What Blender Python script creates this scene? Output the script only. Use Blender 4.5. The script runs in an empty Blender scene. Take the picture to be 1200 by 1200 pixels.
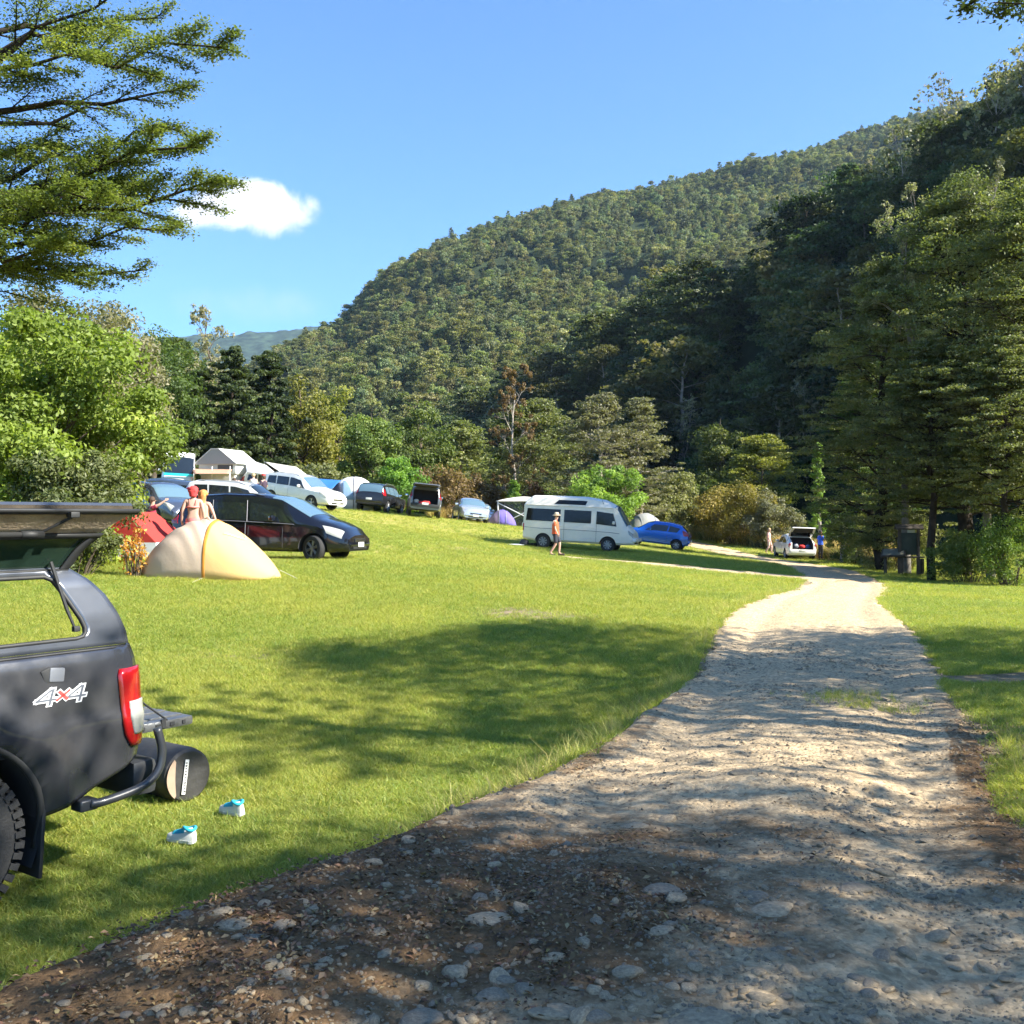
import bpy, bmesh, math, random
import numpy as np
from mathutils import Vector, Matrix, Euler
random.seed(7)
RNG = np.random.default_rng(11)
R = math.radians
sc = bpy.context.scene
COL = bpy.data.collections.new("place"); sc.collection.children.link(COL)
EYE = 1.6            # eye height above the track under the camera
F = 1.0              # focal length in half-... (1200 px focal for a 1200 px frame)
HOR = 604.0

def at(px, py, d):
    """photo pixel at planar distance d -> world point"""
    return Vector(((px-600)/1200*d, d, EYE + (HOR-py)/1200*d))

# ------------------------------------------------------------------ tagging
def tag(o, label=None, cat=None, group=None, kind=None):
    if label: o['label'] = label
    if cat: o['category'] = cat
    if group: o['group'] = group
    if kind: o['kind'] = kind
    return o
def empty(name, label, cat, group=None, loc=(0,0,0), rz=0.0):
    o = bpy.data.objects.new(name, None); COL.objects.link(o)
    o.location = loc; o.rotation_euler = (0,0,rz); o.empty_display_size = .2
    return tag(o, label, cat, group)
def copy_tree(o, parent=None):
    c = o.copy(); COL.objects.link(c); c.parent = parent
    for ch in list(o.children): copy_tree(ch, c)
    return c
def mesh_obj(name, me, mats=None, parent=None, smooth=True, angle=38):
    if mats is not None:
        for m in (mats if isinstance(mats,(list,tuple)) else [mats]): me.materials.append(m)
    if smooth:
        me.polygons.foreach_set('use_smooth', np.ones(len(me.polygons), dtype=bool))
        if angle and len(me.polygons) < 60000:
            try: me.set_sharp_from_angle(angle=R(angle))
            except Exception: pass
    o = bpy.data.objects.new(name, me); COL.objects.link(o)
    if parent: o.parent = parent
    return o
def np_mesh(name, V, Fq):
    """V (n,3), Fq (m,4) or (m,3) arrays"""
    me = bpy.data.meshes.new(name)
    V = np.asarray(V, dtype=np.float32); Fq = np.asarray(Fq, dtype=np.int32)
    n, m, k = len(V), len(Fq), Fq.shape[1]
    me.vertices.add(n); me.vertices.foreach_set('co', V.ravel())
    me.loops.add(m*k); me.loops.foreach_set('vertex_index', Fq.ravel())
    me.polygons.add(m); me.polygons.foreach_set('loop_start', np.arange(0, m*k, k, dtype=np.int32))
    me.polygons.foreach_set('loop_total', np.full(m, k, dtype=np.int32))
    me.update(calc_edges=True)
    return me

class MB:
    """collects simple solids, built as ONE mesh"""
    def __init__(s): s.v=[]; s.f=[]; s.m=[]
    def add(s, vs, fs, mi=0):
        b=len(s.v); s.v += [tuple(v) for v in vs]; s.f += [tuple(i+b for i in f) for f in fs]; s.m += [mi]*len(fs); return s
    def box(s, c, d, mi=0, rot=None):
        x,y,z=[q/2 for q in d]
        vs=[Vector((sx*x,sy*y,sz*z)) for sz in(-1,1) for sy in(-1,1) for sx in(-1,1)]
        if rot is not None:
            M = rot if isinstance(rot,Matrix) else Euler(rot).to_matrix()
            vs=[M@v for v in vs]
        vs=[v+Vector(c) for v in vs]
        return s.add(vs,[(0,2,3,1),(4,5,7,6),(0,1,5,4),(2,6,7,3),(0,4,6,2),(1,3,7,5)],mi)
    def bbox(s, c, d, b=.01, mi=0, rot=None):
        """bevelled box"""
        bm=bmesh.new(); bmesh.ops.create_cube(bm,size=1)
        for v in bm.verts: v.co=Vector((v.co.x*d[0],v.co.y*d[1],v.co.z*d[2]))
        bmesh.ops.bevel(bm,geom=list(bm.edges),offset=b,segments=2,affect='EDGES',profile=.6)
        M = Euler(rot).to_matrix() if rot is not None else Matrix.Identity(3)
        if isinstance(rot,Matrix): M=rot
        bm.verts.index_update()
        s.add([M@v.co+Vector(c) for v in bm.verts],[[v.index for v in f.verts] for f in bm.faces],mi); bm.free(); return s
    def tube(s, pts, r, n=8, mi=0, cap=True):
        pts=[Vector(p) for p in pts]; rs=r if isinstance(r,(list,tuple)) else [r]*len(pts)
        vs=[];fs=[]; prev=None
        for i,p in enumerate(pts):
            a=pts[max(i-1,0)]; b=pts[min(i+1,len(pts)-1)]; t=(b-a)
            if t.length<1e-9: t=Vector((0,0,1))
            t.normalize()
            if prev is None:
                up=Vector((0,0,1)) if abs(t.z)<.9 else Vector((1,0,0)); u=t.cross(up).normalized()
            else:
                u=(prev-t*prev.dot(t)); u = u.normalized() if u.length>1e-6 else t.orthogonal().normalized()
            prev=u; w=t.cross(u)
            for k in range(n):
                an=2*math.pi*k/n; vs.append(p+(u*math.cos(an)+w*math.sin(an))*rs[i])
        for i in range(len(pts)-1):
            for k in range(n): fs.append((i*n+k,i*n+(k+1)%n,(i+1)*n+(k+1)%n,(i+1)*n+k))
        if cap: fs.append(tuple(range(n))[::-1]); fs.append(tuple((len(pts)-1)*n+k for k in range(n)))
        return s.add(vs,fs,mi)
    def lathe(s, prof, c=(0,0,0), axis='z', n=24, mi=0, cap=True):
        """prof [(r,h)]"""
        vs=[];fs=[]
        for r,h in prof:
            for k in range(n):
                a=2*math.pi*k/n; x,y=r*math.cos(a),r*math.sin(a)
                p={'z':(x,y,h),'y':(x,h,y),'x':(h,x,y)}[axis]; vs.append(Vector(p)+Vector(c))
        for i in range(len(prof)-1):
            for k in range(n): fs.append((i*n+k,i*n+(k+1)%n,(i+1)*n+(k+1)%n,(i+1)*n+k))
        if prof[0]==prof[-1]: cap=False
        if cap and prof[0][0]>1e-6: fs.append(tuple(range(n))[::-1])
        if cap and prof[-1][0]>1e-6: fs.append(tuple((len(prof)-1)*n+k for k in range(n)))
        return s.add(vs,fs,mi)
    def grid(s, P, mi=0, closed=False):
        """P[i][j] points"""
        ni,nj=len(P),len(P[0]); vs=[p for row in P for p in row]; fs=[]
        for i in range(ni-1):
            for j in range(nj-1): fs.append((i*nj+j,(i+1)*nj+j,(i+1)*nj+j+1,i*nj+j+1))
        return s.add(vs,fs,mi)
    def prism(s, poly, y0, y1, mi=0, plane='xz'):
        """extrude polygon [(a,b)]"""
        n=len(poly)
        def P(a,b,c): return {'xz':(a,c,b),'xy':(a,b,c),'yz':(c,a,b)}[plane]
        vs=[P(a,b,y0) for a,b in poly]+[P(a,b,y1) for a,b in poly]
        fs=[tuple(range(n)),tuple(range(2*n-1,n-1,-1))]+[(i,i+n,(i+1)%n+n,(i+1)%n) for i in range(n)]
        return s.add(vs,fs,mi)
    def build(s, name, mats, parent=None, smooth=True, angle=38):
        me=bpy.data.meshes.new(name); me.from_pydata(s.v,[],s.f)
        me.polygons.foreach_set('material_index', s.m)
        b2=bmesh.new(); b2.from_mesh(me); bmesh.ops.recalc_face_normals(b2,faces=b2.faces); b2.to_mesh(me); b2.free()
        return mesh_obj(name, me, mats, parent, smooth, angle)

# ------------------------------------------------------------------ numpy noise
def _hash(ix,iy,seed):
    h=(ix*374761393+iy*668265263+seed*1442695041)&0xffffffff
    h=((h^(h>>13))*1274126177)&0xffffffff
    return ((h^(h>>16))&0xffff)/65535.0
def vnoise(x,y,seed=0):
    x=np.asarray(x,float); y=np.asarray(y,float)
    ix=np.floor(x).astype(np.int64); iy=np.floor(y).astype(np.int64); fx=x-ix; fy=y-iy
    fx=fx*fx*(3-2*fx); fy=fy*fy*(3-2*fy)
    a=_hash(ix,iy,seed);b=_hash(ix+1,iy,seed);c=_hash(ix,iy+1,seed);d=_hash(ix+1,iy+1,seed)
    return (a*(1-fx)+b*fx)*(1-fy)+(c*(1-fx)+d*fx)*fy
def fbm(x,y,oct=4,seed=0,gain=.5):
    s=0;a=1;t=0
    for i in range(oct):
        s=s+a*(vnoise(x*2**i+i*17.3,y*2**i-i*9.1,seed+i)-.5); t+=a; a*=gain
    return s/t*2      # about -1..1
def sstep(a,b,x):
    t=np.clip((np.asarray(x,float)-a)/(b-a),0,1); return t*t*(3-2*t)

# ------------------------------------------------------------------ materials
MATS={}
def nt_new(name):
    m=bpy.data.materials.new(name); m.use_nodes=True; nt=m.node_tree; nt.nodes.clear()
    out=nt.nodes.new('ShaderNodeOutputMaterial'); return m,nt,out
def N(nt,typ,**kw):
    n=nt.nodes.new(typ)
    for k,v in kw.items():
        if k.startswith('i_'): 
            key=k[2:]; key=int(key) if key.isdigit() else key.replace('_',' ')
            n.inputs[key].default_value=v
        else: setattr(n,k,v)
    return n
def c4(c): return (c[0],c[1],c[2],1.0)
def mat(name, col, rough=.6, metal=0.0, coat=0.0, bump=0.0, bscale=40.0, var=0.0, vscale=6.0, spec=.5, trans=0.0, sheen=0.0, dirt=None):
    """general material: base colour with procedural variation, optional bump; dirt=(colour, amount)"""
    if name in MATS: return MATS[name]
    m,nt,out=nt_new(name); p=N(nt,'ShaderNodeBsdfPrincipled')
    p.inputs['Base Color'].default_value=c4(col); p.inputs['Roughness'].default_value=rough
    p.inputs['Metallic'].default_value=metal; p.inputs['Coat Weight'].default_value=coat
    p.inputs['Coat Roughness'].default_value=.06
    p.inputs['Specular IOR Level'].default_value=spec
    p.inputs['Transmission Weight'].default_value=trans
    tc=N(nt,'ShaderNodeTexCoord')
    if var>0 or dirt:
        nz=N(nt,'ShaderNodeTexNoise'); nz.inputs['Scale'].default_value=vscale; nz.inputs['Detail'].default_value=5
        nt.links.new(tc.outputs['Object'],nz.inputs['Vector'])
        rp=N(nt,'ShaderNodeValToRGB'); rp.color_ramp.elements[0].position=.3; rp.color_ramp.elements[1].position=.72
        a=[max(0,q*(1-var)) for q in col]; b=[min(1,q*(1+var)) for q in col]
        rp.color_ramp.elements[0].color=c4(a); rp.color_ramp.elements[1].color=c4(b)
        nt.links.new(nz.outputs['Fac'],rp.inputs['Fac']); last=rp.outputs['Color']
        if dirt:
            n2=N(nt,'ShaderNodeTexNoise'); n2.inputs['Scale'].default_value=vscale*.6; n2.inputs['Detail'].default_value=8; n2.inputs['Roughness'].default_value=.65
            mp=N(nt,'ShaderNodeMapping'); mp.inputs['Location'].default_value=(3.1,7.7,1.3); nt.links.new(tc.outputs['Object'],mp.inputs['Vector']); nt.links.new(mp.outputs['Vector'],n2.inputs['Vector'])
            r2=N(nt,'ShaderNodeMapRange'); r2.inputs['From Min'].default_value=.42; r2.inputs['From Max'].default_value=.72; r2.inputs['To Max'].default_value=dirt[1]
            nt.links.new(n2.outputs['Fac'],r2.inputs['Value'])
            mx=N(nt,'ShaderNodeMix',data_type='RGBA'); nt.links.new(r2.outputs['Result'],mx.inputs['Factor']); nt.links.new(last,mx.inputs['A']); mx.inputs['B'].default_value=c4(dirt[0]); last=mx.outputs['Result']
            mr=N(nt,'ShaderNodeMapRange'); mr.inputs['To Min'].default_value=rough; mr.inputs['To Max'].default_value=min(1,rough+.45); nt.links.new(r2.outputs['Result'],mr.inputs['Value']); nt.links.new(mr.outputs['Result'],p.inputs['Roughness'])
        nt.links.new(last,p.inputs['Base Color'])
    if bump>0:
        nb=N(nt,'ShaderNodeTexNoise'); nb.inputs['Scale'].default_value=bscale; nb.inputs['Detail'].default_value=4
        nt.links.new(tc.outputs['Object'],nb.inputs['Vector'])
        bp=N(nt,'ShaderNodeBump'); bp.inputs['Strength'].default_value=bump; bp.inputs['Distance'].default_value=.02
        nt.links.new(nb.outputs['Fac'],bp.inputs['Height']); nt.links.new(bp.outputs['Normal'],p.inputs['Normal'])
    nt.links.new(p.outputs[0],out.inputs[0]); MATS[name]=m; return m
def mat_leaf(name, ca, cb, cc=None, transl=.35, rough=.55, objrand=.25):
    """leaf: face attribute 'tint' mixes ca..cb(..cc); per-object random brightness"""
    if name in MATS: return MATS[name]
    m,nt,out=nt_new(name); p=N(nt,'ShaderNodeBsdfPrincipled'); p.inputs['Roughness'].default_value=rough; p.inputs['Specular IOR Level'].default_value=.35
    at_=N(nt,'ShaderNodeAttribute',attribute_name='tint'); rp=N(nt,'ShaderNodeValToRGB')
    e=rp.color_ramp.elements; e[0].color=c4(ca); e[0].position=.08; e[1].color=c4(cb); e[1].position=.7
    if cc: x=e.new(.97); x.color=c4(cc)
    nt.links.new(at_.outputs['Fac'],rp.inputs['Fac'])
    oi=N(nt,'ShaderNodeObjectInfo'); mr=N(nt,'ShaderNodeMapRange'); mr.inputs['To Min'].default_value=1-objrand; mr.inputs['To Max'].default_value=1+objrand*1.3
    nt.links.new(oi.outputs['Random'],mr.inputs['Value'])
    hs=N(nt,'ShaderNodeHueSaturation'); nt.links.new(rp.outputs['Color'],hs.inputs['Color']); nt.links.new(mr.outputs['Result'],hs.inputs['Value'])
    m2=N(nt,'ShaderNodeMath',operation='MULTIPLY_ADD'); m2.inputs[1].default_value=.05*objrand*4; m2.inputs[2].default_value=.5-.025*objrand*4
    wn=N(nt,'ShaderNodeTexWhiteNoise',noise_dimensions='1D'); nt.links.new(oi.outputs['Random'],wn.inputs['W']); nt.links.new(wn.outputs['Value'],m2.inputs[0]); nt.links.new(m2.outputs[0],hs.inputs['Hue'])
    nt.links.new(hs.outputs['Color'],p.inputs['Base Color'])
    tr=N(nt,'ShaderNodeBsdfTranslucent'); g=N(nt,'ShaderNodeMix',data_type='RGBA',blend_type='MULTIPLY'); g.inputs['Factor'].default_value=1; nt.links.new(hs.outputs['Color'],g.inputs['A']); g.inputs['B'].default_value=(1.5,1.6,.6,1)
    nt.links.new(g.outputs['Result'],tr.inputs['Color'])
    mx=N(nt,'ShaderNodeMixShader'); mx.inputs[0].default_value=transl; nt.links.new(p.outputs[0],mx.inputs[1]); nt.links.new(tr.outputs[0],mx.inputs[2])
    nt.links.new(mx.outputs[0],out.inputs[0]); MATS[name]=m; return m

# ------------------------------------------------------------------ scatter with geometry nodes (only for stuff)
def scatter(name, pts, rots, scl, idx, protos, coll_name):
    me=bpy.data.meshes.new(name); pts=np.asarray(pts,np.float32); n=len(pts)
    me.vertices.add(n); me.vertices.foreach_set('co',pts.ravel())
    a=me.attributes.new('rot','FLOAT_VECTOR','POINT'); a.data.foreach_set('vector',np.asarray(rots,np.float32).ravel())
    s=np.asarray(scl,np.float32); s=np.repeat(s[:,None],3,1) if s.ndim==1 else s
    a=me.attributes.new('scl','FLOAT_VECTOR','POINT'); a.data.foreach_set('vector',s.ravel())
    a=me.attributes.new('idx','INT','POINT'); a.data.foreach_set('value',np.asarray(idx,np.int32))
    o=bpy.data.objects.new(name,me); COL.objects.link(o)
    c=bpy.data.collections.new(coll_name)
    for p in protos:
        for u in list(p.users_collection): u.objects.unlink(p)
        c.objects.link(p)
    g=bpy.data.node_groups.new(name+'_nodes','GeometryNodeTree')
    g.interface.new_socket('Geometry',in_out='INPUT',socket_type='NodeSocketGeometry'); g.interface.new_socket('Geometry',in_out='OUTPUT',socket_type='NodeSocketGeometry')
    gi=g.nodes.new('NodeGroupInput'); go=g.nodes.new('NodeGroupOutput'); ip=g.nodes.new('GeometryNodeInstanceOnPoints')
    ci=g.nodes.new('GeometryNodeCollectionInfo'); ci.inputs['Collection'].default_value=c; ci.inputs['Separate Children'].default_value=True; ci.inputs['Reset Children'].default_value=True
    def na(nm,dt):
        q=g.nodes.new('GeometryNodeInputNamedAttribute'); q.data_type=dt; q.inputs['Name'].default_value=nm; return q.outputs['Attribute']
    er=g.nodes.new('FunctionNodeEulerToRotation')
    L=g.links.new; L(gi.outputs[0],ip.inputs['Points']); L(ci.outputs[0],ip.inputs['Instance']); ip.inputs['Pick Instance'].default_value=True
    L(na('idx','INT'),ip.inputs['Instance Index']); L(na('rot','FLOAT_VECTOR'),er.inputs[0]); L(er.outputs[0],ip.inputs['Rotation']); L(na('scl','FLOAT_VECTOR'),ip.inputs['Scale'])
    L(ip.outputs[0],go.inputs[0])
    md=o.modifiers.new('scatter','NODES'); md.node_group=g
    return o
# ------------------------------------------------------------------ ground height: thin-plate spline through surveyed points
CP=[]
def cp(px,py,d): p=at(px,py,d); CP.append((p.x,p.y,p.z))
BANK=.30
for x,y,z in [(0,0,0),(0,3.5,0),(1.5,4,0),(-1.5,-3,-.05),(1.5,-3,0),(3,5,0),(3.5,-4,0),(1.2,8,0),(2.6,10.3,-.03),(6,2,0),(7,6,-.02),(8,-4,.05),(12,0,.2),(14,8,.1)]:
    CP.append((x,y,z-BANK if y<11 else z))
for x,y,z in [(-2.75,4.85,-.40),(-2.1,5.9,-.40),(-3.9,4.2,-.38),(-3.4,6.8,-.38),(-1.81,6.64,-.38),(-2.36,7.07,-.38),(-1.0,8,-.36),(-5,2,-.35),(-6,-3,-.2),(-.5,10,-.3),(-8,8,-.2),(-12,2,.1),(-14,12,.5)]:
    CP.append((x,y,z))
cp(168,672,20.2); cp(325,678,19.8); cp(382,657,26); cp(432,655,25.5); cp(290,657,26.5)
cp(649,652,42); cp(706,646,46); cp(643,642,48); cp(771,641,60); cp(935,655,62); cp(1060,674,43); cp(1140,682,40); cp(1195,686,37)
cp(955,662,52); cp(1030,686,33); cp(1100,702,26); cp(905,690,28.5)
cp(588,621,73); cp(555,613,64); cp(495,605,60); cp(445,602,62); cp(352,594,55); cp(410,598,60); cp(265,582,60); cp(210,582,62)
cp(200,612,38); cp(165,655,22); cp(612,618,66); cp(810,633,80)
CP += [(3.0,14.5,-.12),(4.6,19.5,-.2),(0,16,.05),(0,26,.2),(-4,34,.8),(7,14,-.1),(11,19,-.3),(16,28,-.7),(24,40,-.6),(30,60,-.5),(-30,40,3.2),(-24,20,1.6),(-20,85,3.5),(0,95,1.0),(20,95,-.6)]
CP=np.array(CP)
def _U(r2): return np.where(r2>1e-12, r2*np.log(r2+1e-12)*.5, 0)
def _fit():
    P=CP[:,:2]; n=len(P); d2=((P[:,None]-P[None])**2).sum(2)
    A=np.zeros((n+3,n+3)); A[:n,:n]=_U(d2)+np.eye(n)*2.0; A[:n,n]=1; A[:n,n+1:]=P; A[n,:n]=1; A[n+1:,:n]=P.T
    b=np.zeros(n+3); b[:n]=CP[:,2]; return np.linalg.solve(A,b)
_W=_fit()
def tps(x,y):
    x=np.asarray(x,float); y=np.asarray(y,float); sh=x.shape; x=x.ravel(); y=y.ravel(); out=np.empty(len(x)); n=len(CP)
    for i in range(0,len(x),40000):
        a=x[i:i+40000]; b=y[i:i+40000]
        d2=(a[:,None]-CP[None,:,0])**2+(b[:,None]-CP[None,:,1])**2
        out[i:i+40000]=_U(d2)@_W[:n]+_W[n]+_W[n+1]*a+_W[n+2]*b
    return out.reshape(sh)
# track edges (world metres)
TL=[(-4.2,-8),(-3.2,-3),(-2.5,1),(-1.95,3.1),(-1.83,3.65),(-1.70,3.85),(-1.43,4.29),(-1.17,4.67),(-.85,5.08),(-.47,5.63),(-.12,6.15),(.22,6.6),(.66,7.36),(1.05,8.5),(1.48,9.8),(1.95,11.2),(2.82,14.5),(4.2,19.3),(6.2,24.5),(7.9,28.6),(9.6,33.5),(11.3,40),(12.4,46),(12.9,52),(12.6,60),(11.8,68),(10.6,78),(8,92),(4,108)]
TR=[(4.2,-8),(3.7,-3),(3.2,1),(2.85,3.1),(2.8,3.65),(2.8,3.85),(2.75,4.29),(2.72,4.67),(2.7,5.08),(2.75,5.63),(2.95,6.15),(3.1,6.6),(3.4,7.36),(3.75,8.5),(4.2,9.8),(4.75,11.2),(5.75,14.5),(7.2,19.3),(8.8,24.5),(10.4,28.6),(12.2,33.5),(14.2,40),(15.2,46),(15.6,52),(15.4,60),(14.8,68),(13.8,78),(11.5,92),(7.5,108)]
TL=np.array(TL,float); TR=np.array(TR,float)
def seg_dist(x,y,P):
    """distance and signed side (positive = right of the direction of P)"""
    x=np.asarray(x,float); y=np.asarray(y,float); best=np.full(x.shape,1e9); sg=np.zeros(x.shape)
    for (ax,ay),(bx,by) in zip(P[:-1],P[1:]):
        dx,dy=bx-ax,by-ay; L=dx*dx+dy*dy
        t=np.clip(((x-ax)*dx+(y-ay)*dy)/L,0,1); qx=x-(ax+t*dx); qy=y-(ay+t*dy); d=np.hypot(qx,qy)
        s=np.where(dy*(x-ax)-dx*(y-ay)>0,1.0,-1.0); m=d<best; best=np.where(m,d,best); sg=np.where(m,s,sg)
    return best*sg
def track_sd(x,y):
    """>0 inside the track (distance to nearest edge)"""
    return np.minimum(seg_dist(x,y,TL), -seg_dist(x,y,TR))
SIDE=np.array([(11.6,35.8),(8.6,37.6),(6,39.6),(3.8,40.6),(1.5,41.4),(0,42.5)],float)   # faint side track to the van
def side_sd(x,y):
    wd=np.interp(np.asarray(x,float),[0,2,6,11],[.1,.55,.9,1.6])
    return wd-np.abs(seg_dist(x,y,SIDE))
SPUR=np.array([(4.9,10.75),(5.8,10.9),(8,10.6),(14,10)],float)                        # bare soil strip to the right
def spur_sd(x,y): return .42-np.abs(seg_dist(x,y,SPUR))
def H(x,y):
    x=np.asarray(x,float); y=np.asarray(y,float)
    r=np.hypot(x,y); z=tps(np.clip(x,-60,60),np.clip(y,-30,110))
    f=sstep(90,170,r); z=z*(1-f)+(-1.0)*f
    lam=BANK*(1-sstep(8.0,13.5,y))
    sd=seg_dist(x,y,TL); 
    b=sstep(-.16,.12,sd+.10*fbm(x*1.7,y*1.7,3,5))
    z=z+lam*b
    near=1-sstep(40,70,r)
    z=z+near*(.035*fbm(x*.35,y*.35,3,2)+.02*fbm(x*1.3,y*1.3,2,9))
    return z
def Hs(x,y): return float(H(np.array([x]),np.array([y]))[0])
# ------------------------------------------------------------------ materials of the ground
def mat_ground():
    m,nt,out=nt_new('lawn_ground'); L=nt.links.new; p=N(nt,'ShaderNodeBsdfPrincipled'); p.inputs['Roughness'].default_value=.9; p.inputs['Specular IOR Level'].default_value=.15
    tc=N(nt,'ShaderNodeTexCoord')
    def noise(s,d=5,r=.6,loc=(0,0,0)):
        mp=N(nt,'ShaderNodeMapping'); mp.inputs['Location'].default_value=loc; L(tc.outputs['Object'],mp.inputs['Vector'])
        n=N(nt,'ShaderNodeTexNoise'); n.inputs['Scale'].default_value=s; n.inputs['Detail'].default_value=d; n.inputs['Roughness'].default_value=r; L(mp.outputs['Vector'],n.inputs['Vector']); return n.outputs['Fac']
    r1=N(nt,'ShaderNodeValToRGB'); e=r1.color_ramp.elements; e[0].position=.3; e[0].color=(.21,.235,.045,1); e[1].position=.7; e[1].color=(.47,.39,.14,1); x=e.new(.5); x.color=(.31,.31,.065,1)
    L(noise(.35,6,.65),r1.inputs['Fac'])
    r2=N(nt,'ShaderNodeValToRGB'); e=r2.color_ramp.elements; e[0].position=.35; e[0].color=(.62,.66,.55,1); e[1].position=.65; e[1].color=(1.2,1.15,1.1,1)
    L(noise(22,6,.75),r2.inputs['Fac'])
    mul=N(nt,'ShaderNodeMix',data_type='RGBA',blend_type='MULTIPLY'); mul.inputs['Factor'].default_value=1; L(r1.outputs['Color'],mul.inputs['A']); L(r2.outputs['Color'],mul.inputs['B'])
    soil=N(nt,'ShaderNodeValToRGB'); e=soil.color_ramp.elements; e[0].color=(.15,.11,.06,1); e[0].position=.3; e[1].color=(.42,.34,.21,1); e[1].position=.75; L(noise(9,8,.7,(4,2,0)),soil.inputs['Fac'])
    at_=N(nt,'ShaderNodeAttribute',attribute_name='bare')
    ad=N(nt,'ShaderNodeMath',operation='MULTIPLY_ADD'); L(noise(5,6,.7,(9,9,0)),ad.inputs[0]); ad.inputs[1].default_value=.9; ad.inputs[2].default_value=-.45
    ad2=N(nt,'ShaderNodeMath',operation='ADD'); L(ad.outputs[0],ad2.inputs[0]); L(at_.outputs['Fac'],ad2.inputs[1])
    mr=N(nt,'ShaderNodeMapRange'); mr.inputs['From Min'].default_value=.35; mr.inputs['From Max'].default_value=.62; L(ad2.outputs[0],mr.inputs['Value'])
    mx=N(nt,'ShaderNodeMix',data_type='RGBA'); L(mr.outputs['Result'],mx.inputs['Factor']); L(mul.outputs['Result'],mx.inputs['A']); L(soil.outputs['Color'],mx.inputs['B'])
    L(mx.outputs['Result'],p.inputs['Base Color'])
    bp=N(nt,'ShaderNodeBump'); bp.inputs['Strength'].default_value=.8; bp.inputs['Distance'].default_value=.05; L(noise(30,6,.75),bp.inputs['Height']); L(bp.outputs['Normal'],p.inputs['Normal'])
    L(p.outputs[0],out.inputs[0]); return m
def mat_track():
    m,nt,out=nt_new('gravel'); L=nt.links.new; p=N(nt,'ShaderNodeBsdfPrincipled'); p.inputs['Roughness'].default_value=.93; p.inputs['Specular IOR Level'].default_value=.2
    tc=N(nt,'ShaderNodeTexCoord')
    def noise(s,d=5,r=.6,loc=(0,0,0)):
        mp=N(nt,'ShaderNodeMapping'); mp.inputs['Location'].default_value=loc; L(tc.outputs['Object'],mp.inputs['Vector'])
        n=N(nt,'ShaderNodeTexNoise'); n.inputs['Scale'].default_value=s; n.inputs['Detail'].default_value=d; n.inputs['Roughness'].default_value=r; L(mp.outputs['Vector'],n.inputs['Vector']); return n.outputs['Fac']
    def ramp(f,a,pa,b,pb,c=None,pc=.5):
        r=N(nt,'ShaderNodeValToRGB'); e=r.color_ramp.elements; e[0].position=pa; e[0].color=c4(a); e[1].position=pb; e[1].color=c4(b)
        if c: x=e.new(pc); x.color=c4(c)
        L(f,r.inputs['Fac']); return r.outputs['Color']
    grey=ramp(noise(14,8,.8),(.29,.21,.122),.30,(.71,.535,.32),.70,(.49,.365,.218),.5)
    brown=ramp(noise(18,8,.8,(3,1,0)),(.095,.056,.026),.32,(.34,.205,.10),.75,(.19,.115,.055),.52)
    vo=N(nt,'ShaderNodeTexVoronoi',feature='F1'); vo.inputs['Scale'].default_value=38; vo.inputs['Randomness'].default_value=1; L(tc.outputs['Object'],vo.inputs['Vector'])
    peb=N(nt,'ShaderNodeMix',data_type='RGBA',blend_type='MULTIPLY'); peb.inputs['Factor'].default_value=.55
    hsv=N(nt,'ShaderNodeHueSaturation'); hsv.inputs['Saturation'].default_value=0; hsv.inputs['Value'].default_value=1.5; L(vo.outputs['Color'],hsv.inputs['Color'])
    L(grey,peb.inputs['A']); L(hsv.outputs['Color'],peb.inputs['B'])
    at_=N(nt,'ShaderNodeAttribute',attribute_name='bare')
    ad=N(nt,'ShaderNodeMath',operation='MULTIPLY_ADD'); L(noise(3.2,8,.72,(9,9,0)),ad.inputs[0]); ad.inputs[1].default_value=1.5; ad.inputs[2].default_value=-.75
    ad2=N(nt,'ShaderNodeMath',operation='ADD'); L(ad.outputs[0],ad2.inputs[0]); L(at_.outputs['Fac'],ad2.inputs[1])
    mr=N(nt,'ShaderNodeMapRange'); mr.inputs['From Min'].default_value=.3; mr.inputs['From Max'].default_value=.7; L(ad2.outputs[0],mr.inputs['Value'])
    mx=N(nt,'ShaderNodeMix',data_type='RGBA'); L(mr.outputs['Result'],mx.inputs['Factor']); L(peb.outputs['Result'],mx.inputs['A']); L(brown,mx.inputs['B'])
    L(mx.outputs['Result'],p.inputs['Base Color'])
    b1=N(nt,'ShaderNodeBump'); b1.inputs['Strength'].default_value=.7; b1.inputs['Distance'].default_value=.03; L(noise(25,8,.8),b1.inputs['Height'])
    b2=N(nt,'ShaderNodeBump',invert=True); b2.inputs['Strength'].default_value=.55; b2.inputs['Distance'].default_value=.012; L(vo.outputs['Distance'],b2.inputs['Height']); L(b1.outputs['Normal'],b2.inputs['Normal'])
    L(b2.outputs['Normal'],p.inputs['Normal']); L(p.outputs[0],out.inputs[0]); return m
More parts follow.
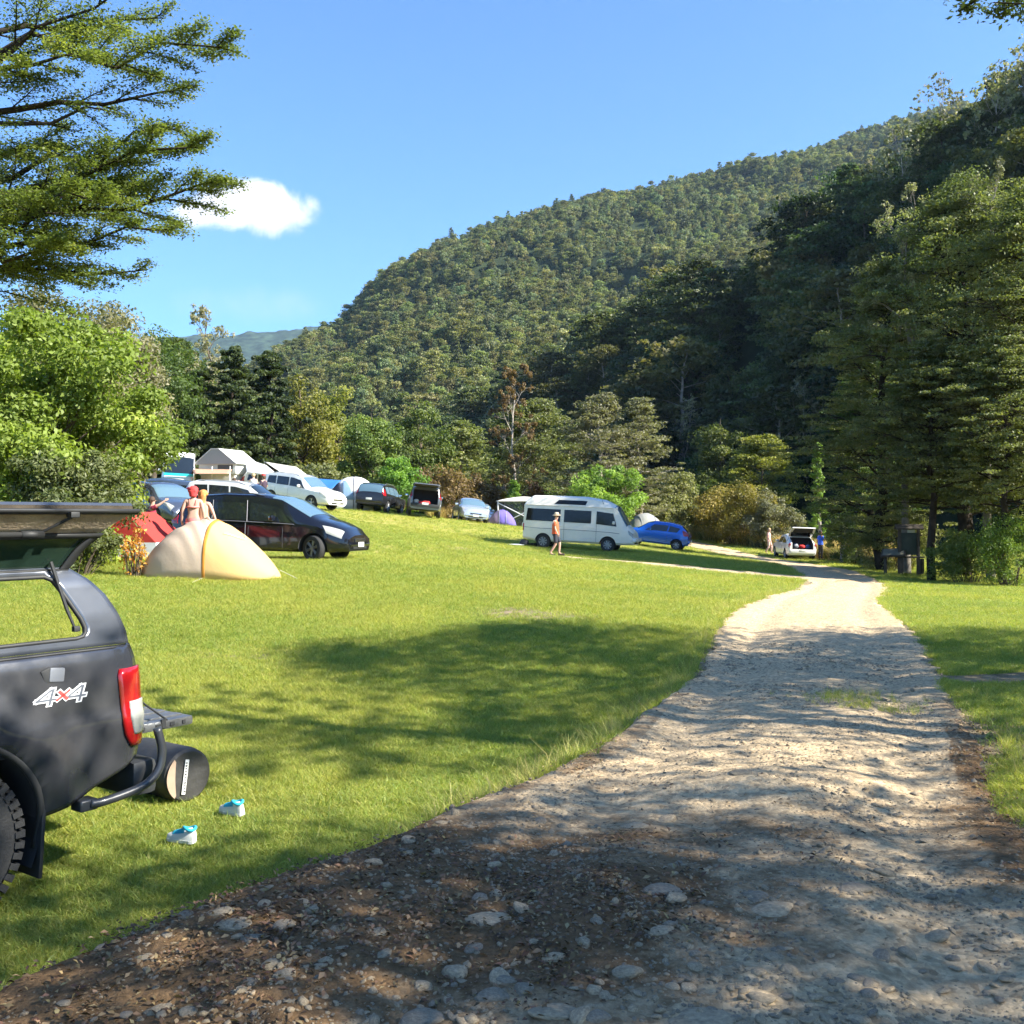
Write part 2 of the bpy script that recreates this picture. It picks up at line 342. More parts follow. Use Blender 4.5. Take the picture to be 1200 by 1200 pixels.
# ------------------------------------------------------------------ ground sheet
def axis(segs):
    a=[segs[0][0]]
    for s,e,n in segs: a += list(np.linspace(s,e,n+1)[1:])
    return np.array(a)
def bare_patches(x,y):
    """dry patches on the lawn, 0..1"""
    b=.8*np.exp(-(((x-.5)/1.5)**2+((y-16.3)/.9)**2))+.55*np.exp(-(((x+3.2)/1.6)**2+((y-12.5)/.5)**2))+.5*np.exp(-(((x+1.2)/2.2)**2+((y-34)/2)**2))
    sd=np.maximum(track_sd(x,y),np.maximum(side_sd(x,y)-.25,spur_sd(x,y)))
    b=b+.75*np.clip(fbm(x*.42,y*.42,4,181)-.22,0,1)*(y>5)+.5*np.clip(fbm(x*1.9,y*1.9,3,182)-.45,0,1)
    b=np.maximum(b,sstep(-.12,.16,sd)); b=np.maximum(b,.36*sstep(-1.0,-.1,sd)*(y>9))
    right=sstep(2.4,3.2,x)*(1-sstep(7.6,9.8,y))*(1-sstep(4.5,6.5,x))*np.clip(.72+.9*fbm(x*1.4,y*1.1,4,199),.1,1)                 # littered verge on the near right
    return np.maximum(b,right)
gx=axis([(-3400,-400,8),(-400,-90,14),(-90,-30,24),(-30,-8,70),(-8,-4,50),(-4,4.5,150),(4.5,9,50),(9,30,60),(30,90,24),(90,400,14),(400,3400,8)])
gy=axis([(-600,-60,8),(-60,-10,14),(-10,2.5,30),(2.5,9,130),(9,16,80),(16,40,90),(40,100,60),(100,300,20),(300,3400,14)])
GX,GY=np.meshgrid(gx,gy,indexing='ij'); GZ=H(GX,GY)
dlow=track_sd(GX,GY); GZ=GZ-.10*sstep(.05,.35,dlow)       # the bed under the track
nx,ny=GX.shape; ii=np.arange(nx*ny).reshape(nx,ny)
Fq=np.stack([ii[:-1,:-1],ii[1:,:-1],ii[1:,1:],ii[:-1,1:]],-1).reshape(-1,4)
me=np_mesh('ground',np.stack([GX,GY,GZ],-1).reshape(-1,3),Fq)
a=me.attributes.new('bare','FLOAT','POINT'); a.data.foreach_set('value',bare_patches(GX,GY).ravel().astype(np.float32))
ground=mesh_obj('ground',me,mat_ground(),angle=0); tag(ground,kind='structure')
# ------------------------------------------------------------------ the gravel track, a sheet with worn relief lying on the ground
def track_relief(x,y):
    c=(seg_dist(x,y,TL)-(-seg_dist(x,y,TR)))  # -w..w across
    rut=-.035*np.exp(-((np.abs(c)-1.6)/.45)**2)
    n=.022*fbm(x*1.1,y*1.1,3,21)+.010*fbm(x*5,y*5,3,22)+.007*fbm(x*17,y*17,2,23)
    hump=.10*np.exp(-(((x+.5)/1.6)**2+((y-3.9)/1.1)**2))+.07*np.exp(-(((x-1.6)/.8)**2+((y-6.1)/.35)**2))
    return rut+n*(1+.5*sstep(6,3,y))+hump
def track_mesh(TLp,TRp,name,dens):
    ts=[];  
    seglen=np.hypot(*(((TLp[1:]+TRp[1:])-(TLp[:-1]+TRp[:-1]))/2).T); cum=np.concatenate([[0],np.cumsum(seglen)])
    ym=(TLp[:,1]+TRp[:,1])/2
    s=0
    while s<cum[-1]:
        ts.append(s); yy=np.interp(s,cum,ym); s+=float(np.clip(abs(yy)*.0055,.02,.6)) if yy>2 else .15
    ts=np.array(ts); lx=np.interp(ts,cum,TLp[:,0]); ly=np.interp(ts,cum,TLp[:,1]); rx=np.interp(ts,cum,TRp[:,0]); ry=np.interp(ts,cum,TRp[:,1])
    # widen a little beyond the edges, the border dips under the turf
    u=np.linspace(-.09,1.09,dens)
    X=lx[:,None]+(rx-lx)[:,None]*u; Y=ly[:,None]+(ry-ly)[:,None]*u
    return X,Y
TXs,TYs=track_mesh(TL,TR,'t',150)
sd=track_sd(TXs,TYs); en=.12*fbm(TXs*2.3,TYs*2.3,4,31)*np.clip(TYs/8,.6,4)
TZ=H(TXs,TYs)+.012+track_relief(TXs,TYs)*sstep(-.05,.4,sd)-.14*(1-sstep(-.16,.10,sd+en))
nx,ny=TXs.shape; ii=np.arange(nx*ny).reshape(nx,ny); Fq=np.stack([ii[:-1,:-1],ii[:-1,1:],ii[1:,1:],ii[1:,:-1]],-1).reshape(-1,4)
me=np_mesh('gravel_track',np.stack([TXs,TYs,TZ],-1).reshape(-1,3),Fq)
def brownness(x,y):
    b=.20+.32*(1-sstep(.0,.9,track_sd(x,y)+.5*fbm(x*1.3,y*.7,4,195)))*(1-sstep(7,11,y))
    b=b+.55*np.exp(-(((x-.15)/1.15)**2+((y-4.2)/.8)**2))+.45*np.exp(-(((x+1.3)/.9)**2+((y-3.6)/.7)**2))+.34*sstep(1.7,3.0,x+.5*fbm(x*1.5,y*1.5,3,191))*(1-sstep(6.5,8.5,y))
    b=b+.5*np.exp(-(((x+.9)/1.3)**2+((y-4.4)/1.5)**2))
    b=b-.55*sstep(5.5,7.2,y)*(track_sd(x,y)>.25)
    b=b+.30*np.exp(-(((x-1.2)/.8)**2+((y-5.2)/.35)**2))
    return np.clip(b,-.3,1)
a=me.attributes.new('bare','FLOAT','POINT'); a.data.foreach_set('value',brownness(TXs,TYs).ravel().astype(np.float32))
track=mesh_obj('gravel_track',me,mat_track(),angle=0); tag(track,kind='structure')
def Ht(x,y):
    """surface height including the track relief"""
    s=track_sd(x,y); return H(x,y)+np.where(s>0,.012+track_relief(x,y)*sstep(-.05,.4,s),0)
# side track: a strip with its own sheet
TGRAVEL=track.data.materials[0]
def strip(name,P,wfun,n=24,m=9,lift=.03):
    cum=np.concatenate([[0],np.cumsum(np.hypot(*np.diff(P,axis=0).T))]); s=np.linspace(0,cum[-1],n*4); x=np.interp(s,cum,P[:,0]); y=np.interp(s,cum,P[:,1])
    dx=np.gradient(x); dy=np.gradient(y); l=np.hypot(dx,dy); nxv,nyv=-dy/l,dx/l; u=np.linspace(-1.15,1.15,m*3)
    w=wfun(x,y)
    X=x[:,None]+nxv[:,None]*u*w[:,None]; Y=y[:,None]+nyv[:,None]*u*w[:,None]
    e=np.abs(u)[None,:]+.35*fbm(X*1.2,Y*1.2,3,41)
    Z=H(X,Y)+lift-.14*sstep(.55,1.05,e)-.12*(1-sstep(.0,.9,s[:,None]+.3*fbm(X*2,Y*2,2,43)))*(name=='dirt_path')
    a_,b_=X.shape; ii=np.arange(a_*b_).reshape(a_,b_); Fq=np.stack([ii[:-1,:-1],ii[:-1,1:],ii[1:,1:],ii[1:,:-1]],-1).reshape(-1,4)
    me=np_mesh(name,np.stack([X,Y,Z],-1).reshape(-1,3),Fq); q=me.attributes.new('bare','FLOAT','POINT'); q.data.foreach_set('value',np.full(a_*b_,.12,np.float32))
    b=bmesh.new(); b.from_mesh(me); bmesh.ops.recalc_face_normals(b,faces=b.faces)
    if sum(f.normal.z for f in b.faces)<0: bmesh.ops.reverse_faces(b,faces=b.faces)
    b.to_mesh(me); b.free()
    o=mesh_obj(name,me,TGRAVEL,angle=0); tag(o,kind='structure'); return o
strip('side_path',SIDE,lambda x,y:np.interp(x,[0,2,6,11],[.35,.8,1.2,1.9]),24,9,.035)
#strip('dirt_path',SPUR,lambda x,y:np.full(x.shape,.62),20,9,.028)
# ------------------------------------------------------------------ hills
def hill_mat(name,a,b,s):
    return mat(name,a,rough=.95,var=.4,vscale=s,bump=.6,bscale=s*4,spec=.1)
FOOT=np.array([(120,-160),(85,-60),(62,10),(44,50),(33,82),(20,110),(6,140),(-14,180),(-50,250),(-90,330),(-140,420)],float)
def interp_px(px,tab): 
    t=np.array(tab,float); return np.interp(px,t[:,0],t[:,1])
SKY_B=[(-200,500),(300,520),(480,500),(540,470),(600,430),(650,405),(700,370),(740,335),(800,290),(850,285),(890,262),(930,235),(970,203),(1010,165),(1045,135),(1090,115),(1130,98),(1200,62),(1300,20),(1500,-60)]
def hillB(phi,r):
    """phi azimuth from +Y (radians, right positive), r range"""
    x=r*np.sin(phi); y=r*np.cos(phi)
    g=np.maximum(seg_dist(x,y,FOOT),0)   # right of the foot line
    ph=np.degrees(phi)
    px=600+1200*np.tan(np.clip(phi,R(-50),R(36.8)))
    E=(HOR-interp_px(px,SKY_B))/1200*np.cos(np.clip(phi,R(-50),R(36.8)))
    E=np.where(ph>28, np.interp(ph,[28,36,72,85,112],[.43,.50,.54,.50,.45]), E)
    g=g*np.interp(ph,[20,38,75,95],[1.06,1.2,1.2,1.0])  # slope made steeper beyond the frame, to cast shade on the visible face
    return x,y,g,E
nphi=220; phis=np.radians(np.linspace(-30,112,nphi)); rs=np.linspace(40,560,150)
PH,RR=np.meshgrid(phis,rs,indexing='ij'); X,Y,G,E=hillB(PH,RR)
TREE_B=10.0
face=G*.95+5*fbm(X*.03,Y*.03,3,61)*sstep(0,25,G)+2.2*fbm(X*.09,Y*.09,2,62)*sstep(0,12,G)
cap=E*RR-TREE_B+1.5*fbm(X*.06,Y*.06,2,63)
ZB=np.full(X.shape,-6.0); 
for i in range(nphi):
    crest=None
    for j in range(len(rs)):
        if G[i,j]<=0: ZB[i,j]=-1.5-.02*j if crest is None else ZB[i,j-1]-1.5; continue
        if crest is None:
            if face[i,j]>=cap[i,j] and rs[j]>60 and G[i,j]>4: crest=j; zc=cap[i,j]
            ZB[i,j]=min(face[i,j],cap[i,j]) - 1.0 if G[i,j]<2 else min(face[i,j],cap[i,j]) -1.0
        else:
            ZB[i,j]=zc+(rs[j]-rs[crest])*min(.10,E[i,j]*.3)-.5
ii=np.arange(X.size).reshape(X.shape); Fq=np.stack([ii[:-1,:-1],ii[:-1,1:],ii[1:,1:],ii[1:,:-1]],-1).reshape(-1,4)
keep=(G.reshape(-1)[Fq].max(1)>0)
me=np_mesh('near_hill',np.stack([X,Y,ZB],-1).reshape(-1,3),Fq[keep]); hb=mesh_obj('near_hill',me,hill_mat('slope_soil',(.030,.042,.020),(.05,.05,.03),.08),angle=0); tag(hb,kind='structure')
B_GRID=(phis,rs,ZB,G)
SKY_A=[(-300,470),(150,440),(250,418),(300,400),(350,374),(400,350),(440,312),(470,291),(510,268),(560,250),(600,237),(650,225),(700,212),(750,205),(800,192),(850,184),(900,174),(950,158),(1000,141),(1040,128),(1200,80),(1400,40)]
phiA=np.radians(np.linspace(-33,30,200)); rA=np.linspace(150,1050,170)
PA,RA=np.meshgrid(phiA,rA,indexing='ij'); XA=RA*np.sin(PA); YA=RA*np.cos(PA)
pxA=600+1200*np.tan(PA); EA=(HOR-interp_px(pxA,SKY_A))/1200*np.cos(PA)
rc=np.interp(pxA,[-300,300,450,600,800,1050,1300],[520,520,600,680,760,820,860])
t=np.clip((RA-150)/(rc-150),0,1.6); zc=EA*rc-9
prof=np.where(t<1, t**1.12, 1-.35*(t-1))
gul=1.0*fbm(XA*.007+3,YA*.007,3,71)
rid=np.abs(fbm((XA*.9+YA*.35)*.012,(YA*.4)*.012,3,72))
ZA=zc*prof + (16*gul-26*(rid-.3))*sstep(.05,.5,t)*(1-sstep(.80,1.0,t)) -3 + 2.5*fbm(XA*.03,YA*.03,2,73)
ii=np.arange(XA.size).reshape(XA.shape); Fq=np.stack([ii[:-1,:-1],ii[:-1,1:],ii[1:,1:],ii[1:,:-1]],-1).reshape(-1,4)
me=np_mesh('far_hill',np.stack([XA,YA,ZA],-1).reshape(-1,3),Fq); ha=mesh_obj('far_hill',me,MATS['slope_soil'],angle=0); tag(ha,kind='structure')
# the farthest ridge, wooded too: only relief and colour reach this far
pr=np.radians(np.linspace(-36,12,260)); rr=np.linspace(1500,3300,60); PP,RP=np.meshgrid(pr,rr,indexing='ij')
pxr=600+1200*np.tan(PP); ER=(HOR-interp_px(pxr,[(-300,350),(100,400),(200,394),(265,390),(325,386),(420,376),(600,380),(850,420)]))/1200*np.cos(PP)
tt=np.clip((RP-1500)/(2700-1500),0,1.5); XR=RP*np.sin(PP); YR=RP*np.cos(PP)
ZR=ER*2700*np.where(tt<1,tt,1-.4*(tt-1))+60*fbm(XR*.0016,YR*.0016,4,81)*sstep(0,.5,tt)*(1-sstep(.7,1,tt))+9*fbm(XR*.03,YR*.03,3,82)
ii=np.arange(XR.size).reshape(XR.shape); Fq=np.stack([ii[:-1,:-1],ii[:-1,1:],ii[1:,1:],ii[1:,:-1]],-1).reshape(-1,4)
me=np_mesh('distant_mountain',np.stack([XR,YR,ZR],-1).reshape(-1,3),Fq)
dm=mesh_obj('distant_mountain',me,mat('mountain_wood',(.035,.055,.035),rough=1,var=.6,vscale=.05,bump=1.0,bscale=.08,spec=.05),angle=0); tag(dm,kind='structure')
def sample_grid(ph,r,P,Rr,Z):
    fi=np.interp(ph,P,np.arange(len(P))); fj=np.interp(r,Rr,np.arange(len(Rr))); i=np.clip(fi.astype(int),0,len(P)-2); j=np.clip(fj.astype(int),0,len(Rr)-2); a=fi-i; b=fj-j
    return (Z[i,j]*(1-a)+Z[i+1,j]*a)*(1-b)+(Z[i,j+1]*(1-a)+Z[i+1,j+1]*a)*b
# ------------------------------------------------------------------ trees
class Tree:
    def __init__(s,seed): s.r=np.random.default_rng(seed); s.tv=[];s.tf=[];s.nt=0; s.lc=[];s.ln=[];s.ls=[];s.lt=[]; s.asp=.5
    def tube(s,pts,r0,r1,n=6):
        pts=np.asarray(pts,float); m=len(pts); rad=np.linspace(r0,r1,m)
        t=np.gradient(pts,axis=0); t/=np.linalg.norm(t,axis=1)[:,None]+1e-9
        up=np.where(np.abs(t[:,2:3])<.85,np.array([[0,0,1.]]),np.array([[1.,0,0]])); u=np.cross(t,up); u/=np.linalg.norm(u,axis=1)[:,None]+1e-9; w=np.cross(t,u)
        a=np.arange(n)*2*np.pi/n
        ring=pts[:,None]+(u[:,None]*np.cos(a)[None,:,None]+w[:,None]*np.sin(a)[None,:,None])*rad[:,None,None]
        s.tv.append(ring.reshape(-1,3)); i=np.arange(m*n).reshape(m,n)
        s.tf.append(np.stack([i[:-1],np.roll(i[:-1],-1,1),np.roll(i[1:],-1,1),i[1:]],-1).reshape(-1,4)+s.nt); s.nt+=m*n
    def path(s,p0,d,L,n=5,bend=.25,lift=0.0):
        p=[np.array(p0,float)]; d=np.array(d,float); d/=np.linalg.norm(d)
        for k in range(n-1):
            d=d+s.r.normal(0,bend,3)*.5+np.array([0,0,lift/n]); d/=np.linalg.norm(d); p.append(p[-1]+d*L/(n-1))
        return np.array(p)
    def clumps(s,C,Rd,n,size,up=.5,jit=.5,tb=None):
        """n leaves in each ellipsoid clump C with radii Rd"""
        C=np.asarray(C,float); Rd=np.asarray(Rd,float); m=len(C)
        d=s.r.normal(size=(m,n,3)); d/=np.linalg.norm(d,axis=2)[...,None]
        rr=s.r.random((m,n,1))**.45
        pos=C[:,None]+d*rr*Rd[:,None]
        nr=d*(1-up)+np.array([0,0,up])+s.r.normal(0,jit,(m,n,3)); nr/=np.linalg.norm(nr,axis=2)[...,None]
        tb=s.r.random(m) if tb is None else tb
        ti=np.clip(.6*tb[:,None]+.4*s.r.random((m,n)),0,1)
        s.lc.append(pos.reshape(-1,3)); s.ln.append(nr.reshape(-1,3)); s.ls.append((size*s.r.uniform(.6,1.4,(m,n))).ravel()); s.lt.append(ti.ravel())
    def leaf_arrays(s):
        C=np.concatenate(s.lc);Nn=np.concatenate(s.ln);S=np.concatenate(s.ls);T=np.concatenate(s.lt); n=len(C)
        a=s.r.normal(size=(n,3)); t=np.cross(Nn,a); t/=np.linalg.norm(t,axis=1)[:,None]+1e-9; b=np.cross(Nn,t)
        l=t*S[:,None]*.5; w=b*S[:,None]*.5*s.asp; k=Nn*S[:,None]*.10
        V=np.stack([C-l-k,C+w+k*.5,C+l-k,C-w+k*.5],1).reshape(-1,3); Fq=np.arange(4*n).reshape(n,4); return V,Fq,T
    def trunk_arrays(s): return np.concatenate(s.tv),np.concatenate(s.tf)
def leaf_mesh(name,T):
    V,Fq,ti=T.leaf_arrays(); me=np_mesh(name,V,Fq); a=me.attributes.new('tint','FLOAT','FACE'); a.data.foreach_set('value',ti.astype(np.float32)); return me
def joint_proto(name,T,ml,mb):
    V,Fq,ti=T.leaf_arrays(); V2,F2=T.trunk_arrays(); me=np_mesh(name,np.concatenate([V,V2]),np.concatenate([Fq,F2+len(V)]))
    a=me.attributes.new('tint','FLOAT','FACE'); a.data.foreach_set('value',np.concatenate([ti,np.full(len(F2),.5)]).astype(np.float32))
    me.materials.append(ml); me.materials.append(mb); mi=np.zeros(len(Fq)+len(F2),np.int32); mi[len(Fq):]=1; me.polygons.foreach_set('material_index',mi)
    o=bpy.data.objects.new(name,me); COL.objects.link(o); return o
BARK=mat('bark',(.10,.08,.06),rough=.95,var=.5,vscale=3,bump=.8,bscale=12,spec=.1)
BARKD=mat('dark_bark',(.035,.028,.022),rough=.95,var=.5,vscale=3,bump=.8,bscale=12,spec=.1)
BARKM=mat('grey_bark',(.20,.18,.155),rough=.9,var=.35,vscale=4,bump=.5,bscale=14,spec=.1)
BARKP=mat('pale_bark',(.34,.30,.26),rough=.9,var=.35,vscale=4,bump=.5,bscale=14,spec=.1)
# ------------------------------------------------------------------ vehicles
GLASS=mat('dark_glass',(.012,.016,.018),rough=.06,spec=.9,coat=.4)
GLASSB=mat('blue_glass',(.10,.17,.22),rough=.08,spec=.9,coat=.5)
RUB=mat('tyre_rubber',(.022,.022,.022),rough=.85,bump=.3,bscale=60)
RIM=mat('alloy',(.45,.46,.47),rough=.32,metal=.8)
RIMD=mat('dusty_alloy',(.20,.19,.17),rough=.5,metal=.6)
BLK=mat('black_plastic',(.022,.023,.024),rough=.6)
CAV=mat('dark_interior',(.03,.03,.032),rough=.9)
LAMPR=mat('red_lamp',(.30,.008,.010),rough=.15,coat=.8)
LAMPC=mat('clear_lamp',(.34,.34,.31),rough=.12,coat=.8)
CHROME=mat('chrome',(.7,.7,.7),rough=.15,metal=1)
PLATE=mat('plate_white',(.75,.75,.72),rough=.5)
def paint(name,c,rough=.28,metal=.25,dirt=None): return mat('paint_'+name,c,rough=rough,metal=metal,coat=.8,var=.04,vscale=3,dirt=dirt)
def wheel_parts(r,wd,rimmat,spokes=5):
    tb=MB(); tb.lathe([(r*.62,-wd/2),(r*.9,-wd/2),(r*.985,-wd*.36),(r,-wd*.2),(r,wd*.2),(r*.985,wd*.36),(r*.9,wd/2),(r*.62,wd/2),(r*.60,0),(r*.62,-wd/2)],axis='y',n=28)
    rb=MB(); rb.lathe([(r*.64,-wd*.46),(r*.60,-wd*.40),(r*.57,-wd*.1),(0,-wd*.08)],axis='y',n=28,mi=1,cap=False)
    for k in range(spokes):
        a=2*math.pi*k/spokes+.3; 
        for da in (-.13,.13):
            p0=Vector((math.cos(a)*r*.08,-wd*.34,math.sin(a)*r*.08)); p1=Vector((math.cos(a+da)*r*.60,-wd*.36,math.sin(a+da)*r*.60)); rb.tube([p0,p1],[r*.07,r*.055],4)
    rb.lathe([(r*.66,-wd*.49),(r*.66,-wd*.40),(r*.59,-wd*.38),(r*.60,-wd*.47),(r*.66,-wd*.49)],axis='y',n=28)
    rb.lathe([(r*.17,-wd*.2),(r*.17,-wd*.42),(0,-wd*.45)],axis='y',n=12)
    return tb,rb
class Car:
    """body surface S(u,t): u metres from the rear, t 0 roof centre .. 7 sill; negative t is the other side"""
    def __init__(s,L,W,top,belt,roofw,sill,ends=(.84,.84)):
        s.L,s.W=L,W; s.top=np.array(top,float); s.belt=np.array(belt,float); s.rw=np.array(roofw,float); s.sill=np.array(sill,float); s.ends=ends
    def sec(s,u):
        L,W=s.L,s.W; e=1.0
        e=min(e, s.ends[0]+(1-s.ends[0])*min(1,max(0,u)/.45)**.5, s.ends[1]+(1-s.ends[1])*min(1,max(0,L-u)/.55)**.5)
        wb=W/2*e; zt=float(np.interp(u,s.top[:,0],s.top[:,1])); zb=min(float(np.interp(u,s.belt[:,0],s.belt[:,1])),zt-.035); wr=wb*float(np.interp(u,s.rw[:,0],s.rw[:,1])); zs=float(np.interp(u,s.sill[:,0],s.sill[:,1]))
        cr=.045*min(1,(zt-zb)/.3+.5)
        mid=zs+(zb-zs)*.55
        return [(0,zt+cr),(wr*.55,zt+cr*.75),(wr*.92,zt-.01),(wr,zt-.05 if zt-zb>.12 else zt-.02),(wb-.02,zb),(wb,mid),(wb-.015,zs+.09),(wb-.10,zs)]
    def S(s,u,t):
        sg=-1 if t<0 else 1; t=abs(t); P=s.sec(u); i=min(int(t),6); f=t-i
        a=P[i];b=P[i+1]; return Vector((u,sg*(a[0]*(1-f)+b[0]*f),a[1]*(1-f)+b[1]*f))
    def body(s,paintm,wheels,wr,cut=None,extra=None):
        us=sorted(set([round(float(v),3) for v in np.linspace(0,s.L,46)]+[round(float(a),3) for a in s.top[:,0]]+[.04,.1,s.L-.04,s.L-.1]))
        ts=[0,.5,1,1.5,2,2.5,3,3.33,3.66,4,4.25,4.5,5,5.5,6,6.5,7]
        full=[-t for t in ts[::-1] if t>0]+ts
        vs=[];n=len(full)
        for u in us:
            for t in full: vs.append(s.S(u,t))
        fs=[]
        for i in range(len(us)-1):
            for j in range(n): 
                j2=(j+1)%n; fs.append((i*n+j,(i+1)*n+j,(i+1)*n+j2,i*n+j2))
        fs.append(tuple(range(n))); fs.append(tuple((len(us)-1)*n+k for k in range(n))[::-1])
        me=bpy.data.meshes.new('body'); me.from_pydata(vs,[],fs); bm=bmesh.new(); bm.from_mesh(me); bmesh.ops.recalc_face_normals(bm,faces=bm.faces); bm.to_mesh(me); bm.free()
        me.materials.append(paintm); me.materials.append(CAV)
        o=bpy.data.objects.new('tmp',me); COL.objects.link(o)
        cb=MB()
        for wx in wheels:
            for sg in (1,-1):
                y0=sg*(s.W/2-.30); y1=sg*(s.W/2+.2); cb.lathe([(wr+.055,min(y0,y1)),(wr+.055,max(y0,y1))],c=(wx,0,wr),axis='y',n=28)
        if cut: 
            for c,d in cut: cb.box(c,d)
        cm=cb.build('cutter',[BLK,CAV],smooth=False)
        for p in cm.data.polygons: p.material_index=1
        md=o.modifiers.new('b','BOOLEAN'); md.object=cm; md.operation='DIFFERENCE'; md.solver='EXACT'; md.use_self=True
        try: md.material_mode='TRANSFER'
        except Exception: pass
        dg=bpy.context.evaluated_depsgraph_get(); res=bpy.data.meshes.new_from_object(o.evaluated_get(dg)); bpy.data.objects.remove(o); bpy.data.objects.remove(cm)
        if len(res.materials)<2:
            while len(res.materials)<2: res.materials.append(CAV)
        return res
    def patch(s,c,off=.008,n=(8,6),mi=0,mb=None,thick=.012):
        """c four (u,t) corners in order; builds a thin curved pane standing just proud of the body"""
        mb=mb or MB(); (a,b,cc,d)=c; P=[];Q=[]
        for i in range(n[0]+1):
            row=[];r2=[]; fi=i/n[0]
            for j in range(n[1]+1):
                fj=j/n[1]; u=(a[0]*(1-fi)+b[0]*fi)*(1-fj)+(d[0]*(1-fi)+cc[0]*fi)*fj; t=(a[1]*(1-fi)+b[1]*fi)*(1-fj)+(d[1]*(1-fi)+cc[1]*fi)*fj
                p=s.S(u,t); du=s.S(min(u+.01,s.L),t)-s.S(max(u-.01,0),t); dt=s.S(u,t+.01)-s.S(u,t-.01); nn=du.cross(dt)
                if nn.length<1e-9: nn=Vector((0,0,1))
                nn.normalize(); ctr=Vector((u,0,.6)); 
                if nn.dot(p-ctr)<0: nn=-nn
                row.append(p+nn*off); r2.append(p+nn*(off-thick))
            P.append(row);Q.append(r2)
        k=len(mb.v); ni,nj=n[0]+1,n[1]+1
        mb.grid(P,mi); b0=k; mb.grid(Q,mi); b1=k+ni*nj
        ring=[i*nj for i in range(ni)]+[(ni-1)*nj+j for j in range(1,nj)]+[i*nj+nj-1 for i in range(ni-2,-1,-1)]+[j for j in range(nj-2,0,-1)]
        for q in range(len(ring)):
            r_=ring[q];r2=ring[(q+1)%len(ring)]; mb.f.append((b0+r_,b0+r2,b1+r2,b1+r_)); mb.m.append(mi)
        return mb
def finish_place(e,x,y,heading,L,W,dz=0.0):
    """set the thing on the slope. local x = front direction, origin = centre on the ground"""
    c,s_=math.cos(heading),math.sin(heading); h=L*.29
    zf=Hs(x+c*h,y+s_*h); zb=Hs(x-c*h,y-s_*h); zl=Hs(x-s_*W*.42,y+c*W*.42); zr=Hs(x+s_*W*.42,y-c*W*.42)
    fx=Vector((c*2*h,s_*2*h,zf-zb)).normalized(); ly=Vector((-s_*W*.84,c*W*.84,zl-zr)).normalized(); up=fx.cross(ly).normalized(); ly=up.cross(fx)
    M_=Matrix((fx,ly,up)).transposed(); e.rotation_euler=M_.to_euler(); e.location=(x,y,(zf+zb+zl+zr)/4+dz)
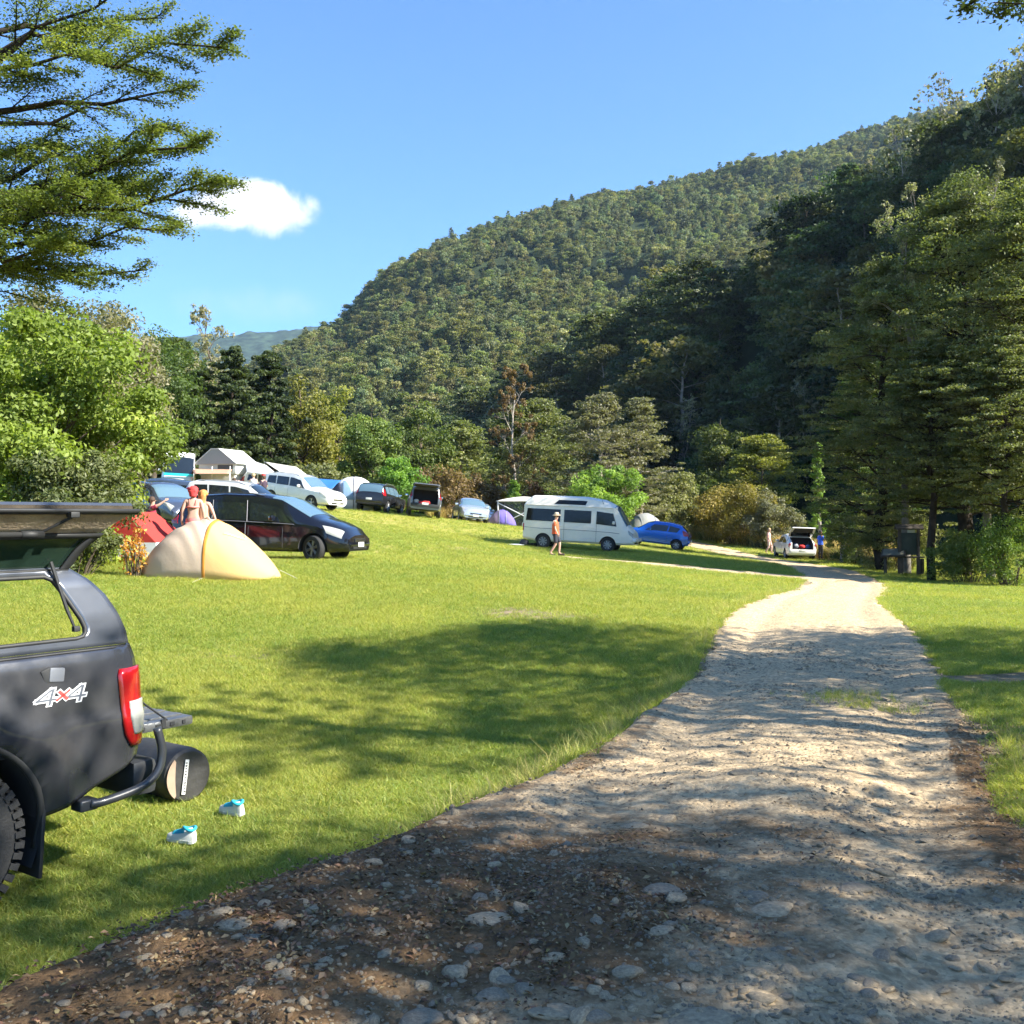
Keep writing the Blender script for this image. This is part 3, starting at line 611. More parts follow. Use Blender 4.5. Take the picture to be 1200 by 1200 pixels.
def make_car(name,label,cat,car,pm,x,y,heading,wheels,wr,windows,windscreen,rearscreen,lights,rimmat=RIM,spokes=5,hatch=None,rails=False,group=None,glass=GLASS,grille=True,plate=True,mirror=True,cladding=None,hatch_cut=None,wsglass=None,steer=0):
    e=empty(name,label,cat,group); Lh=car.L/2
    def off(o): o.location.x-=Lh; return o
    me=car.body(pm,wheels,wr,hatch_cut); off(mesh_obj('body',me,None,e,True,32))
    for sg in (1,-1):
        for w in windows: off(car.patch([(u,t*sg) for u,t in w]).build('side_window',glass,e))
    if windscreen: off(car.patch([(windscreen[0],-2.55),(windscreen[1],-2.75),(windscreen[1],2.75),(windscreen[0],2.55)],n=(8,14)).build('windscreen',wsglass or glass,e))
    if rearscreen and not hatch: off(car.patch([(rearscreen[0],-2.6),(rearscreen[1],-2.45),(rearscreen[1],2.45),(rearscreen[0],2.6)],n=(6,14)).build('rear_window',glass,e))
    for sg in (1,-1):
        if 'head' in lights: off(car.patch([(u,t*sg) for u,t in lights['head']],off=.012).build('headlight',LAMPC,e))
        if 'tail' in lights: off(car.patch([(u,t*sg) for u,t in lights['tail']],off=.014).build('tail_light',LAMPR,e))
    for wx in wheels:
        for sg in (1,-1):
            tb,rb=wheel_parts(wr,.21,rimmat,spokes); o=tb.build('wheel',RUB,e); o.location=(wx-Lh,sg*-(car.W/2-.115),wr)
            if sg<0: o.rotation_euler=(0,0,math.pi)
            if steer and wx==max(wheels): o.rotation_euler.z+=steer
            r_=rb.build('rim',[rimmat,BLK],o)
    # front and rear details on the end faces
    W2=car.W/2*car.ends[1]; zs=car.sec(car.L)[7][1]; zt=car.sec(car.L)[0][1]
    if grille:
        mb=MB(); mb.bbox((car.L+.004,0,zs+(zt-zs)*.68),(.03,W2*.95,(zt-zs)*.22),.008); 
        for k in range(3): mb.box((car.L+.022,0,zs+(zt-zs)*(.61+.07*k)),(.008,W2*.9,.012),1)
        off(mb.build('grille',[BLK,CHROME],e)); mb=MB(); mb.bbox((car.L+.004,0,zs+(zt-zs)*.22),(.03,W2*1.25,(zt-zs)*.2),.01); off(mb.build('bumper_vent',BLK,e))
    mb=MB(); mb.bbox((car.L-.02,0,zs+(zt-zs)*.42),(.12,W2*1.82,.10),.03); off(mb.build('front_bumper',pm,e))
    zr=car.sec(0)[7][1]; zrt=car.sec(0)[0][1]; mb=MB(); mb.bbox((.0,0,zr+(zrt-zr)*.38),(.14,car.W*car.ends[0]*.97,.20),.04); off(mb.build('rear_bumper',cladding or pm,e))
    if plate:
        mb=MB(); mb.bbox((car.L+.045,0,zs+(zt-zs)*.40),(.012,.36,.12),.004); off(mb.build('number_plate',PLATE,e))
        mb=MB(); mb.bbox((-.08,0,zr+(zrt-zr)*.55),(.012,.36,.12),.004); off(mb.build('number_plate',PLATE,e))
    # door seams and handles
    zb=float(np.interp(car.L*.5,car.belt[:,0],car.belt[:,1]))
    seam=[w[0][0] for w in windows[1:]] if windows else []
    for sg in (1,-1):
        for u in seam: mb=MB(); mb.tube([car.S(u+.02,sg*t)+Vector((0,sg*.001,0)) for t in (3.9,4.5,5,5.5,6)],.006,4); off(mb.build('door_seam',BLK,e))
        for u in seam[:2]:
            p=car.S(u-.18,sg*4.35); mb=MB(); mb.bbox((p.x,p.y+sg*.02,p.z),(.17,.03,.028),.01); off(mb.build('door_handle',pm,e))
        if mirror and windscreen:
            p=car.S(windscreen[0]-(.12 if car.L>3 else .1)+ (windscreen[1]-windscreen[0])*.25,sg*3.85); mb=MB(); mb.bbox((p.x,p.y+sg*.12,p.z+.05),(.09,.20,.14),.035); o=off(mb.build('wing_mirror',pm,e)); mb=MB(); mb.bbox((p.x-.05,p.y+sg*.12,p.z+.05),(.012,.16,.11),.005); mb.build('mirror_glass',CHROME,o)
        if rails:
            mb=MB(); us=np.linspace(rails[0],rails[1],7); mb.tube([car.S(float(u),sg*2.3)+Vector((0,0,.045 if 0<i<6 else .0)) for i,u in enumerate(us)],.018,6); off(mb.build('roof_rail',rails[2],e))
    if hatch:  # raised tailgate hinged at the roof's rear edge
        u0,ang,ln=hatch; p=car.S(u0,0); hw=car.sec(u0)[3][0]*.98
        he=bpy.data.objects.new('tailgate',None)
        d=Vector((-math.cos(ang),0,math.sin(ang))); nrm=Vector((math.sin(ang),0,math.cos(ang)))
        def q(a,yv,b=0): return p+d*a+nrm*b+Vector((0,yv,0))
        mb=MB(); 
        w0,w1=hw,hw*1.08; cs=[]
        for b in (-.03,.03):
            for (a,yv) in [(0,-w0),(0,w0),(ln*.5,w1),(ln,w1*.92),(ln,-w1*.92),(ln*.5,-w1)]: cs.append(q(a,yv,b+ (-.06 if a>ln*.6 else 0)))
        mb.add(cs,[(0,1,2,5),(2,3,4,5),(6,11,8,7),(8,11,10,9)]+[(i,(i+1)%6,(i+1)%6+6,i+6) for i in range(6)])
        o=off(mb.build('tailgate',pm,e,smooth=False)); mb=MB(); cs=[]
        for b in (-.045,.042): 
            for (a,yv) in [(ln*.08,-w0*.85),(ln*.08,w0*.85),(ln*.5,w1*.88),(ln*.5,-w1*.88)]: cs.append(q(a,yv,b))
        mb.add(cs,[(0,1,2,3),(4,7,6,5)]+[(i,(i+1)%4,(i+1)%4+4,i+4) for i in range(4)]); mb.build('rear_window',glass,o,smooth=False)
        mb=MB(); cs=[]
        for b in (-.10,-.085):
            for (a,yv) in [(ln*.55,-w1*.8),(ln*.55,w1*.8),(ln*.95,w1*.75),(ln*.95,-w1*.75)]: cs.append(q(a,yv,b))
        mb.add(cs,[(0,1,2,3),(4,7,6,5)]+[(i,(i+1)%4,(i+1)%4+4,i+4) for i in range(4)]); mb.build('inner_trim',CAV,o,smooth=False)
        for sg in (1,-1):
            mb=MB(); mb.tube([q(ln*.4,sg*w1*.93),car.S(u0-.02,sg*3.9)+Vector((-.1,0,-.12))],.012,6); off(mb.build('gas_strut',BLK,e))
    finish_place(e,x,y,heading,car.L,car.W); return e
# black people carrier ---------------------------------------------------------
c_mpv=Car(4.77,1.80,[(0,.98),(.06,1.12),(.25,1.42),(.55,1.60),(1.4,1.655),(2.4,1.63),(3.0,1.53),(3.35,1.34),(3.95,1.03),(4.3,.93),(4.6,.80),(4.77,.62)],[(0,.98),(1.5,.96),(3.2,.90),(4.0,.86),(4.77,.55)],[(0,.80),(.5,.78),(2.6,.76),(3.4,.80),(4.0,.88),(4.77,.75)],[(0,.36),(.5,.26),(4.2,.22),(4.77,.26)],(.86,.78))
PB=paint('black',(.010,.011,.018),.16,.3)
mpv=make_car('parked_car','black people carrier parked side on behind the tan and yellow tent','car',c_mpv,PB,-6.15,26.2,R(-13),[.86,3.90],.325,
  [[(.42,3.25),(1.05,3.25),(1.15,3.92),(.55,3.92)],[(1.15,3.25),(2.05,3.25),(2.12,3.92),(1.22,3.92)],[(2.16,3.25),(2.95,3.3),(3.35,3.92),(2.2,3.92)],[(3.08,3.5),(3.3,3.6),(3.72,3.93),(3.45,3.93)]],(2.72,3.78),(.10,.42),
  {'head':[(4.12,3.4),(4.62,2.9),(4.62,4.3),(4.25,4.25)],'tail':[(.02,3.3),(.2,3.6),(.22,4.3),(.02,4.3)]},RIMD,6,rails=(.6,2.5,BLK),steer=-.35,wsglass=GLASSB)
for k,(u0,u1) in enumerate([(1.14,1.18),(2.07,2.14)]):
    for sg in (1,-1): mb=MB(); mb.tube([c_mpv.S(u0+(u1-u0)*t,sg*(3.15+.83*t))+Vector((0,sg*.010,0)) for t in np.linspace(0,1,6)],.007,4); o=mb.build('pillar_trim',mat('grey_trim',(.13,.13,.14),rough=.4),mpv); o.location.x=-c_mpv.L/2
for sg in (1,-1):   # door seam drawn in pale grey trim, and sunshade strip
    mb=MB(); mb.tube([c_mpv.S(2.1,sg*t)+Vector((0,sg*.004,0)) for t in (4,4.5,5,5.5,6,6.3)],.009,4); o=mb.build('door_seam',mat('grey_trim',(0,0,0)),mpv); o.location.x=-c_mpv.L/2
mb=MB()
for sg in (1,-1): mb=MB(); mb.tube([c_mpv.S(float(u),sg*3.97)+Vector((0,sg*.010,0)) for u in np.linspace(.6,3.4,16)],.010,4); o=mb.build('belt_trim',mat('grey_trim',(0,0,0)),mpv); o.location.x=-c_mpv.L/2
# SUV shape ---------------------------------------------------------------------
def suv(L=4.65,W=1.88,Hh=1.72): 
    k=Hh/1.72
    return Car(L,W,[(0,.98),(.04,1.12*k),(.12,1.36*k),(.26,1.60*k),(.5,1.67*k),(1.0,1.71*k),(2.2,1.72*k),(2.75,1.62*k),(3.42,1.17*k),(3.7,1.10*k),(4.3,1.02*k),(L-.08,.90*k),(L,.72)],[(0,1.08*k),(2,1.05*k),(3.3,1.0*k),(4.2,.93*k),(L,.68)],[(0,.84),(.5,.76),(2.6,.75),(3.3,.80),(4.0,.90),(L,.80)],[(0,.44),(.5,.34),(4.1,.32),(L,.36)],(.88,.84))
WIN_SUV=[[(.50,3.2),(1.02,3.2),(1.12,3.9),(.50,3.88)],[(1.10,3.2),(1.90,3.2),(2.0,3.92),(1.18,3.92)],[(1.98,3.2),(2.70,3.25),(3.12,3.92),(2.06,3.92)]]
LT_SUV={'head':[(4.05,3.5),(4.5,3.0),(4.52,4.25),(4.12,4.25)],'tail':[(.04,3.2),(.30,3.4),(.32,4.3),(.03,4.3)]}
PW=paint('white',(.74,.73,.70),.3,.0)
p=at(354,594,55); make_car('parked_car','white sport utility car beside the blue tarpaulin tent, front to the right','car',suv(),PW,p.x,p.y,R(-28),[.88,3.62],.355,WIN_SUV,(2.68,3.48),(.05,.25),LT_SUV,RIM,5,rails=(.6,2.6,RIM),glass=GLASS,wsglass=GLASSB)
p=at(327,580,60); make_car('parked_car','second white car half hidden behind the white sport utility car','car',suv(4.5,1.8,1.62),PW,p.x,p.y,R(-10),[.88,3.6],.34,WIN_SUV,(2.68,3.48),(.05,.25),LT_SUV,RIM,5)
PK=paint('graphite',(.022,.023,.026),.22,.4)
p=at(446,602,61); make_car('parked_car','dark grey four wheel drive car seen from its rear corner beside the dome tent','car',suv(4.55,1.85,1.70),PK,p.x,p.y,R(79),[.85,3.5],.36,WIN_SUV,(2.68,3.48),(.05,.25),LT_SUV,RIM,6,rails=(.6,2.6,RIM),glass=GLASSB)
PT=paint('taupe',(.16,.155,.15),.3,.5)
p=at(495,604,60); hc=make_car('parked_car','grey wagon with its boot lid raised and red bedding inside','car',suv(4.7,1.9,1.78),PT,p.x,p.y,R(97),[.88,3.6],.36,WIN_SUV,(2.68,3.48),None,LT_SUV,RIM,5,hatch=(.28,R(12),.98),hatch_cut=[((.3,0,1.10),(1.6,1.42,.86))],cladding=BLK)
# silver sedans
c_sed=Car(4.6,1.78,[(0,.86),(.06,.99),(.75,1.03),(1.25,1.34),(1.75,1.44),(2.5,1.44),(3.0,1.30),(3.45,1.0),(4.2,.88),(4.5,.74),(4.6,.58)],[(0,.92),(2,.93),(3.3,.90),(4.2,.82),(4.6,.54)],[(0,.86),(.7,.86),(1.4,.74),(2.6,.73),(3.3,.82),(4.0,.90),(4.6,.78)],[(0,.34),(.5,.26),(4.1,.23),(4.6,.24)],(.86,.80))
WIN_SED=[[(1.12,3.45),(1.95,3.25),(2.0,3.92),(.98,3.92)],[(2.03,3.25),(2.75,3.3),(3.18,3.92),(2.08,3.92)]]
LT_SED={'head':[(4.0,3.5),(4.42,2.9),(4.45,4.3),(4.08,4.25)],'tail':[(.03,3.2),(.35,3.3),(.36,4.25),(.02,4.25)]}
PS=paint('silver',(.56,.59,.63),.25,.6)
p=at(550,614,63); make_car('parked_car','silver sedan facing down the field beside the purple tent','car',c_sed,PS,p.x,p.y,R(-79),[.85,3.6],.32,WIN_SED,(2.72,3.46),(.8,1.3),LT_SED,RIM,5,glass=GLASSB)
p=at(559,607,68.5); make_car('parked_car','second silver sedan parked close behind the first','car',c_sed,PS,p.x,p.y,R(-80),[.85,3.6],.32,WIN_SED,(2.72,3.46),(.8,1.3),LT_SED,RIM,5,glass=GLASSB)
PG=paint('slate',(.085,.10,.14),.25,.5)
p=at(186,612,37); make_car('parked_car','slate blue car with its nose behind the red tent','car',c_sed,PG,p.x,p.y,R(-42),[.85,3.6],.32,WIN_SED,(2.72,3.46),(.8,1.3),LT_SED,RIM,5,glass=GLASSB)
# blue hatchback
c_hat=Car(3.95,1.70,[(0,.80),(.05,.98),(.22,1.20),(.48,1.40),(1.1,1.50),(2.0,1.49),(2.4,1.38),(2.9,1.04),(3.6,.90),(3.88,.76),(3.95,.58)],[(0,.98),(1.8,.95),(2.8,.90),(3.6,.82),(3.95,.54)],[(0,.84),(.5,.74),(2.1,.74),(2.8,.82),(3.4,.90),(3.95,.76)],[(0,.34),(.4,.26),(3.5,.23),(3.95,.24)],(.86,.80))
PBL=paint('blue',(.010,.12,.55),.22,.3)
p=at(770,642,59); make_car('parked_car','bright blue hatchback tucked behind the front of the white van','car',c_hat,PBL,p.x-.15,p.y,R(163),[.66,3.15],.30,[[(.55,3.3),(1.15,3.22),(1.2,3.92),(.70,3.92)],[(1.22,3.22),(2.05,3.25),(2.5,3.92),(1.28,3.92)]],(2.1,2.95),(.12,.46),{'head':[(3.4,3.5),(3.8,3.0),(3.82,4.3),(3.45,4.25)],'tail':[(.06,3.0),(.42,3.5),(.30,4.4),(.03,4.4)]},RIM,7)
# white open hatchback on the track
c_pr=Car(4.45,1.74,[(0,.78),(.04,1.0),(.35,1.16),(1.1,1.42),(1.9,1.49),(2.5,1.42),(3.2,1.10),(3.7,.93),(4.2,.82),(4.40,.66),(4.45,.55)],[(0,.95),(1.8,.93),(3.2,.90),(4.0,.78),(4.45,.50)],[(0,.86),(.6,.80),(2.2,.72),(3.0,.78),(3.9,.88),(4.45,.76)],[(0,.32),(.4,.25),(4.0,.22),(4.45,.22)],(.88,.80))
p=at(936,656,60.5); pr=make_car('parked_car','white hatchback with its boot wide open beside the track','car',c_pr,PW,p.x+.2,p.y+1.9,R(88),[.80,3.5],.31,[[(.9,3.5),(1.6,3.25),(1.65,3.92),(.75,3.92)],[(1.7,3.22),(2.45,3.25),(3.15,3.92),(1.75,3.92)]],(2.45,3.25),None,{'head':[(3.8,3.6),(4.25,3.0),(4.3,4.3),(3.9,4.25)],'tail':[(.02,3.2),(.14,3.4),(.14,4.6),(.02,4.6)]},RIM,5,hatch=(.82,R(33),1.12),hatch_cut=[((.35,0,.98),(1.35,1.22,.66))],glass=GLASS)
# pale car with its dark boot lid raised, behind the people carrier
c_wag=suv(4.7,1.84,1.62)
PWG=paint('pale_grey',(.60,.60,.58),.3,.1)
p=at(287,600,40.5); make_car('parked_car','pale grey wagon with white roof seen over the black people carrier','car',c_wag,PWG,p.x,p.y,R(-8),[.88,3.6],.34,WIN_SUV,(2.68,3.48),(.05,.25),LT_SUV,RIM,5,rails=(.6,2.6,RIM))
p=at(222,600,41.5); make_car('parked_car','dark blue car with its boot lid raised behind the two women','car',suv(4.5,1.8,1.45),paint('navy',(.06,.085,.13),.25,.4),p.x-1.2,p.y,R(184),[.88,3.55],.34,WIN_SUV,(2.68,3.48),None,LT_SUV,RIM,5,hatch=(.40,R(8),1.05),hatch_cut=[((.25,0,.98),(1.2,1.36,.7))])
# things in the open boots ------------------------------------------------------
def soft(name,label,cat,loc,d,m,rz=0,seed=0,group=None,tilt=0):
    """a soft rounded bag or bundle"""
    bm=bmesh.new(); bmesh.ops.create_icosphere(bm,subdivisions=3,radius=.5); r=random.Random(seed); 
    ph=[r.uniform(0,6) for _ in range(6)]
    for v in bm.verts:
        c=v.co; k=1+.10*math.sin(5*c.x+ph[0])*math.cos(6*c.y+ph[1])+.07*math.sin(11*c.z+ph[2]+4*c.x); b=.82
        c.x=math.copysign(abs(c.x*2)**b/2,c.x)*k; c.y=math.copysign(abs(c.y*2)**b/2,c.y)*k; c.z=math.copysign(abs(c.z*2)**b/2,c.z)*k
        v.co=Vector((c.x*d[0],c.y*d[1],(c.z+.5)*d[2]))
    me=bpy.data.meshes.new(name); bm.to_mesh(me); bm.free(); o=mesh_obj(name,me,m,None,angle=0); o.location=loc; o.rotation_euler=(tilt,0,rz); return tag(o,label,cat,group)
def in_car(e,u,yv,z,L): 
    bpy.context.view_layer.update(); return e.matrix_world@Vector((u-L/2,yv,z))
RED=mat('red_cloth',(.60,.03,.03),rough=.9,var=.2,bump=.4,bscale=30); TEALC=mat('grey_cloth',(.25,.27,.3),rough=.9,var=.3); 
soft('bedding','red bedding heaped in the boot of the grey wagon','bedding',in_car(hc,.35,.05,.69,4.7),(.5,.75,.22),RED,R(97),1)
soft('bag','pale bag beside the red bedding in the grey wagon','bag',in_car(hc,.30,.5,.69,4.7),(.45,.3,.3),mat('pale_cloth',(.5,.48,.45),rough=.9,var=.2),R(97),2)
soft('bag','red bag in the open boot of the white hatchback','bag',in_car(pr,.45,-.05,.66,4.45),(.35,.35,.25),RED,R(88),3)
soft('bag','grey bag left of the red one in the white hatchback','bag',in_car(pr,.45,.32,.66,4.45),(.4,.34,.3),TEALC,R(88),4)
soft('bag','blue grey bag right of the red one in the white hatchback','bag',in_car(pr,.5,-.42,.66,4.45),(.35,.32,.26),mat('blue_cloth',(.10,.2,.45),rough=.9,var=.2),R(88),5)
# the white high roofed van -----------------------------------------------------
c_van=Car(5.15,1.72,[(0,2.02),(.05,2.20),(.35,2.38),(1.2,2.40),(2.8,2.41),(3.7,2.30),(4.30,2.02),(4.52,1.66),(4.80,1.20),(4.98,1.02),(5.10,.90),(5.15,.70)],[(0,1.22),(3.2,1.20),(4.4,1.14),(4.8,1.0),(5.15,.66)],[(0,.84),(.4,.82),(3.3,.82),(4.2,.84),(4.7,.88),(5.15,.86)],[(0,.42),(.6,.33),(4.6,.33),(5.15,.36)],(.93,.86))
PV=mat('paint_van_white',(.76,.71,.61),rough=.45,coat=.15,var=.05,vscale=3); VGL=mat('van_glass',(.008,.010,.012),rough=.08,spec=.45)
def vsec(u,_o=c_van.sec):
    P=_o(u); zt=P[0][1]-.04
    if u<4.3:  # fibreglass high top: keep the side upright to the gutter, then lean in
        wb=P[4][0]; zg=1.98; P[3]=(wb*.93,min(zg,zt-.02)); P[2]=(wb*(.74 if zt>2.1 else .85),zt-.06)
        P[1]=(P[2][0]*.6,zt+.02)
    return P
c_van.sec=vsec
p=at(681,644,46.8); van=make_car('camper_van','white high roofed van with dark side windows behind the walker in the straw hat','van',c_van,PV,p.x,p.y+.5,R(-16),[.98,3.98],.325,
  [[(.18,3.22),(1.75,3.22),(1.75,3.95),(.12,3.95)],[(1.92,3.22),(3.18,3.22),(3.18,3.95),(1.92,3.95)],[(3.42,3.22),(4.18,3.3),(4.36,3.98),(3.42,3.95)]],(4.22,4.80),None,{'head':[(4.86,3.5),(5.10,3.0),(5.12,4.2),(4.92,4.2)],'tail':[(.0,4.3),(.05,4.3),(.05,5.2),(.0,5.2)]},mat('steel_wheel',(.33,.34,.34),rough=.5,metal=.3),8,wsglass=GLASSB,glass=VGL)
for sg in (1,-1):
    o=c_van.patch([(1.62,2.28*sg),(2.95,2.28*sg),(2.88,2.80*sg),(1.42,2.80*sg)],off=.014).build('roof_window',VGL,van); o.location.x=-c_van.L/2
    mb=MB(); mb.tube([c_van.S(float(u),sg*3.0)+Vector((0,sg*.012,0)) for u in np.linspace(.1,4.15,12)],.016,5); o=mb.build('rain_gutter',PV,van); o.location.x=-c_van.L/2
    mb=MB(); mb.tube([c_van.S(float(u),sg*4.75)+Vector((0,sg*.004,0)) for u in np.linspace(.06,4.5,12)],.010,4); o=mb.build('side_moulding',mat('grey_trim',(0,0,0)),van); o.location.x=-c_van.L/2
mb=MB(); mb.bbox((5.16,0,.58),(.20,1.60,.16),.05); o=mb.build('front_bumper',mat('van_bumper',(.72,.72,.70),rough=.4),van); o.location.x=-c_van.L/2
mb=MB(); mb.tube([c_van.S(3.7,-2.4)+Vector((0,0,0)),c_van.S(3.7,-2.4)+Vector((-.12,0,.28))],.008,5); o=mb.build('antenna',BLK,van); o.location.x=-c_van.L/2
# ------------------------------------------------------------------ the dark pickup with a canopy, near side
# local frame: s = along the truck, + towards the tail; v = outwards from the near side; h = height above the ground
TD=Vector((.582,.813,0)).normalized(); TN=Vector((.813,-.582,0)).normalized(); TO=Vector((-2.088,5.65,-.40))
PT_=mat('paint_dusty_black',(.052,.056,.068),rough=.17,metal=.5,coat=.7,var=.12,vscale=2.5,dirt=((.20,.185,.165),.26))
PTC=mat('paint_canopy',(.082,.092,.115),rough=.24,metal=.45,coat=.7,var=.05,vscale=3,dirt=((.22,.21,.19),.10))
DUST=mat('dusty_lining',(.30,.235,.16),rough=.95,var=.35,vscale=9,bump=.3,bscale=60,dirt=((.46,.36,.24),.8))
ALU=mat('scuffed_aluminium',(.20,.205,.21),rough=.35,metal=.7,var=.3,vscale=8,bump=.2,bscale=60)
def T3(s,v,h): return Vector((s,v,h))
truck=empty('pickup_truck','dusty black pickup with a canopy, its side hatch raised and tailgate lowered','pickup truck')
truck.matrix_world=Matrix(((TD.x,TN.x,0,TO.x),(TD.y,TN.y,0,TO.y),(0,0,1,TO.z),(0,0,0,1)))
WID=1.84; RAIL=1.285
def side_v(s,h):
    """outward bulge of the near body side: shoulder crease, waist, tuck-under, tail rounding"""
    v=.0
    v+=np.interp(h,[.36,.48,.62,.80,.90,.94,1.10,1.22,1.285],[-.075,-.035,-.005,.008,.018,.004,-.012,-.030,-.060])
    v-=.085*max(0,(s+.10)/.20)**2.0          # wraps round at the tail
    # flared arch
    a=math.hypot((s+1.02)/.62,(h-.42)/.60); v+=.045*max(0,1-abs(a-1)/.25) if a>.8 else 0
    return float(v)
WC,WH,AR=-1.02,.42,.50   # wheel centre, height, arch radius
def tail_s(h): return float(np.interp(h,[.36,.5,.72,.74,1.17,1.285],[-.12,-.03,.045,.05,.045,.02]))
def bottom(s): return float(np.interp(s,[-3.4,-1.5,-.6,-.3,-.07,.05],[.40,.40,.43,.52,.62,.70]))
def skin(sgn,y0):
    """one side of the bed; sgn 1 near, -1 far (mirrored)"""
    mb=MB(); ss=[-3.6,-3.0,-2.5,-2.0,-1.8,-1.65]+list(np.linspace(-1.6,0,49)); hs=list(np.linspace(0,1,27)); P={}
    vs=[];idx={}
    for i,s_ in enumerate(ss):
        for j,t in enumerate(hs):
            se=s_ if i<len(ss)-8 else s_+(0)  
            hb=bottom(se); h=hb+(RAIL-hb)*t; f=max(0,(s_+.35)/.35); se=s_+f*tail_s(h)
            # pull verts near the arch onto its edge
            dx,dh=se-WC,h-WH; rr=math.hypot(dx,dh)
            if abs(rr-AR)<.024 : se=WC+dx/rr*AR; h=WH+dh/rr*AR
            idx[i,j]=len(vs); vs.append(T3(se,y0+sgn*side_v(se,h),h))
    fs=[]
    for i in range(len(ss)-1):
        for j in range(len(hs)-1):
            q=[idx[i,j],idx[i+1,j],idx[i+1,j+1],idx[i,j+1]]
            c=sum((vs[k] for k in q),Vector())/4
            if math.hypot(c.x-WC,c.z-WH)<AR: continue
            fs.append(tuple(q))
    mb.add(vs,fs); return mb
b=skin(1,0); o=b.build('bed_side',PT_,truck,angle=0); sm=o.modifiers.new('thick','SOLIDIFY'); sm.thickness=.03; sm.offset=0
b=skin(-1,-WID); o=b.build('bed_side',PT_,truck,angle=0); sm=o.modifiers.new('thick','SOLIDIFY'); sm.thickness=.03; sm.offset=0
# flare lip round the arch, inner wheel housing, mud flap, bed floor, chassis
mb=MB(); an=np.radians(np.linspace(-14,194,34)); mb.tube([T3(WC+math.cos(a)*(AR+.005),side_v(WC+math.cos(a)*AR,WH+math.sin(a)*AR)+.004,WH+math.sin(a)*(AR+.005)) for a in an],.022,6); mb.build('arch_flare',BLK,truck,angle=0)
mb=MB(); P=[[T3(WC+math.cos(a)*(AR-.005),v,WH+math.sin(a)*(AR-.005)) for v in (-.02,-.30)] for a in np.radians(np.linspace(-25,205,26))]; mb.grid(P); o=mb.build('wheel_housing',CAV,truck,angle=0)
mb=MB(); mb.bbox((WC+.50,-.125,.37),(.022,.25,.44),.008,rot=(0,.06,0)); mb.build('mud_flap',BLK,truck)
mb=MB(); mb.box((-1.55,-WID/2,.80),(3.1,WID-.12,.04)); mb.box((-1.6,-WID/2,.58),(3.0,.9,.16)); 
mb.build('bed_floor',CAV,truck,smooth=False)
mb=MB(); mb.box((-3.62,-WID/2,.95),(.06,WID-.1,.9)); mb.build('front_bulkhead',CAV,truck,smooth=False)
tb,rb=wheel_parts(.40,.265,RIMD,6); 
# knobbly tread
for k in range(46):
    a=2*math.pi*k/46
    for q,yy in enumerate((-.105,-.035,.035,.105)):
        aa=a+(.07 if q%2 else 0); M_=Matrix.Rotation(-aa,3,'Y'); tb.box((math.cos(aa)*.402,yy,math.sin(aa)*.402),(.022,.056,.036),0,M_)
    M_=Matrix.Rotation(-a,3,'Y'); tb.box((math.cos(a)*.382,-.135,math.sin(a)*.382),(.045,.012,.03),0,M_)
for k,(sx,vy,rz) in enumerate([(WC,-.145,math.pi),(WC,-WID+.145,0)]):
    o=tb.build('wheel',RUB,truck,smooth=False) if k==0 else None
    if k==1: o=bpy.data.objects.new('wheel',wheel_me); COL.objects.link(o); o.parent=truck
    wheel_me=o.data; o.location=(sx,vy,.40); o.rotation_euler=(0,0,rz)
    if k==0: r_=rb.build('rim',[RIMD,BLK],o); rim_me=r_.data
    else: r_=bpy.data.objects.new('rim',rim_me); COL.objects.link(r_); r_.parent=o
# taillight: wraps the corner
def light_patch(s0,s1,h0,h1,m,name,par,off=.008,cut=None):
    mb=MB(); P=[]
    for i in range(9):
        row=[]
        for j in range(13):
            h=h0+(h1-h0)*j/12; fs=i/8; left=s0+ (cut(h) if cut else 0); s_=left+(s1(h)-left)*fs
            row.append(T3(s_,side_v(s_,h)+off+ .012*math.sin(math.pi*min(1,max(0,fs)))**.5,h))
        P.append(row)
    mb.grid(P); o=mb.build(name,m,par,angle=0); md=o.modifiers.new('t','SOLIDIFY'); md.thickness=.03; md.offset=-1; return o
tlight=light_patch(-.100,lambda h:tail_s(h)+.034,.735,1.165,LAMPR,'tail_light',truck,.026,lambda h:float(np.interp(h,[.735,.80,.88,1.14,1.165],[.075,.032,.012,0,.012])))
light_patch(-.045,lambda h:tail_s(h)+.036,.80,.985,LAMPC,'reversing_lamp',tlight,.036,lambda h:float(np.interp(h,[.80,.86,.90,.985],[.03,.01,.0,0])))
# tailgate lowered
tg=MB(); TGL=.46
tg.bbox((.05+TGL/2,-WID/2,.775),(TGL,WID-.30,.055),.015)
for k in range(9): tg.bbox((.05+TGL*.5,-.25-k*.165,.806),(TGL*.86,.07,.012),.004)
o=tg.build('tailgate',[ALU],truck)
mb=MB(); 
for q,(a,b_) in enumerate([(.16,.03),(.27,.045),(.36,.03),(.44,.02)]): mb.box((a,-.148,.775),(b_,.008,.022))
mb.box((.30,-.150,.785),(.03,.012,.05)); mb.build('latch_plate',BLK,o,smooth=False)
mb=MB(); mb.tube([T3(.06,-.17,1.02),T3(.20,-.16,.90),T3(.33,-.155,.80)],.006,6); mb.build('stay_cable',BLK,truck)
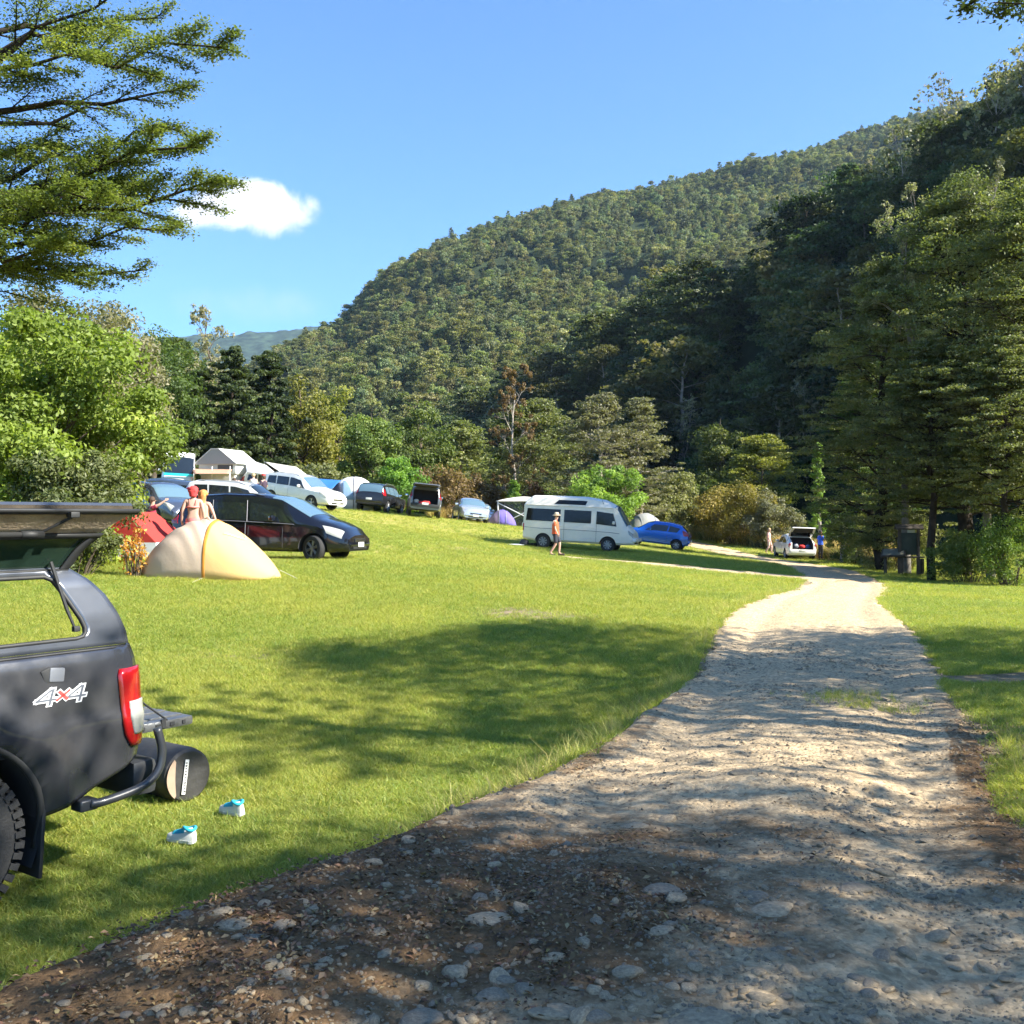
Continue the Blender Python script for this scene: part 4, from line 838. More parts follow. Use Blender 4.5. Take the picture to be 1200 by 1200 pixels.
# bumper corner and side step bar
mb=MB(); mb.bbox((.10,-WID/2,.53),(.16,WID-.06,.20),.04); mb.build('rear_bumper',mat('bumper_black',(.035,.037,.04),rough=.45,var=.2,vscale=8),truck)
mb=MB(); 
P=[T3(-.27,.02,.475),T3(-.20,.035,.475),T3(-.02,.05,.50),T3(.08,.05,.535),T3(.135,.05,.60),T3(.15,.045,.70),T3(.13,.03,.81)]
Q=[]
for i in range(len(P)-1):
    for t in np.linspace(0,1,5)[:-1]:
        p0=P[max(i-1,0)];p1=P[i];p2=P[i+1];p3=P[min(i+2,len(P)-1)]
        Q.append(.5*((2*p1)+(p2-p0)*t+(2*p0-5*p1+4*p2-p3)*t*t+(3*p1-p0-3*p2+p3)*t**3))
Q.append(P[-1]); mb.tube(Q,.024,12); mb.bbox((-.28,-.02,.47),(.10,.10,.06),.01); mb.build('corner_bar',mat('bar_black',(.04,.042,.045),rough=.38,coat=.3),truck,angle=0)
# side lines and flap recess (handle), decal
mb=MB(); c0=T3(-.475,side_v(-.475,1.17)+.004,1.165)
mb.bbox(tuple(c0+T3(.03,.012,.012)),(.085,.02,.075),.012,rot=(0,.1,0)); o=mb.build('side_latch',mat('latch_grey',(.16,.17,.19),rough=.35,coat=.4),truck)
mb=MB(); mb.bbox(tuple(c0+T3(-.015,.006,.0)),(.055,.02,.10),.010,rot=(0,-.35,0)); mb.build('latch_recess',BLK,o)
mb=MB(); mb.tube([T3(s_,side_v(s_,RAIL-.03)+.004,RAIL-.006) for s_ in np.linspace(-3.4,.02,30)],.007,5); mb.build('rail_seal',BLK,truck,angle=0)
# "4x4" marking: outlined slanted figures
WHT=mat('decal_silver',(.70,.70,.70),rough=.4); DG=mat('decal_grey',(.10,.11,.13),rough=.4); RDX=mat('decal_red',(.75,.06,.05),rough=.4)
dec=MB()
def strokes(paths,wd,mi,off):
    for pl in paths:
        for a,b_ in zip(pl[:-1],pl[1:]):
            a=np.array(a,float);b_=np.array(b_,float); d=b_-a; l=np.hypot(*d); d/=l; n_=np.array([-d[1],d[0]])*wd/2; e_=d*wd*.42
            q=[a-e_-n_,b_+e_-n_,b_+e_+n_,a-e_+n_]
            vs=[]
            for u_,w_ in q:
                s_=-.57+u_+w_*.26; h=1.035+w_*.74; vs.append(T3(s_,side_v(s_,h)+off,h))
            dec.add(vs,[(0,1,2,3)],mi); strokes.k+=1
strokes.k=0
four=[[(.065,.095),(.0,.03),(.10,.03)],[(.075,.095),(.075,-.002)],[(.065,.095),(.078,.095)]]
f2=[[(a+.165,b_-.002) for a,b_ in pl] for pl in four]
four=[[(a,b_-.002) for a,b_ in pl] for pl in four]
xx=[[(.112,.02),(.165,.075)],[(.112,.075),(.165,.02)]]
strokes(four+f2,.034,0,.0185); strokes(four+f2,.013,1,.0215); strokes(xx,.030,0,.0200); strokes(xx,.017,2,.0230)
dec.build('four_by_four_decal',[WHT,DG,RDX],truck,smooth=False)
# ---------------- canopy
CT=1.745
def can_v(h): return float(np.interp(h,[RAIL,1.45,1.62,1.70,1.745],[-.062,-.10,-.155,-.20,-.26]))
rear=[(0.0,RAIL+.006),(-.005,1.36),(-.04,1.46),(-.095,1.56),(-.17,1.64),(-.26,1.70),(-.36,1.742)]
outl=rear+[(-3.55,1.742),(-3.60,RAIL+.006)]
open_=[(-.30,1.345),(-.262,1.352),(-.245,1.372),(-.243,1.40),(-.262,1.45),(-.345,1.60),(-.375,1.655),(-.42,1.675),(-2.05,1.675),(-2.10,1.64),(-2.12,1.36),(-2.06,1.335)]
def canopy_side(sgn,y0,name):
    """rows of constant height, the window opening left out"""
    wr=[(1.345,-.30),(1.352,-.262),(1.372,-.245),(1.40,-.243),(1.45,-.262),(1.60,-.345),(1.655,-.375),(1.675,-.42)]
    hs=sorted(set([RAIL+.006,1.742]+[h for h,_ in wr]+[round(float(v),3) for v in np.arange(1.31,1.735,.028)]))
    re_=sorted([(h,s_) for s_,h in rear]); mb=MB(); nL,nM,nR=6,14,9; rows=[]
    for h in hs:
        r_=float(np.interp(h,[q[0] for q in re_],[q[1] for q in re_])); w_=float(np.interp(h,[q[0] for q in wr],[q[1] for q in wr])); l_=-2.10
        xs=list(np.linspace(-3.58,l_,nL))+list(np.linspace(l_,w_,nM))[1:]+[w_+(r_-w_)*t for t in np.linspace(0,1,nR)[1:]]
        rows.append([T3(x,y0+sgn*can_v(h),h) for x in xs])
    vs=[p for r_ in rows for p in r_]; n=len(rows[0]); fs=[]
    for i in range(len(rows)-1):
        hm=(hs[i]+hs[i+1])/2
        for j in range(n-1):
            if 1.345<hm<1.675 and nL-1<=j<nL-1+nM-1: continue
            fs.append((i*n+j,(i+1)*n+j,(i+1)*n+j+1,i*n+j+1))
    mb.add(vs,fs); o=mb.build(name,PTC,truck,angle=0); md=o.modifiers.new('t','SOLIDIFY'); md.thickness=.035; md.offset=0; return o
canopy_side(1,0,'canopy_side'); canopy_side(-1,-WID,'canopy_side')
mb=MB(); P=[]
for (s_,h) in [(-.36,1.742),(-.8,1.765),(-1.8,1.78),(-3.0,1.765),(-3.55,1.742)]:
    P.append([T3(s_,-WID/2+(WID/2-.255)*q,h+.035*(1-q*q)) for q in np.linspace(-1,1,13)])
mb.grid(P); 
P=[]
for (s_,h) in rear[::-1][:1]+[(-.30,1.722),(-.26,1.70)]: P.append([T3(s_,-WID/2+(WID/2+can_v(h))*q,h+(.035*(1-q*q) if h>1.73 else .02*(1-q*q))) for q in np.linspace(-1,1,13)])
mb.grid(P); o=mb.build('canopy_roof',PTC,truck,angle=0); md=o.modifiers.new('t','SOLIDIFY'); md.thickness=.03
# rubber seal round the opening
for sgn,y0 in ((1,0),(-1,-WID)):
    mb=MB(); pts=[T3(a,y0+sgn*(can_v(b_)+.012),b_) for a,b_ in open_+[open_[0]]]; mb.tube(pts,.012,6,cap=False); mb.build('window_seal',BLK,truck,angle=0)
mb=MB()
mb.tube([T3(-.20,-.07,1.30),T3(-.235,-.12,1.45),T3(-.33,-.20,1.66)],.015,6); mb.tube([T3(-.20,-WID+.07,1.30),T3(-.235,-WID+.12,1.45),T3(-.33,-WID+.20,1.66)],.015,6); mb.build('rear_frame',BLK,truck,angle=0)
# aerial base / spigot behind the canopy
mb=MB(); mb.tube([T3(.02,-WID+.3,1.30),T3(.02,-WID+.3,1.44)],.012,6); mb.build('bed_post',BLK,truck)
# raised side hatch: hinge along the roof edge, free edge out and up
HG=Vector((0,-.215,1.700)); A1=.290; Z1=.345
def hp(s_,a,b=0.0):
    """a 0..1 from hinge to free edge, b thickness outward(up)"""
    d=Vector((0,A1,Z1)); n_=Vector((0,-Z1,A1)).normalized(); curve=.035*math.sin(math.pi*a)
    return Vector((s_,HG.y,HG.z))+d*a+n_*(b+curve)
def edge_s(a): return float(np.interp(a,[0,.04,.30,.50,.94,.98,1],[-.33,-.275,-.225,-.165,-.015,-.025,-.05]))
def hatch_piece(a0,a1,s0f,s1,b0,b1,name,m,par,n=8):
    mb=MB(); P=[];Q=[]
    for i in range(n+1):
        a=a0+(a1-a0)*i/n; P.append([hp(s0f(a)+(s1-s0f(a))*t,a,b0) for t in np.linspace(0,1,12)]); Q.append([hp(s0f(a)+(s1-s0f(a))*t,a,b1) for t in np.linspace(0,1,12)])
    k=len(mb.v); mb.grid(P); mb.grid(Q); ni,nj=n+1,12; b0_=k;b1_=k+ni*nj
    ring=[i*nj for i in range(ni)]+[(ni-1)*nj+j for j in range(1,nj)]+[i*nj+nj-1 for i in range(ni-2,-1,-1)]+[j for j in range(nj-2,0,-1)]
    for q in range(len(ring)): r_=ring[q];r2=ring[(q+1)%len(ring)]; mb.f.append((b0_+r_,b0_+r2,b1_+r2,b1_+r_)); mb.m.append(0)
    return mb.build(name,m,par,angle=30)
SE=-2.15
hs_=lambda a: edge_s(a)
hatch=hatch_piece(.0,1.0,hs_,SE,.012,.035,'side_hatch',PTC,truck,14)
hatch_piece(.56,.93,lambda a:edge_s(a)-.012,SE+.02,-.012,.014,'hatch_lining',DUST,hatch)
TINT=mat('tinted_pane',(.015,.03,.022),rough=.05,spec=.8,coat=.5)
hatch_piece(.06,.50,lambda a:edge_s(a)-.045,SE+.05,-.006,.013,'hatch_glass',TINT,hatch)
mb=MB()
for (a0_,a1_) in ((.035,.06),(.50,.565),(.925,1.0)):
    mb.grid([[hp(hs_((a0_+a1_)/2)-.0+ (SE-hs_(.5))*t,a,-.016) for t in np.linspace(0,1,10)] for a in (a0_,a1_)])
for j in range(14):
    pass
mb.grid([[hp(edge_s(a)-x,a,-.015) for x in (.0,.05)] for a in np.linspace(.03,.56,12)])
o=mb.build('hatch_frame',BLK,hatch,angle=0); md=o.modifiers.new('t','SOLIDIFY'); md.thickness=.012
mb=MB(); mb.tube([hp(-1.9,.62,-.04),hp(-.60,.60,-.04)],.014,8); mb.tube([hp(-.62,.60,-.04),hp(-.50,.59,-.035)],.022,6); mb.build('lock_rod',BLK,hatch,angle=0)
mb=MB(); mb.tube([hp(-.385,.90,-.03),hp(-.50,.63,-.03)],.008,6); mb.bbox(tuple(hp(-.40,.92,-.03)),(.05,.05,.03),.006); mb.bbox(tuple(hp(-.52,.585,-.03)),(.05,.03,.02),.004); mb.build('catch',BLK,hatch)
mb=MB(); mb.bbox(tuple(hp(-.95,.80,-.012)),(.17,.012,.012),.003); mb.build('catch_slot',BLK,hatch)
mb=MB(); mb.tube([hp(-.385,.16,-.02),T3(-.335,-.095,1.50),T3(-.30,-.075,1.395)],[.010,.010,.006],8); mb.bbox((-.29,-.085,1.395),(.035,.03,.03),.006); mb.build('gas_strut',BLK,truck)
# green bag lying inside on the bed rail
# black roll bag lying under the lowered tailgate
bag=empty('roll_bag','black cylindrical roll bag lying in the grass under the tailgate','bag')
ctr=at(185,915,7.12); bl=.62; 
mb=MB(); mb.lathe([(.0,-bl/2),(.15,-bl/2),(.180,-bl/2+.02),(.188,-bl/2+.07),(.185,0),(.19,bl/2-.07),(.182,bl/2-.02),(.165,bl/2-.004),(0,bl/2)],axis='x',n=36)
bb_=mb.build('bag_body',mat('bag_black',(.030,.029,.028),rough=.6,var=.25,vscale=5,bump=.4,bscale=14),bag,angle=30)
mb=MB(); P=[]
an=np.linspace(-.85,.85,12)
cs=[Vector((bl/2+.005,-.175*math.cos(a)*1.0,.175*math.sin(a))) for a in an]; cs2=[Vector((bl/2+.005,-.09-.02*math.cos(a),.15*math.sin(a))) for a in an]
mb.grid([cs,cs2]); mb.build('end_panel',mat('bag_tan',(.34,.24,.17),rough=.8,var=.2),bb_,smooth=False)
mb=MB(); mb.bbox((bl/2+.008,-.035,0.0),(.006,.030,.235),.002,rot=(R(-8),0,0)); t_=mb.build('tag_strip',mat('tag_white',(.62,.62,.60),rough=.6),bb_)
mb=MB()
for k in range(11): mb.box((bl/2+.0125,-.035+.0115*math.sin(R(8))*(k-5)*1.2,-.095+.019*k),(.002,.013,.007+.004*(k%3==0)),rot=(R(-8),0,0))
mb.build('tag_print',mat('tag_print',(.05,.05,.05),rough=.6),t_,smooth=False)
bag.location=(-2.46,7.22,Hs(-2.46,7.22)+.185); bag.rotation_euler=(0,0,R(-38))
# ------------------------------------------------------------------ tents, shelters, signs, small things
def fabric(name,c,var=.06,trans=.35,rough=.8,bump=.25,bscale=7):
    if 'fab_'+name in MATS: return MATS['fab_'+name]
    m,nt,out=nt_new('fab_'+name); L=nt.links.new; p=N(nt,'ShaderNodeBsdfPrincipled'); p.inputs['Roughness'].default_value=rough; p.inputs['Base Color'].default_value=c4(c); p.inputs['Specular IOR Level'].default_value=.3
    tr=N(nt,'ShaderNodeBsdfTranslucent'); tr.inputs['Color'].default_value=c4(c); mx=N(nt,'ShaderNodeMixShader'); mx.inputs[0].default_value=trans
    tc=N(nt,'ShaderNodeTexCoord'); mp=N(nt,'ShaderNodeMapping'); mp.inputs['Scale'].default_value=(1,.35,1); mp.inputs['Rotation'].default_value=(.5,.4,.6); nz_=N(nt,'ShaderNodeTexNoise'); nz_.inputs['Scale'].default_value=bscale; nz_.inputs['Detail'].default_value=3
    bp=N(nt,'ShaderNodeBump'); bp.inputs['Strength'].default_value=bump; bp.inputs['Distance'].default_value=.05
    L(tc.outputs['Object'],mp.inputs['Vector']); L(mp.outputs['Vector'],nz_.inputs['Vector']); L(nz_.outputs['Fac'],bp.inputs['Height']); L(bp.outputs['Normal'],p.inputs['Normal']); L(bp.outputs['Normal'],tr.inputs['Normal'])
    L(p.outputs[0],mx.inputs[1]); L(tr.outputs[0],mx.inputs[2]); L(mx.outputs[0],out.inputs[0]); MATS['fab_'+name]=m; return m
def dome_part(fn,u0,u1,nu,nv,mi=0,mb=None):
    mb=mb or MB(); mb.grid([[fn(u0+(u1-u0)*i/nu,j/nv) for j in range(nv+1)] for i in range(nu+1)],mi); return mb
TAN=fabric('tan',(.84,.70,.56),trans=.5,bump=.08,bscale=14); YEL=fabric('yellow',(.84,.62,.28),bump=.06,bscale=14); ORG=fabric('orange',(.75,.34,.06)); 
# tan and yellow two-pole tent: tunnel like, high in the middle, tapering to both ends
tent=empty('dome_tent','tan and yellow dome tent pitched in front of the black people carrier','tent')
def tent_fn(u,v,L=2.72,Hh=1.16,W=1.5):
    """u -1..1 along, v 0..1 over the section"""
    rise=(1-abs(u)**2.05)**.80 if u<0 else (1-abs(u)**1.55)**.92
    rise=max(rise,.0); wid=W*.5*max(.06,(1-abs(u)**2.6)**.5) ; a=math.pi*v
    wr=.013*math.sin(34*v+22*u+2*math.sin(5*u))*(1 if u<.08 else .35)*(1-abs(u)**4)*math.sin(math.pi*v)
    z=Hh*rise*abs(math.sin(a))**.62; y=-wid*math.cos(a)*(1+.0*z)
    return Vector((u*L/2+.05*math.sin(a)*u, y*(1+wr*1.6), max(0,z)*(1+wr)))
def solid(o,t=.006): md=o.modifiers.new('t','SOLIDIFY'); md.thickness=t; md.offset=-1; return o
solid(dome_part(lambda u,v:tent_fn(u,v),-1,.10,40,44).build('fly_sheet',TAN,tent,angle=0)); o=tent.children[-1]; o['label']='tan half of the fly sheet'
solid(dome_part(lambda u,v:tent_fn(u,v),.10,1,32,44).build('fly_sheet',YEL,tent,angle=0)); tent.children[-1]['label']='yellow half of the fly sheet'
solid(dome_part(lambda u,v:tent_fn(u,v)*1.006+Vector((0,0,.006)),.085,.125,3,44).build('pole_sleeve',ORG,tent,angle=0))
mb=MB(); mb.tube([tent_fn(.30+.22*math.sin(t*2.2),.30+.20*t)*1.012 for t in np.linspace(0,1,14)],.012,5); mb.build('door_zip',mat('zip_pale',(.75,.72,.6),rough=.6),tent,angle=0)
mb=MB(); mb.tube([tent_fn(.02,.5)*1.0+Vector((-.12,-.1,.0)),tent_fn(.02,.5)+Vector((-.03,-.14,.05)),tent_fn(.06,.45)+Vector((0,-.1,0))],.02,6); mb.build('roof_vent',TAN,tent)
for (u,v,dx,dy) in [(-1,0,-.35,-.1),(1,0.5,.4,-.1),(.1,0,0,-.5),(-.5,0,-.2,-.45)]:
    a=tent_fn(u*.98,v); mb=MB(); e_=a+Vector((dx,dy,0)); e_.z=0; mb.tube([a+Vector((0,0,.12 if v else .05)),e_],.004,4); mb.build('guy_line',mat('cord',(.6,.6,.5)),tent)
p=at(247,676,20.0); tent.location=(p.x,p.y,Hs(p.x,p.y)-.03); tent.rotation_euler=(0,0,R(-5))
# generic small dome
def dome(name,label,loc,rz,L,W,Hh,parts,door=None,flat=.62,poles=None,pw=2.0):
    e=empty(name,label,'tent',None,loc,rz)
    def fn(u,v):
        a=math.pi*v; r_=max(0,(1-abs(u)**pw))**.75; wid=W/2*max(.05,(1-abs(u)**3))**.5; k=1+.012*math.sin(15*u+13*v)
        return Vector((u*L/2,-wid*math.cos(a)*k,Hh*r_*abs(math.sin(a))**flat*k))
    for (nm,u0,u1,m,lab) in parts:
        o=solid(dome_part(fn,u0,u1,16,26).build(nm,m,e,angle=0)); 
        if lab: o['label']=lab
    if door:
        m,u0,u1,v0,v1=door; mb=MB(); mb.grid([[fn(u0+(u1-u0)*i/8,v0+(v1-v0)*j/8)*1.015 for j in range(9)] for i in range(9)]); solid(mb.build('tent_door',m,e,angle=0))
    for u in (poles or []):
        mb=MB(); mb.tube([fn(u,v)*1.012 for v in np.linspace(0,1,20)],.014,5); mb.build('tent_pole',mat('pole_grey',(.35,.35,.36),rough=.4),e,angle=0)
    return e
def G(px,py,d,dz=0): p=at(px,py,d); return Vector((p.x,p.y,Hs(p.x,p.y)+dz))
REDF=fabric('red',(.62,.07,.06)); WHF=fabric('white_blue',(.66,.70,.74)); DKM=fabric('dark_mesh',(.05,.055,.06),trans=.1); PUR=fabric('purple',(.24,.19,.62)); MAU=fabric('mauve',(.22,.17,.24)); GRF=fabric('grey',(.42,.42,.40)); CRM=fabric('cream',(.80,.76,.68),trans=.25); BLU=fabric('blue',(.05,.22,.62)); LBL=fabric('light_blue',(.30,.45,.62)); NAV=fabric('navy_dark',(.03,.035,.06),trans=.05); WH2=fabric('white',(.76,.76,.74),trans=.25); PEA=fabric('peach',(.72,.47,.32),trans=.4)
# red ridge tent behind the tan tent, white lower wall, dark mesh end
rt=empty('ridge_tent','red ridge tent with a white lower panel, left of the tan and yellow tent','tent',None,G(170,655,23.0),R(84))
def wedge(mb,pts,mi=0): mb.add(pts,[(0,1,2,3)],mi)
mb=MB(); Lr,Wr,Hr=1.8,1.35,1.02
zl=.36; P=[[Vector((-Lr/2*(1-.0*t),-Wr/2*(1-t),zl+(Hr-zl)*t)),Vector((Lr/2-(.42*t),-Wr/2*(1-t),zl+(Hr-zl)*t))] for t in np.linspace(0,1,8)]
mb.grid(P); P=[[Vector((a.x,-a.y,a.z)) for a in r_] for r_ in P]; mb.grid(P); mb.add([(Lr/2,-Wr/2,zl),(Lr/2,Wr/2,zl),(Lr/2-.42,0,Hr)],[(0,1,2)]); mb.add([(-Lr/2,-Wr/2,zl),(-Lr/2,Wr/2,zl),(-Lr/2,0,Hr)],[(0,1,2)]); solid(mb.build('fly_sheet',REDF,rt,smooth=False))
mb=MB(); q=[(-Lr/2,-Wr/2),(Lr/2,-Wr/2),(Lr/2,Wr/2),(-Lr/2,Wr/2)]
for i in range(4): a=q[i];b_=q[(i+1)%4]; mb.add([(a[0]*1.05,a[1]*1.05,0),(b_[0]*1.05,b_[1]*1.05,0),(b_[0],b_[1],zl),(a[0],a[1],zl)],[(0,1,2,3)])
solid(mb.build('lower_panel',WHF,rt,smooth=False))
dome('small_tent','small grey mesh tent end poking out left of the red tent',G(139,656,22.4),R(12),.75,.6,.40,[('fly_sheet',-1,1,DKM,None)],poles=[0])
# purple dome
dome('dome_tent','small purple and mauve dome tent beside the silver sedan',G(588,621,64.5),R(-4),1.85,1.5,1.0,[('fly_sheet',-1,-.12,MAU,'mauve half'),('fly_sheet',-.12,1,PUR,'purple half')],poles=[-.12,.35])
dome('dome_tent','grey dome tent rising between the white van and the blue hatchback',G(756,640,68),R(8),3.2,2.6,1.95,[('fly_sheet',-1,1,GRF,None)],poles=[-.3,.3],flat=.75)
# large family dome with a dark doorway and blue panel
fd=dome('family_tent','large white dome tent with a dark doorway and pale blue panels','%s'%'' or None,0,1,1,1,[]) if False else None
e=empty('family_tent','large white dome tent with a dark doorway and pale blue panels','tent',None,G(415,598,61.5),R(6))
def ff(u,v,L=3.2,W=3.0,Hh=2.05):
    a=math.pi*v; r_=max(0,1-abs(u)**2.4)**.6; wid=W/2*max(.25,(1-abs(u)**3))**.5; return Vector((u*L/2,-wid*math.cos(a),Hh*r_*abs(math.sin(a))**.5))
solid(dome_part(ff,-1,-.72,4,26).build('fly_sheet',NAV,e,angle=0)); e.children[-1]['label']='dark navy front of the tent'
solid(dome_part(ff,-.72,.75,22,26).build('fly_sheet',WH2,e,angle=0)); e.children[-1]['label']='white body of the tent'
solid(dome_part(ff,.75,1,6,26).build('fly_sheet',LBL,e,angle=0)); e.children[-1]['label']='pale blue end of the tent'
mb=MB(); mb.grid([[ff(-.98+.62*i/8*(1-.25*j/8),.03+.30*j/8)*1.03 for j in range(9)] for i in range(9)]); solid(mb.build('tent_door',NAV,e,angle=0))  # dark sheet painted for the unlit inside of the open doorway
mb=MB(); mb.grid([[ff(-.36+(.42)*i/8*(1-.8*j/8),.03+.24*j/8)*1.035 for j in range(9)] for i in range(9)]); solid(mb.build('side_panel',LBL,e,angle=0))
for u in (-.72,0.02,.75): mb=MB(); mb.tube([ff(u,v)*1.01 for v in np.linspace(0,1,20)],.02,5); mb.build('tent_pole',mat('pole_dark',(.06,.05,.05),rough=.5),e,angle=0)
# blue tarpaulin tent
e=empty('tarp_shelter','blue and white tarpaulin shelter between the white car and the big dome tent','shelter',None,G(375,590,63),R(0))
def sheet(mb,a,b_,c,d,sag=.1,n=10,mi=0):
    a,b_,c,d=[Vector(q) for q in (a,b_,c,d)]; mb.grid([[ (a.lerp(b_,i/n)).lerp(d.lerp(c,i/n),j/n)-Vector((0,0,sag*math.sin(math.pi*i/n)*math.sin(math.pi*j/n))) for j in range(n+1)] for i in range(n+1)],mi)
mb=MB(); sheet(mb,(-1.1,-1,1.15),(1.0,-1,1.15),(1.15,1,1.7),(-1.0,1,1.85),.12); solid(mb.build('tarpaulin',BLU,e,angle=0),.01)
mb=MB(); sheet(mb,(-1.1,-1.0,0),(-.4,-1,0),(-.4,-1,1.12),(-1.1,-1,1.12),.0); sheet(mb,(.1,-1.0,0),(1.0,-1,0),(1.0,-1,1.12),(.1,-1,1.12),.0); solid(mb.build('side_wall',LBL,e,angle=0),.01)
for (x,y,h) in [(-1.1,-1,1.2),(1.0,-1,1.2),(1.15,1,1.75),(-1,1,1.9)]: mb=MB(); mb.tube([(x,y,-.1),(x,y,h)],.02,6); mb.build('pole',mat('pole_grey',(0,0,0)),e)
# cream tarpaulin roof and white awning roof
def awning(name,label,corners,poles,m,sag=.1,par=None,ptmat=None):
    """corners/poles in world space"""
    o0=Vector(corners[0]); e=empty(name,label,'awning',None,(sum((Vector(c) for c in corners),Vector())/4).to_tuple())
    e.location.z=Hs(e.location.x,e.location.y); b=e.location.copy()
    mb=MB(); sheet(mb,*[Vector(c)-b for c in corners],sag); solid(mb.build('canvas_roof',m,e,angle=0),.012)
    for c in poles: c=Vector(c); mb=MB(); mb.tube([Vector((c.x,c.y,Hs(c.x,c.y)-.05))-b,c-b],.022,6); mb.build('pole',mat('pole_white',(.7,.7,.68),rough=.4),e)
    return e
a=[at(327,552,58),at(362,558,58),at(347,547,65),at(310,541,65)]; awning('canvas_awning','cream tarpaulin roof behind the white cars',a,a,CRM,.12)
a=[at(289,553,58),at(326,557,57),at(312,545,62),at(287,537,62)]; awning('canvas_awning','white sloping awning joined to the right side of the pop up camper',a,a[:2],WH2,.10)
a=[at(227,555,57),at(269,555,56),at(272,550,59),at(225,549,60)]; awning('canvas_awning','peach coloured awning between the striped van and the pop up camper',a,a[:2],PEA,.05)
# pop up camper
cz=empty('pop_up_camper','white pop up camper with a gabled canvas roof','camper',None,G(266,582,60.5),R(-18))
mb=MB(); mb.bbox((0,0,.95),(2.3,1.9,.75),.04); mb.build('trailer_body',mat('camper_white',(.60,.60,.57),rough=.4,var=.1),cz)
mb=MB(); mb.bbox((0,0,1.62),(2.5,2.0,.62),.03); mb.build('upper_wall',WH2,cz)
mb=MB(); Lc,Wc=1.42,1.25; 
prof=[(-Lc,1.9),(-.25,2.78),(.25,2.78),(Lc,1.9)]
for i in range(3): a=prof[i];b_=prof[i+1]; mb.add([(a[0],-Wc,a[1]),(b_[0],-Wc,b_[1]),(b_[0],Wc,b_[1]),(a[0],Wc,a[1])],[(0,1,2,3)])
# gable faces left side
o=mb.build('canvas_roof',WH2,cz,smooth=False); solid(o,.03)
mb=MB(); mb.add([(-Lc+.05,-Wc+.03,1.9),(Lc-.05,-Wc+.03,1.9),(.24,-Wc+.03,2.76),(-.24,-Wc+.03,2.76)],[(0,1,2,3)]); mb.add([(-Lc+.05,Wc-.03,1.9),(Lc-.05,Wc-.03,1.9),(.24,Wc-.03,2.76),(-.24,Wc-.03,2.76)],[(0,1,2,3)]); solid(mb.build('gable_panel',GRF,cz,smooth=False),.02)
mb=MB(); mb.bbox((.55,-1.01,1.66),(1.0,.03,.40),.01); mb.build('canvas_window',mat('window_mesh',(.10,.10,.10),rough=.8),cz)
for (x,y) in [(-1.2,-1.5),(.0,-1.5),(1.2,-1.5)]: mb=MB(); mb.tube([(x,y,-.05),(x,y,1.75)],.03,6); mb.build('leg',mat('pole_white',(0,0,0)),cz)
for sg in (1,-1): tb,rb=wheel_parts(.33,.2,RIMD,5); o=tb.build('wheel',RUB,cz); o.location=(0,-sg*.95,.33); o.rotation_euler=(0,0,0 if sg>0 else math.pi); rb.build('rim',[RIMD,BLK],o)
mb=MB(); mb.box((0,0,.50),(2.2,.8,.14)); mb.build('chassis',BLK,cz,smooth=False)
# white camper van with a turquoise stripe
c_cv=Car(5.2,1.9,[(0,2.2),(.1,2.42),(.6,2.5),(3.9,2.48),(4.25,2.2),(4.5,1.75),(4.85,1.18),(5.1,1.0),(5.2,.75)],[(0,1.3),(4.3,1.2),(5.2,.7)],[(0,.9),(3.9,.9),(4.6,.88),(5.2,.86)],[(0,.42),(5.2,.4)],(.94,.86))
p=at(208,582,61); cv=make_car('camper_van','white camper van with a turquoise stripe half hidden by the bright green tree','van',c_cv,PW,p.x,p.y,R(-72),[1.0,4.2],.34,[[(.4,3.2),(1.8,3.2),(1.8,3.95),(.4,3.95)],[(2.0,3.2),(3.3,3.2),(3.3,3.95),(2.0,3.95)]],(4.22,4.88),None,{'head':[(4.9,3.5),(5.15,3.0),(5.16,4.2),(4.95,4.2)]},RIM,5)
mb=MB(); mb.bbox((2.66,0,1.12),(.03,1.62,.16),.01); mb.build('stripe',mat('turquoise',(.02,.40,.45),rough=.3,coat=.6),cv)
for sg in (1,-1): o=c_cv.patch([(.1,4.3*sg),(4.6,4.3*sg),(4.6,4.8*sg),(.1,4.8*sg)],off=.012,n=(24,4)).build('stripe',mat('turquoise',(0,0,0)),cv); o.location.x=-2.6
# mesh shelter with white frame
e=empty('mesh_shelter','white framed mesh shelter left of the white van','shelter',None,G(614,618,67),R(-10))
MESHM,nt_,out_=nt_new('mesh_net'); pr_=N(nt_,'ShaderNodeBsdfPrincipled'); pr_.inputs['Base Color'].default_value=(.06,.06,.06,1); tr_=N(nt_,'ShaderNodeBsdfTransparent'); mx_=N(nt_,'ShaderNodeMixShader'); mx_.inputs[0].default_value=.5; nt_.links.new(tr_.outputs[0],mx_.inputs[1]); nt_.links.new(pr_.outputs[0],mx_.inputs[2]); nt_.links.new(mx_.outputs[0],out_.inputs[0])
Ws,Ds,Hs_=3.0,2.4,1.75; c8=[(-Ws/2,-Ds/2),(Ws/2,-Ds/2),(Ws/2,Ds/2),(-Ws/2,Ds/2)]
FR=mat('frame_white',(.66,.66,.64),rough=.4)
for x,y in c8: mb=MB(); mb.tube([(x,y,0),(x,y,Hs_)],.045,6); mb.build('leg',FR,e)
for i in range(4): a=c8[i];b_=c8[(i+1)%4]; mb=MB(); mb.tube([(a[0],a[1],Hs_),(b_[0],b_[1],Hs_)],.04,6); mb.tube([(a[0],a[1],.15),(b_[0],b_[1],Hs_-.1)],.035,6); mb.tube([(b_[0],b_[1],.15),(a[0],a[1],Hs_-.1)],.035,6); mb.build('cross_brace',FR,e)
mb=MB(); 
